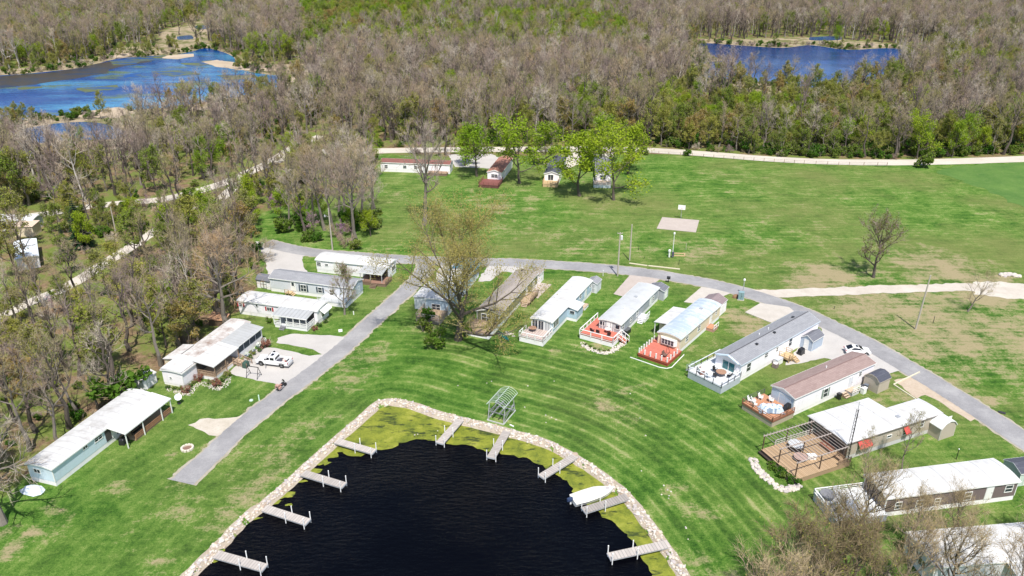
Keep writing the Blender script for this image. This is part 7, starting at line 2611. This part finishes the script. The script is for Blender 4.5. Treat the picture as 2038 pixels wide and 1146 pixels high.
upole('tall leaning wooden pole in the dry grass by the dirt road', 1822, 655, 11, .03, lamp=False, arm=False)
upole('utility pole with a white fitting before the roadside grove', 662, 498, 10.3, .0, lamp=True)
upole('slim grey pole in the left woods behind the rambling home', 232, 470, 7.5, .02)
f = Fr(P(1474, 596), R(-15))
e = thing('transformer_cabinet', 'blue-green electrical cabinet at the road edge by the cream shed', 'electrical cabinet', f)
m = MB()
m.box(-.55, .55, -.4, .4, .1, 1.75)
m.obj('case', plain('blue_green_case', (.22, .33, .36), .5, .15), e, bevel=.04)
m = MB()
m.box(-.65, .65, -.5, .5, 0, .1)
m.obj('plinth', CONC, e)
m = MB()
m.box(-.02, .02, -.415, -.4, .2, 1.6)
m.box(.08, .14, -.43, -.4, .8, 1.0)
m.obj('door_seam', DKMET, e)
e = thing('yard_lamp', 'grey lamp post with white globe behind the electrical cabinet', 'lamp post', Fr(P(1478, 585), 0))
m = MB()
m.cyl(0, 0, 0, 2.9, .09, .07, n=10)
m.obj('post', GALV, e)
m = MB()
m.lathe(0, 0, [(2.9, .1), (3.0, .2), (3.2, .24), (3.4, .16), (3.45, .03)], 12)
m.obj('globe', TRIM, e)
m = MB()
rr = random.Random(31)
m.loft([[(.75 * s * math.cos(t), .5 * s * math.sin(t), z) for t in [k * .785 for k in range(8)]] for z, s in ((0, 1), (.4, .9), (.7, .4))])
place(tag(m.obj('debris_heap', plain('orange_brown_debris', (.24, .14, .08), .95, .5, 4.), fix=False), 'brown heap of debris beside the electrical cabinet', 'heap'), Fr(P(1464, 592), .2))
e = thing('pump_post', 'white light pole with a white well cap in a timber frame on the meadow', 'pump post', Fr(P(1336, 512), 0))
m = MB()
m.cyl(.25, .1, 0, 5.6, .08, .06, n=8)
m.obj('pole', TRIM, e)
m = MB()
m.lathe(.25, .1, [(5.5, .1), (5.6, .22), (5.95, .2), (6.05, .05)], 10)
m.obj('lamp_head', TRIM, e)
m = MB()
m.lathe(-.45, .2, [(0, .2), (1.3, .2), (1.4, .32), (1.7, .3), (1.85, .1)], 12)
m.obj('well_cap', TRIM, e)
m = MB()
m.box(0.0, .5, -.35, -.1, .3, 1.4)
m.obj('meter_box', plain('dark_meter', (.08, .08, .12), .5), e)
e = thing('timber_border', 'low timber frame lying on the meadow beside the pump post', 'timber border', Fr(P(1340, 509), R(-6)))
for a_, b_ in (((0, 0), (2.6, 0)), ((0, 1.4), (2.6, 1.4)), ((0, 0), (0, 1.4)), ((2.6, 0), (2.6, 1.4))):
    m = MB()
    m.bar((*a_, .1), (*b_, .1), .2, .2)
    m.obj('timber', YWOOD, e)
for i, (x0_, y0_, x1_, y1_, lab) in enumerate(((1252, 525, 1288, 530, 'pale landscape timber left of its pair along the far side of the road'), (1290, 530, 1353, 537, 'longer pale landscape timber along the far side of the road'))):
    a, b = P(x0_, y0_), P(x1_, y1_)
    m = MB()
    m.box(0, (b - a).length, 0, .35, 0, .2)
    place(tag(m.obj('landscape_timber', plain('pale_timber', (.58, .52, .38), .8, .12) if i == 0 else bpy.data.materials['pale_timber'], bevel=.03), lab, 'timber'), Fr(a, ang(a, b)))
pp = W2([(1307, 455), (1385, 462.5), (1391.5, 438.5), (1318, 432.5)])
m = MB()
m.prism([(p.x, p.y) for p in pp], -.05, .09, 'z')
ct = m.obj('basketball_court', PINKCONC)
ct['kind'] = 'structure'
e = thing('basketball_hoop', 'basketball hoop with white backboard at the edge of the concrete court', 'basketball hoop', Fr(P(1355, 434.5), R(-15)))
m = MB()
m.tube([(0, .1, 0), (0, .1, 2.4), (0, -.5, 3.1)], [.06, .06, .05], 8)
m.obj('pole', GALV, e)
m = MB()
m.box(-.9, .9, -.56, -.5, 2.55, 3.75)
m.obj('backboard', TRIM, e)
m = MB()
m.tube([(.23 * math.cos(k * .524), -.85 + .23 * math.sin(k * .524), 3.05) for k in range(13)], [.018] * 13, 5, cap=False)
m.obj('rim', plain('orange_rim', (.6, .16, .04), .5), e)
m = MB()
for k in range(12):
    a0_ = k * .524
    m.bar((.23 * math.cos(a0_), -.85 + .23 * math.sin(a0_), 3.04), (.12 * math.cos(a0_ + .3), -.85 + .12 * math.sin(a0_ + .3), 2.65), .015)
m.obj('net', TRIM, e)
# small posts and signs
for u, v, h, mt, lab in ((1271, 497, .9, BLACK, 'thin black stake on the meadow left of the pump post'), (1365, 497, 1.4, POLEW, 'thin grey stake on the meadow right of the pump post'), (1351, 527, 1.0, DKMET, 'short dark stake at the end of the longer pale timber'), (1282, 515, .4, BLACK, 'short dark stub on the meadow behind the pale timbers'),
                         (1857, 643, 1.3, BLACK, 'short black post in the dry grass beside the leaning pole'), (1660, 615, .5, BLACK, 'small dark stub in the dry grass by the road'), (1903, 914, 1.7, BLACK, 'black garden lamp post on the lawn behind the tan home'), (1200, 549, 1.2, TRIM, 'thin white stake in the grass by the transformer pole'), (337, 817, 1.2, BLACK, 'black post at the end of the ribbed white awning')):
    e = thing('stake', lab, 'post', Fr(P(u, v), 0))
    m = MB()
    m.cyl(0, 0, -.1, h, .06, .045, n=8)
    m.obj('shaft', mt, e)
    m = MB()
    m.lathe(0, 0, [(h, .07), (h + .08, .1), (h + .14, .03)], 8)
    m.obj('cap', TRIM if 'lamp' in lab else mt, e)
e = thing('mailbox', 'black mailbox standing at the road edge beyond the grey shed', 'mailbox', Fr(P(1330, 562), R(-20)))
m = MB()
m.box(-.06, .06, -.06, .06, 0, .8)
m.obj('post', DKMET, e)
m = MB()
m.tube([(-.35, 0, 1.1), (.35, 0, 1.1)], [.32, .32], 12)
m.obj('box', BLACK, e)
# fence along the far road
fl = spline(xy(W2([(1297, 306), (1400, 313), (1500, 320), (1600, 326), (1690, 329), (1765, 330)])), 3.0)
fe = thing('rail_fence', 'low brown post-and-wire fence along the near side of the far road', 'fence', Fr((fl[0][0], fl[0][1], 0), 0))
for i in range(len(fl)):
    m = MB()
    x, y = fl[i] - fl[0]
    m.box(x - .06, x + .06, y - .06, y + .06, -.1, 1.15)
    m.obj('post', WOODR, fe)
m = MB()
for i in range(len(fl) - 1):
    (x, y), (x2, y2) = fl[i] - fl[0], fl[i + 1] - fl[0]
    for z in (.5, 1.0):
        m.bar((x, y, z), (x2, y2, z), .03)
m.obj('wire', DKMET, fe)
# timber edging round the dirt pad, manhole, small stones
a, b, c = P(1830, 741), P(1778, 766), P(1822, 795)
m = MB()
m.bar((*a.xy, .09), (*b.xy, .09), .18, .18)
m.bar((*b.xy, .09), (*c.xy, .09), .18, .18)
tag(m.obj('timber_edging', plain('pale_edging', (.60, .56, .42), .8, .12)), 'pale timber edging at the corner of the bare dirt pad', 'edging')
m = MB()
m.box(-.5, .5, -.3, .3, 0, .05)
place(tag(m.obj('drain_cover', plain('black_iron', (.03, .03, .033), .7)), 'dark iron drain cover in the asphalt road at right', 'drain cover'), Fr(P(1994, 821, .04), R(-35)))
# antenna tower beside the tan home
pa = P(1683, 925)
e = thing('antenna_tower', 'slim lattice antenna tower beside the red awning of the tan home', 'antenna tower', Fr((pa.x, pa.y, 0), .3))
m = MB()
ht_, w0 = 9.2, .26
for k in range(3):
    a = k * 2.094
    m.bar((w0 * math.cos(a), w0 * math.sin(a), 0), (w0 * .6 * math.cos(a), w0 * .6 * math.sin(a), ht_), .05)
for j in range(16):
    z0_, z1_ = ht_ * j / 16, ht_ * (j + 1) / 16
    for k in range(3):
        a, b2 = k * 2.094, (k + 1) * 2.094
        s0, s1 = w0 * (1 - .4 * j / 16), w0 * (1 - .4 * (j + 1) / 16)
        m.bar((s0 * math.cos(a), s0 * math.sin(a), z0_), (s1 * math.cos(b2), s1 * math.sin(b2), z1_), .025)
m.obj('lattice_mast', DKMET, e)
m = MB()
m.bar((0, 0, ht_), (0, 0, ht_ + 1.2), .05)
for z, w in ((.5, .8), (.8, 1.0), (1.1, .7)):
    m.bar((-w, 0, ht_ + z), (w, 0, ht_ + z), .025)
m.obj('aerial', GALV, e)

# ---------------------------------------------------------------- vehicles
PAINT = plain('white_car_paint', (.80, .80, .80), .22, .03)
RIM = plain('wheel_alloy', (.55, .56, .57), .3, .1, metal=.7)
CARGL = glass_mat('car_glass', (.012, .014, .018), .04)
def wheel(par, x, y, r=.4, w=.26):
    s = 1 if y > 0 else -1
    m = MB()
    n = 20
    prof = [(-w / 2, r * .62), (-w / 2, r * .94), (-w / 2 + .04, r), (w / 2 - .04, r), (w / 2, r * .94), (w / 2, r * .62)]
    b = len(m.v)
    for yy, rr_ in prof:
        for k in range(n):
            a = 2 * math.pi * k / n
            m.v.append((x + rr_ * math.cos(a), y + yy, r + rr_ * math.sin(a)))
    for i in range(len(prof) - 1):
        for k in range(n):
            m.poly((b + i * n + k, b + i * n + (k + 1) % n, b + (i + 1) * n + (k + 1) % n, b + (i + 1) * n + k))
    wo_ = bpy.data.objects.new('wheel', None)
    col.objects.link(wo_)
    wo_.parent = par
    m.obj('tyre', RUBBER, wo_)
    q = MB()
    yo = y + s * (w / 2 - .04)
    q.tube([(x, y - s * .05, r), (x, yo, r)], [r * .62] * 2, 16, 1)
    for k in range(6):
        a = k * 1.047
        q.bar((x, yo + s * .012, r), (x + r * .58 * math.cos(a), yo + s * .012, r + r * .58 * math.sin(a)), .09, .03)
    q.obj('rim', [RIM, DKMET], wo_)
def slab_y(m, prof, hw, mi=0, top_in=0.0, zsplit=0.0):
    """side profile (x,z) swept to half-width hw, narrowing above zsplit"""
    n = len(prof)
    zt = max(p[1] for p in prof)
    b = len(m.v)
    for s in (-1, 1):
        for x, z in prof:
            k = hw - (top_in * max(0, z - zsplit) / max(zt - zsplit, 1e-6))
            m.v.append((x, s * k, z))
    for i in range(n):
        j = (i + 1) % n
        m.poly((b + i, b + j, b + n + j, b + n + i), mi)
    m.poly([b + i for i in range(n)], mi)
    m.poly([b + n + i for i in range(n)][::-1], mi)
def arch(x, r, z, n=8):
    return [(x + r * math.cos(math.pi * k / n), z + r * math.sin(math.pi * k / n)) for k in range(n + 1)]

a, b = P(580, 729), P(513, 721)
f = Fr(((a.x + b.x) / 2, (a.y + b.y) / 2, .02), ang(a, b))
tk = thing('pickup_truck', 'white pickup truck with its front doors open on the gravel drive', 'pickup truck', f)
m = MB()
under = [(-2.95, .5)] + [(-2.35, .5)] + [(x, z) for x, z in arch(-1.85, .5, .5)[::-1]] + [(x, z) for x, z in arch(1.95, .5, .5)[::-1]] + [(2.9, .5)]
slab_y(m, under + [(2.95, .75), (2.88, 1.08), (2.6, 1.18), (1.35, 1.26), (-.75, 1.22), (-.75, .85), (-2.85, .85), (-2.95, .8)], .98)
tb_ = m.obj('body', PAINT, tk, bevel=.04)
m = MB()
for s in (-1, 1):
    m.box(-2.95, -.72, s * .98 - (.1 if s > 0 else 0), s * .98 + (.1 if s < 0 else 0), .8, 1.26)
m.box(-2.97, -2.86, -.88, .88, .6, 1.26)
m.obj('cargo_bed', PAINT, tk, bevel=.03)
m = MB()
m.box(-2.86, -.75, -.88, .88, .845, .875)
m.obj('bed_liner', BLACK, tk)
m = MB()
slab_y(m, [(-.72, 1.2), (1.38, 1.24), (.62, 1.84), (.3, 1.9), (-.55, 1.88), (-.68, 1.8)], .93, 0, .16, 1.22)
m.obj('cab', PAINT, tk, bevel=.05)
m = MB()
m.face(((1.36, -.84, 1.30), (1.36, .84, 1.30), (.70, .74, 1.80), (.70, -.74, 1.80)))
for i, v in enumerate(m.v):
    m.v[i] = (v[0] + .03, v[1], v[2] + .02)
m.obj('windscreen', CARGL, tk, fix=False)
for s in (-1, 1):
    for x0_, x1_, xt0, xt1 in ((.35, 1.12, .35, .66), (-.55, .2, -.5, .2)):
        m = MB()
        m.face([(x0_, s * .945, 1.30), (x1_, s * .945, 1.30), (xt1, s * .845, 1.72), (xt0, s * .845, 1.72)])
        m.obj('side_window', CARGL, tk, fix=False)
m = MB()
m.face([(-.735, -.75, 1.35), (-.735, .75, 1.35), (-.70, .68, 1.74), (-.70, -.68, 1.74)])
m.obj('rear_window', CARGL, tk, fix=False)
m = MB()
m.box(-.2, .35, -.4, .4, 1.893, 1.905)
m.obj('sunroof', CARGL, tk)
for s in (-1, 1):
    d = MB()
    dx, dy = -.62, .95
    p0 = Vector((1.18, s * .99, 0))
    q0 = p0 + Vector((dx, s * dy, 0))
    th_ = Vector((.05, s * .03, 0))
    for a_, b_, z0_, z1_ in ((0, 1, .55, 1.25),):
        for vv in (0,):
            d.v += [tuple(p0 + Vector((0, 0, z0_))), tuple(q0 + Vector((0, 0, z0_))), tuple(q0 + Vector((0, 0, z1_))), tuple(p0 + Vector((0, 0, z1_))),
                    tuple(p0 + th_ + Vector((0, 0, z0_))), tuple(q0 + th_ + Vector((0, 0, z0_))), tuple(q0 + th_ + Vector((0, 0, z1_))), tuple(p0 + th_ + Vector((0, 0, z1_)))]
            for ff_ in ((0, 1, 2, 3), (7, 6, 5, 4), (0, 4, 5, 1), (1, 5, 6, 2), (2, 6, 7, 3), (3, 7, 4, 0)):
                d.poly(ff_)
    d.bar(q0 + Vector((0, 0, 1.25)), p0 + (q0 - p0) * .75 + Vector((0, 0, 1.75)), .05)
    d.bar(p0 + (q0 - p0) * .75 + Vector((0, 0, 1.75)), p0 + Vector((0, 0, 1.28)), .05)
    do_ = d.obj('door', PAINT, tk)
    g_ = MB()
    g_.face([p0 + (q0 - p0) * .1 + Vector((0, 0, 1.28)), q0 + Vector((0, 0, 1.28)), p0 + (q0 - p0) * .74 + Vector((0, 0, 1.72))])
    g_.obj('pane', CARGL, do_, fix=False)
m = MB()
m.box(.45, 1.15, -.985, -.97, .62, 1.2)
m.obj('doorway', BLACK, tk)
for s in (-1, 1):
    for x in (-1.85, 1.95):
        wheel(tk, x, s * .86)
    m = MB()
    m.box(2.86, 2.96, s * .72 - .16, s * .72 + .16, .85, 1.04)
    m.obj('headlight', plain('lamp_glass', (.75, .78, .8), .15) if 'lamp_glass' not in bpy.data.materials else bpy.data.materials['lamp_glass'], tk)
    m = MB()
    m.box(-3.0, -2.94, s * .9 - .08, s * .9 + .08, .85, 1.15)
    m.obj('tail_light', plain('red_lamp', (.45, .02, .02), .25) if 'red_lamp' not in bpy.data.materials else bpy.data.materials['red_lamp'], tk)
    m = MB()
    m.box(1.0, 1.2, s * 1.02 - .1, s * 1.02 + .1, 1.28, 1.46)
    m.obj('mirror', BLACK, tk)
for x0_, x1_, nm in ((2.9, 3.06, 'front_bumper'), (-3.12, -2.96, 'rear_bumper')):
    m = MB()
    m.box(x0_, x1_, -.95, .95, .45, .68)
    m.obj(nm, CHROME, tk, bevel=.03)
m = MB()
m.box(2.93, 2.97, -.5, .5, .78, 1.05)
m.obj('grille', BLACK, tk)
for i, (x, y, c, w, h, lab) in enumerate(((-1.2, .2, (.06, .06, .08), .9, .4, 'dark bundle in the bed of the white pickup, next to the cab'), (-1.9, -.1, (.62, .46, .42), .6, .4, 'pinkish sack in the bed of the white pickup'), (-2.4, .4, (.25, .10, .09), .45, .35, 'small dark red bag at the tail of the pickup bed'))):
    m = MB()
    rr = random.Random(40 + i)
    m.loft([[(x + w / 2 * s * math.cos(t) * rr.uniform(.8, 1.1), y + w / 2 * s * math.sin(t) * rr.uniform(.8, 1.1), .876 + z) for t in [k * .785 for k in range(8)]] for z, s in ((0, 1), (h * .5, 1.08), (h, .5))])
    o = m.obj('sack', plain('sack_%s' % 'abc'[i], c, .8, .3))
    place(tag(o, lab, 'sack'), f)

# white car behind the mauve-brown roof
a, b = P(1683, 708), P(1733, 705)
f = Fr(((a.x + b.x) / 2, (a.y + b.y) / 2 + .7, .03), R(-6))
ca = thing('parked_car', 'white low car parked on the gravel behind the mauve-brown roof', 'car', f)
m = MB()
slab_y(m, [(-2.1, .45), (-1.75, .3)] + arch(-1.3, .37, .3)[::-1] + arch(1.35, .37, .3)[::-1] + [(1.9, .3), (2.15, .45), (2.1, .68), (1.7, .82), (.75, .94), (-1.5, .98), (-2.05, .92)], .89, 0, .12, .5)
m.obj('body', PAINT, ca, bevel=.06)
m = MB()
slab_y(m, [(-1.85, .95), (.85, .92), (.1, 1.32), (-.25, 1.38), (-.9, 1.36)], .78, 0, .2, .94)
m.obj('cabin', PAINT, ca, bevel=.05)
m = MB()
m.face([(.84, -.68, .97), (.84, .68, .97), (.14, .58, 1.33), (.14, -.58, 1.33)])
for i, v in enumerate(m.v):
    m.v[i] = (v[0] + .03, v[1], v[2] + .02)
m.obj('windscreen', CARGL, ca, fix=False)
m = MB()
m.face([(-1.8, -.66, .99), (-1.8, .66, .99), (-.95, .57, 1.375), (-.95, -.57, 1.375)])
for i, v in enumerate(m.v):
    m.v[i] = (v[0] - .03, v[1], v[2] + .02)
m.obj('rear_window', CARGL, ca, fix=False)
for s in (-1, 1):
    m = MB()
    m.face([(-1.35, s * .785, .98), (.6, s * .785, .98), (.1, s * .62, 1.28), (-.85, s * .62, 1.30)])
    m.obj('side_window', CARGL, ca, fix=False)
    for x in (-1.3, 1.35):
        wheel(ca, x, s * .78, .33, .24)
    m = MB()
    m.box(1.95, 2.1, s * .62 - .16, s * .62 + .16, .56, .68)
    m.obj('headlight', bpy.data.materials['lamp_glass'], ca)
    m = MB()
    m.box(-2.14, -2.04, s * .62 - .18, s * .62 + .18, .68, .82)
    m.obj('tail_light', bpy.data.materials['red_lamp'], ca)
m = MB()
m.box(-.4, .0, -.35, .35, 1.383, 1.395)
m.obj('sunroof', CARGL, ca)

# touring motorcycle at the gravel edge
a, b = P(556, 777), P(567, 769)
f = Fr(((a.x + b.x) / 2, (a.y + b.y) / 2, .02), ang(a, b))
mc = thing('motorcycle', 'black and chrome touring motorcycle parked where the gravel drive meets the lane', 'motorcycle', f)
for x, nm in ((-.78, 'rear'), (.82, 'front')):
    wheel(mc, x, .001, .33, .14)
m = MB()
m.loft([[(x, y * w, z0_ + (z1_ - z0_) * t) for y, t in ((-1, .3), (1, .3), (.8, 1), (-.8, 1))] for x, w, z0_, z1_ in ((-.9, .12, .5, .8), (-.3, .2, .3, .82), (.25, .2, .3, 1.0), (.6, .12, .6, .95))])
m.obj('body', BLACK, mc, bevel=.03)
m = MB()
m.box(-.25, .3, -.24, .24, .22, .55)
m.bar((-.1, -.26, .28), (-1.0, -.28, .3), .1)
m.bar((-.1, .26, .28), (-1.0, .28, .3), .1)
m.obj('engine', CHROME, mc, bevel=.03)
m = MB()
m.box(-.75, .02, -.18, .18, .8, .9)
m.obj('seat', plain('red_brown_leather', (.34, .17, .13), .6, .2), mc, bevel=.04)
for y in (-.36, .36):
    m = MB()
    m.box(-1.1, -.5, y - .12, y + .12, .48, .85)
    m.obj('saddlebag', plain('rosy_bag', (.45, .27, .22), .5, .2) if 'rosy_bag' not in bpy.data.materials else bpy.data.materials['rosy_bag'], mc, bevel=.05)
m = MB()
m.box(-1.2, -.75, -.3, .3, .92, 1.25)
m.obj('top_box', bpy.data.materials['rosy_bag'], mc, bevel=.05)
m = MB()
m.bar((.55, 0, .9), (.85, .08, .35), .06)
m.bar((.5, -.42, 1.08), (.5, .42, 1.08), .04)
m.obj('handlebar', CHROME, mc)
m = MB()
m.face([(.62, -.26, 1.0), (.62, .26, 1.0), (.42, .2, 1.5), (.42, -.2, 1.5)])
m.obj('windshield', CARGL, mc, fix=False)
m = MB()
m.loft([[(.72, y, z) for y, z in ((-.1, .82), (.1, .82), (.1, 1.0), (-.1, 1.0))], [(.84, y, z) for y, z in ((-.08, .85), (.08, .85), (.08, .98), (-.08, .98))]])
m.obj('headlight', bpy.data.materials['lamp_glass'], mc)
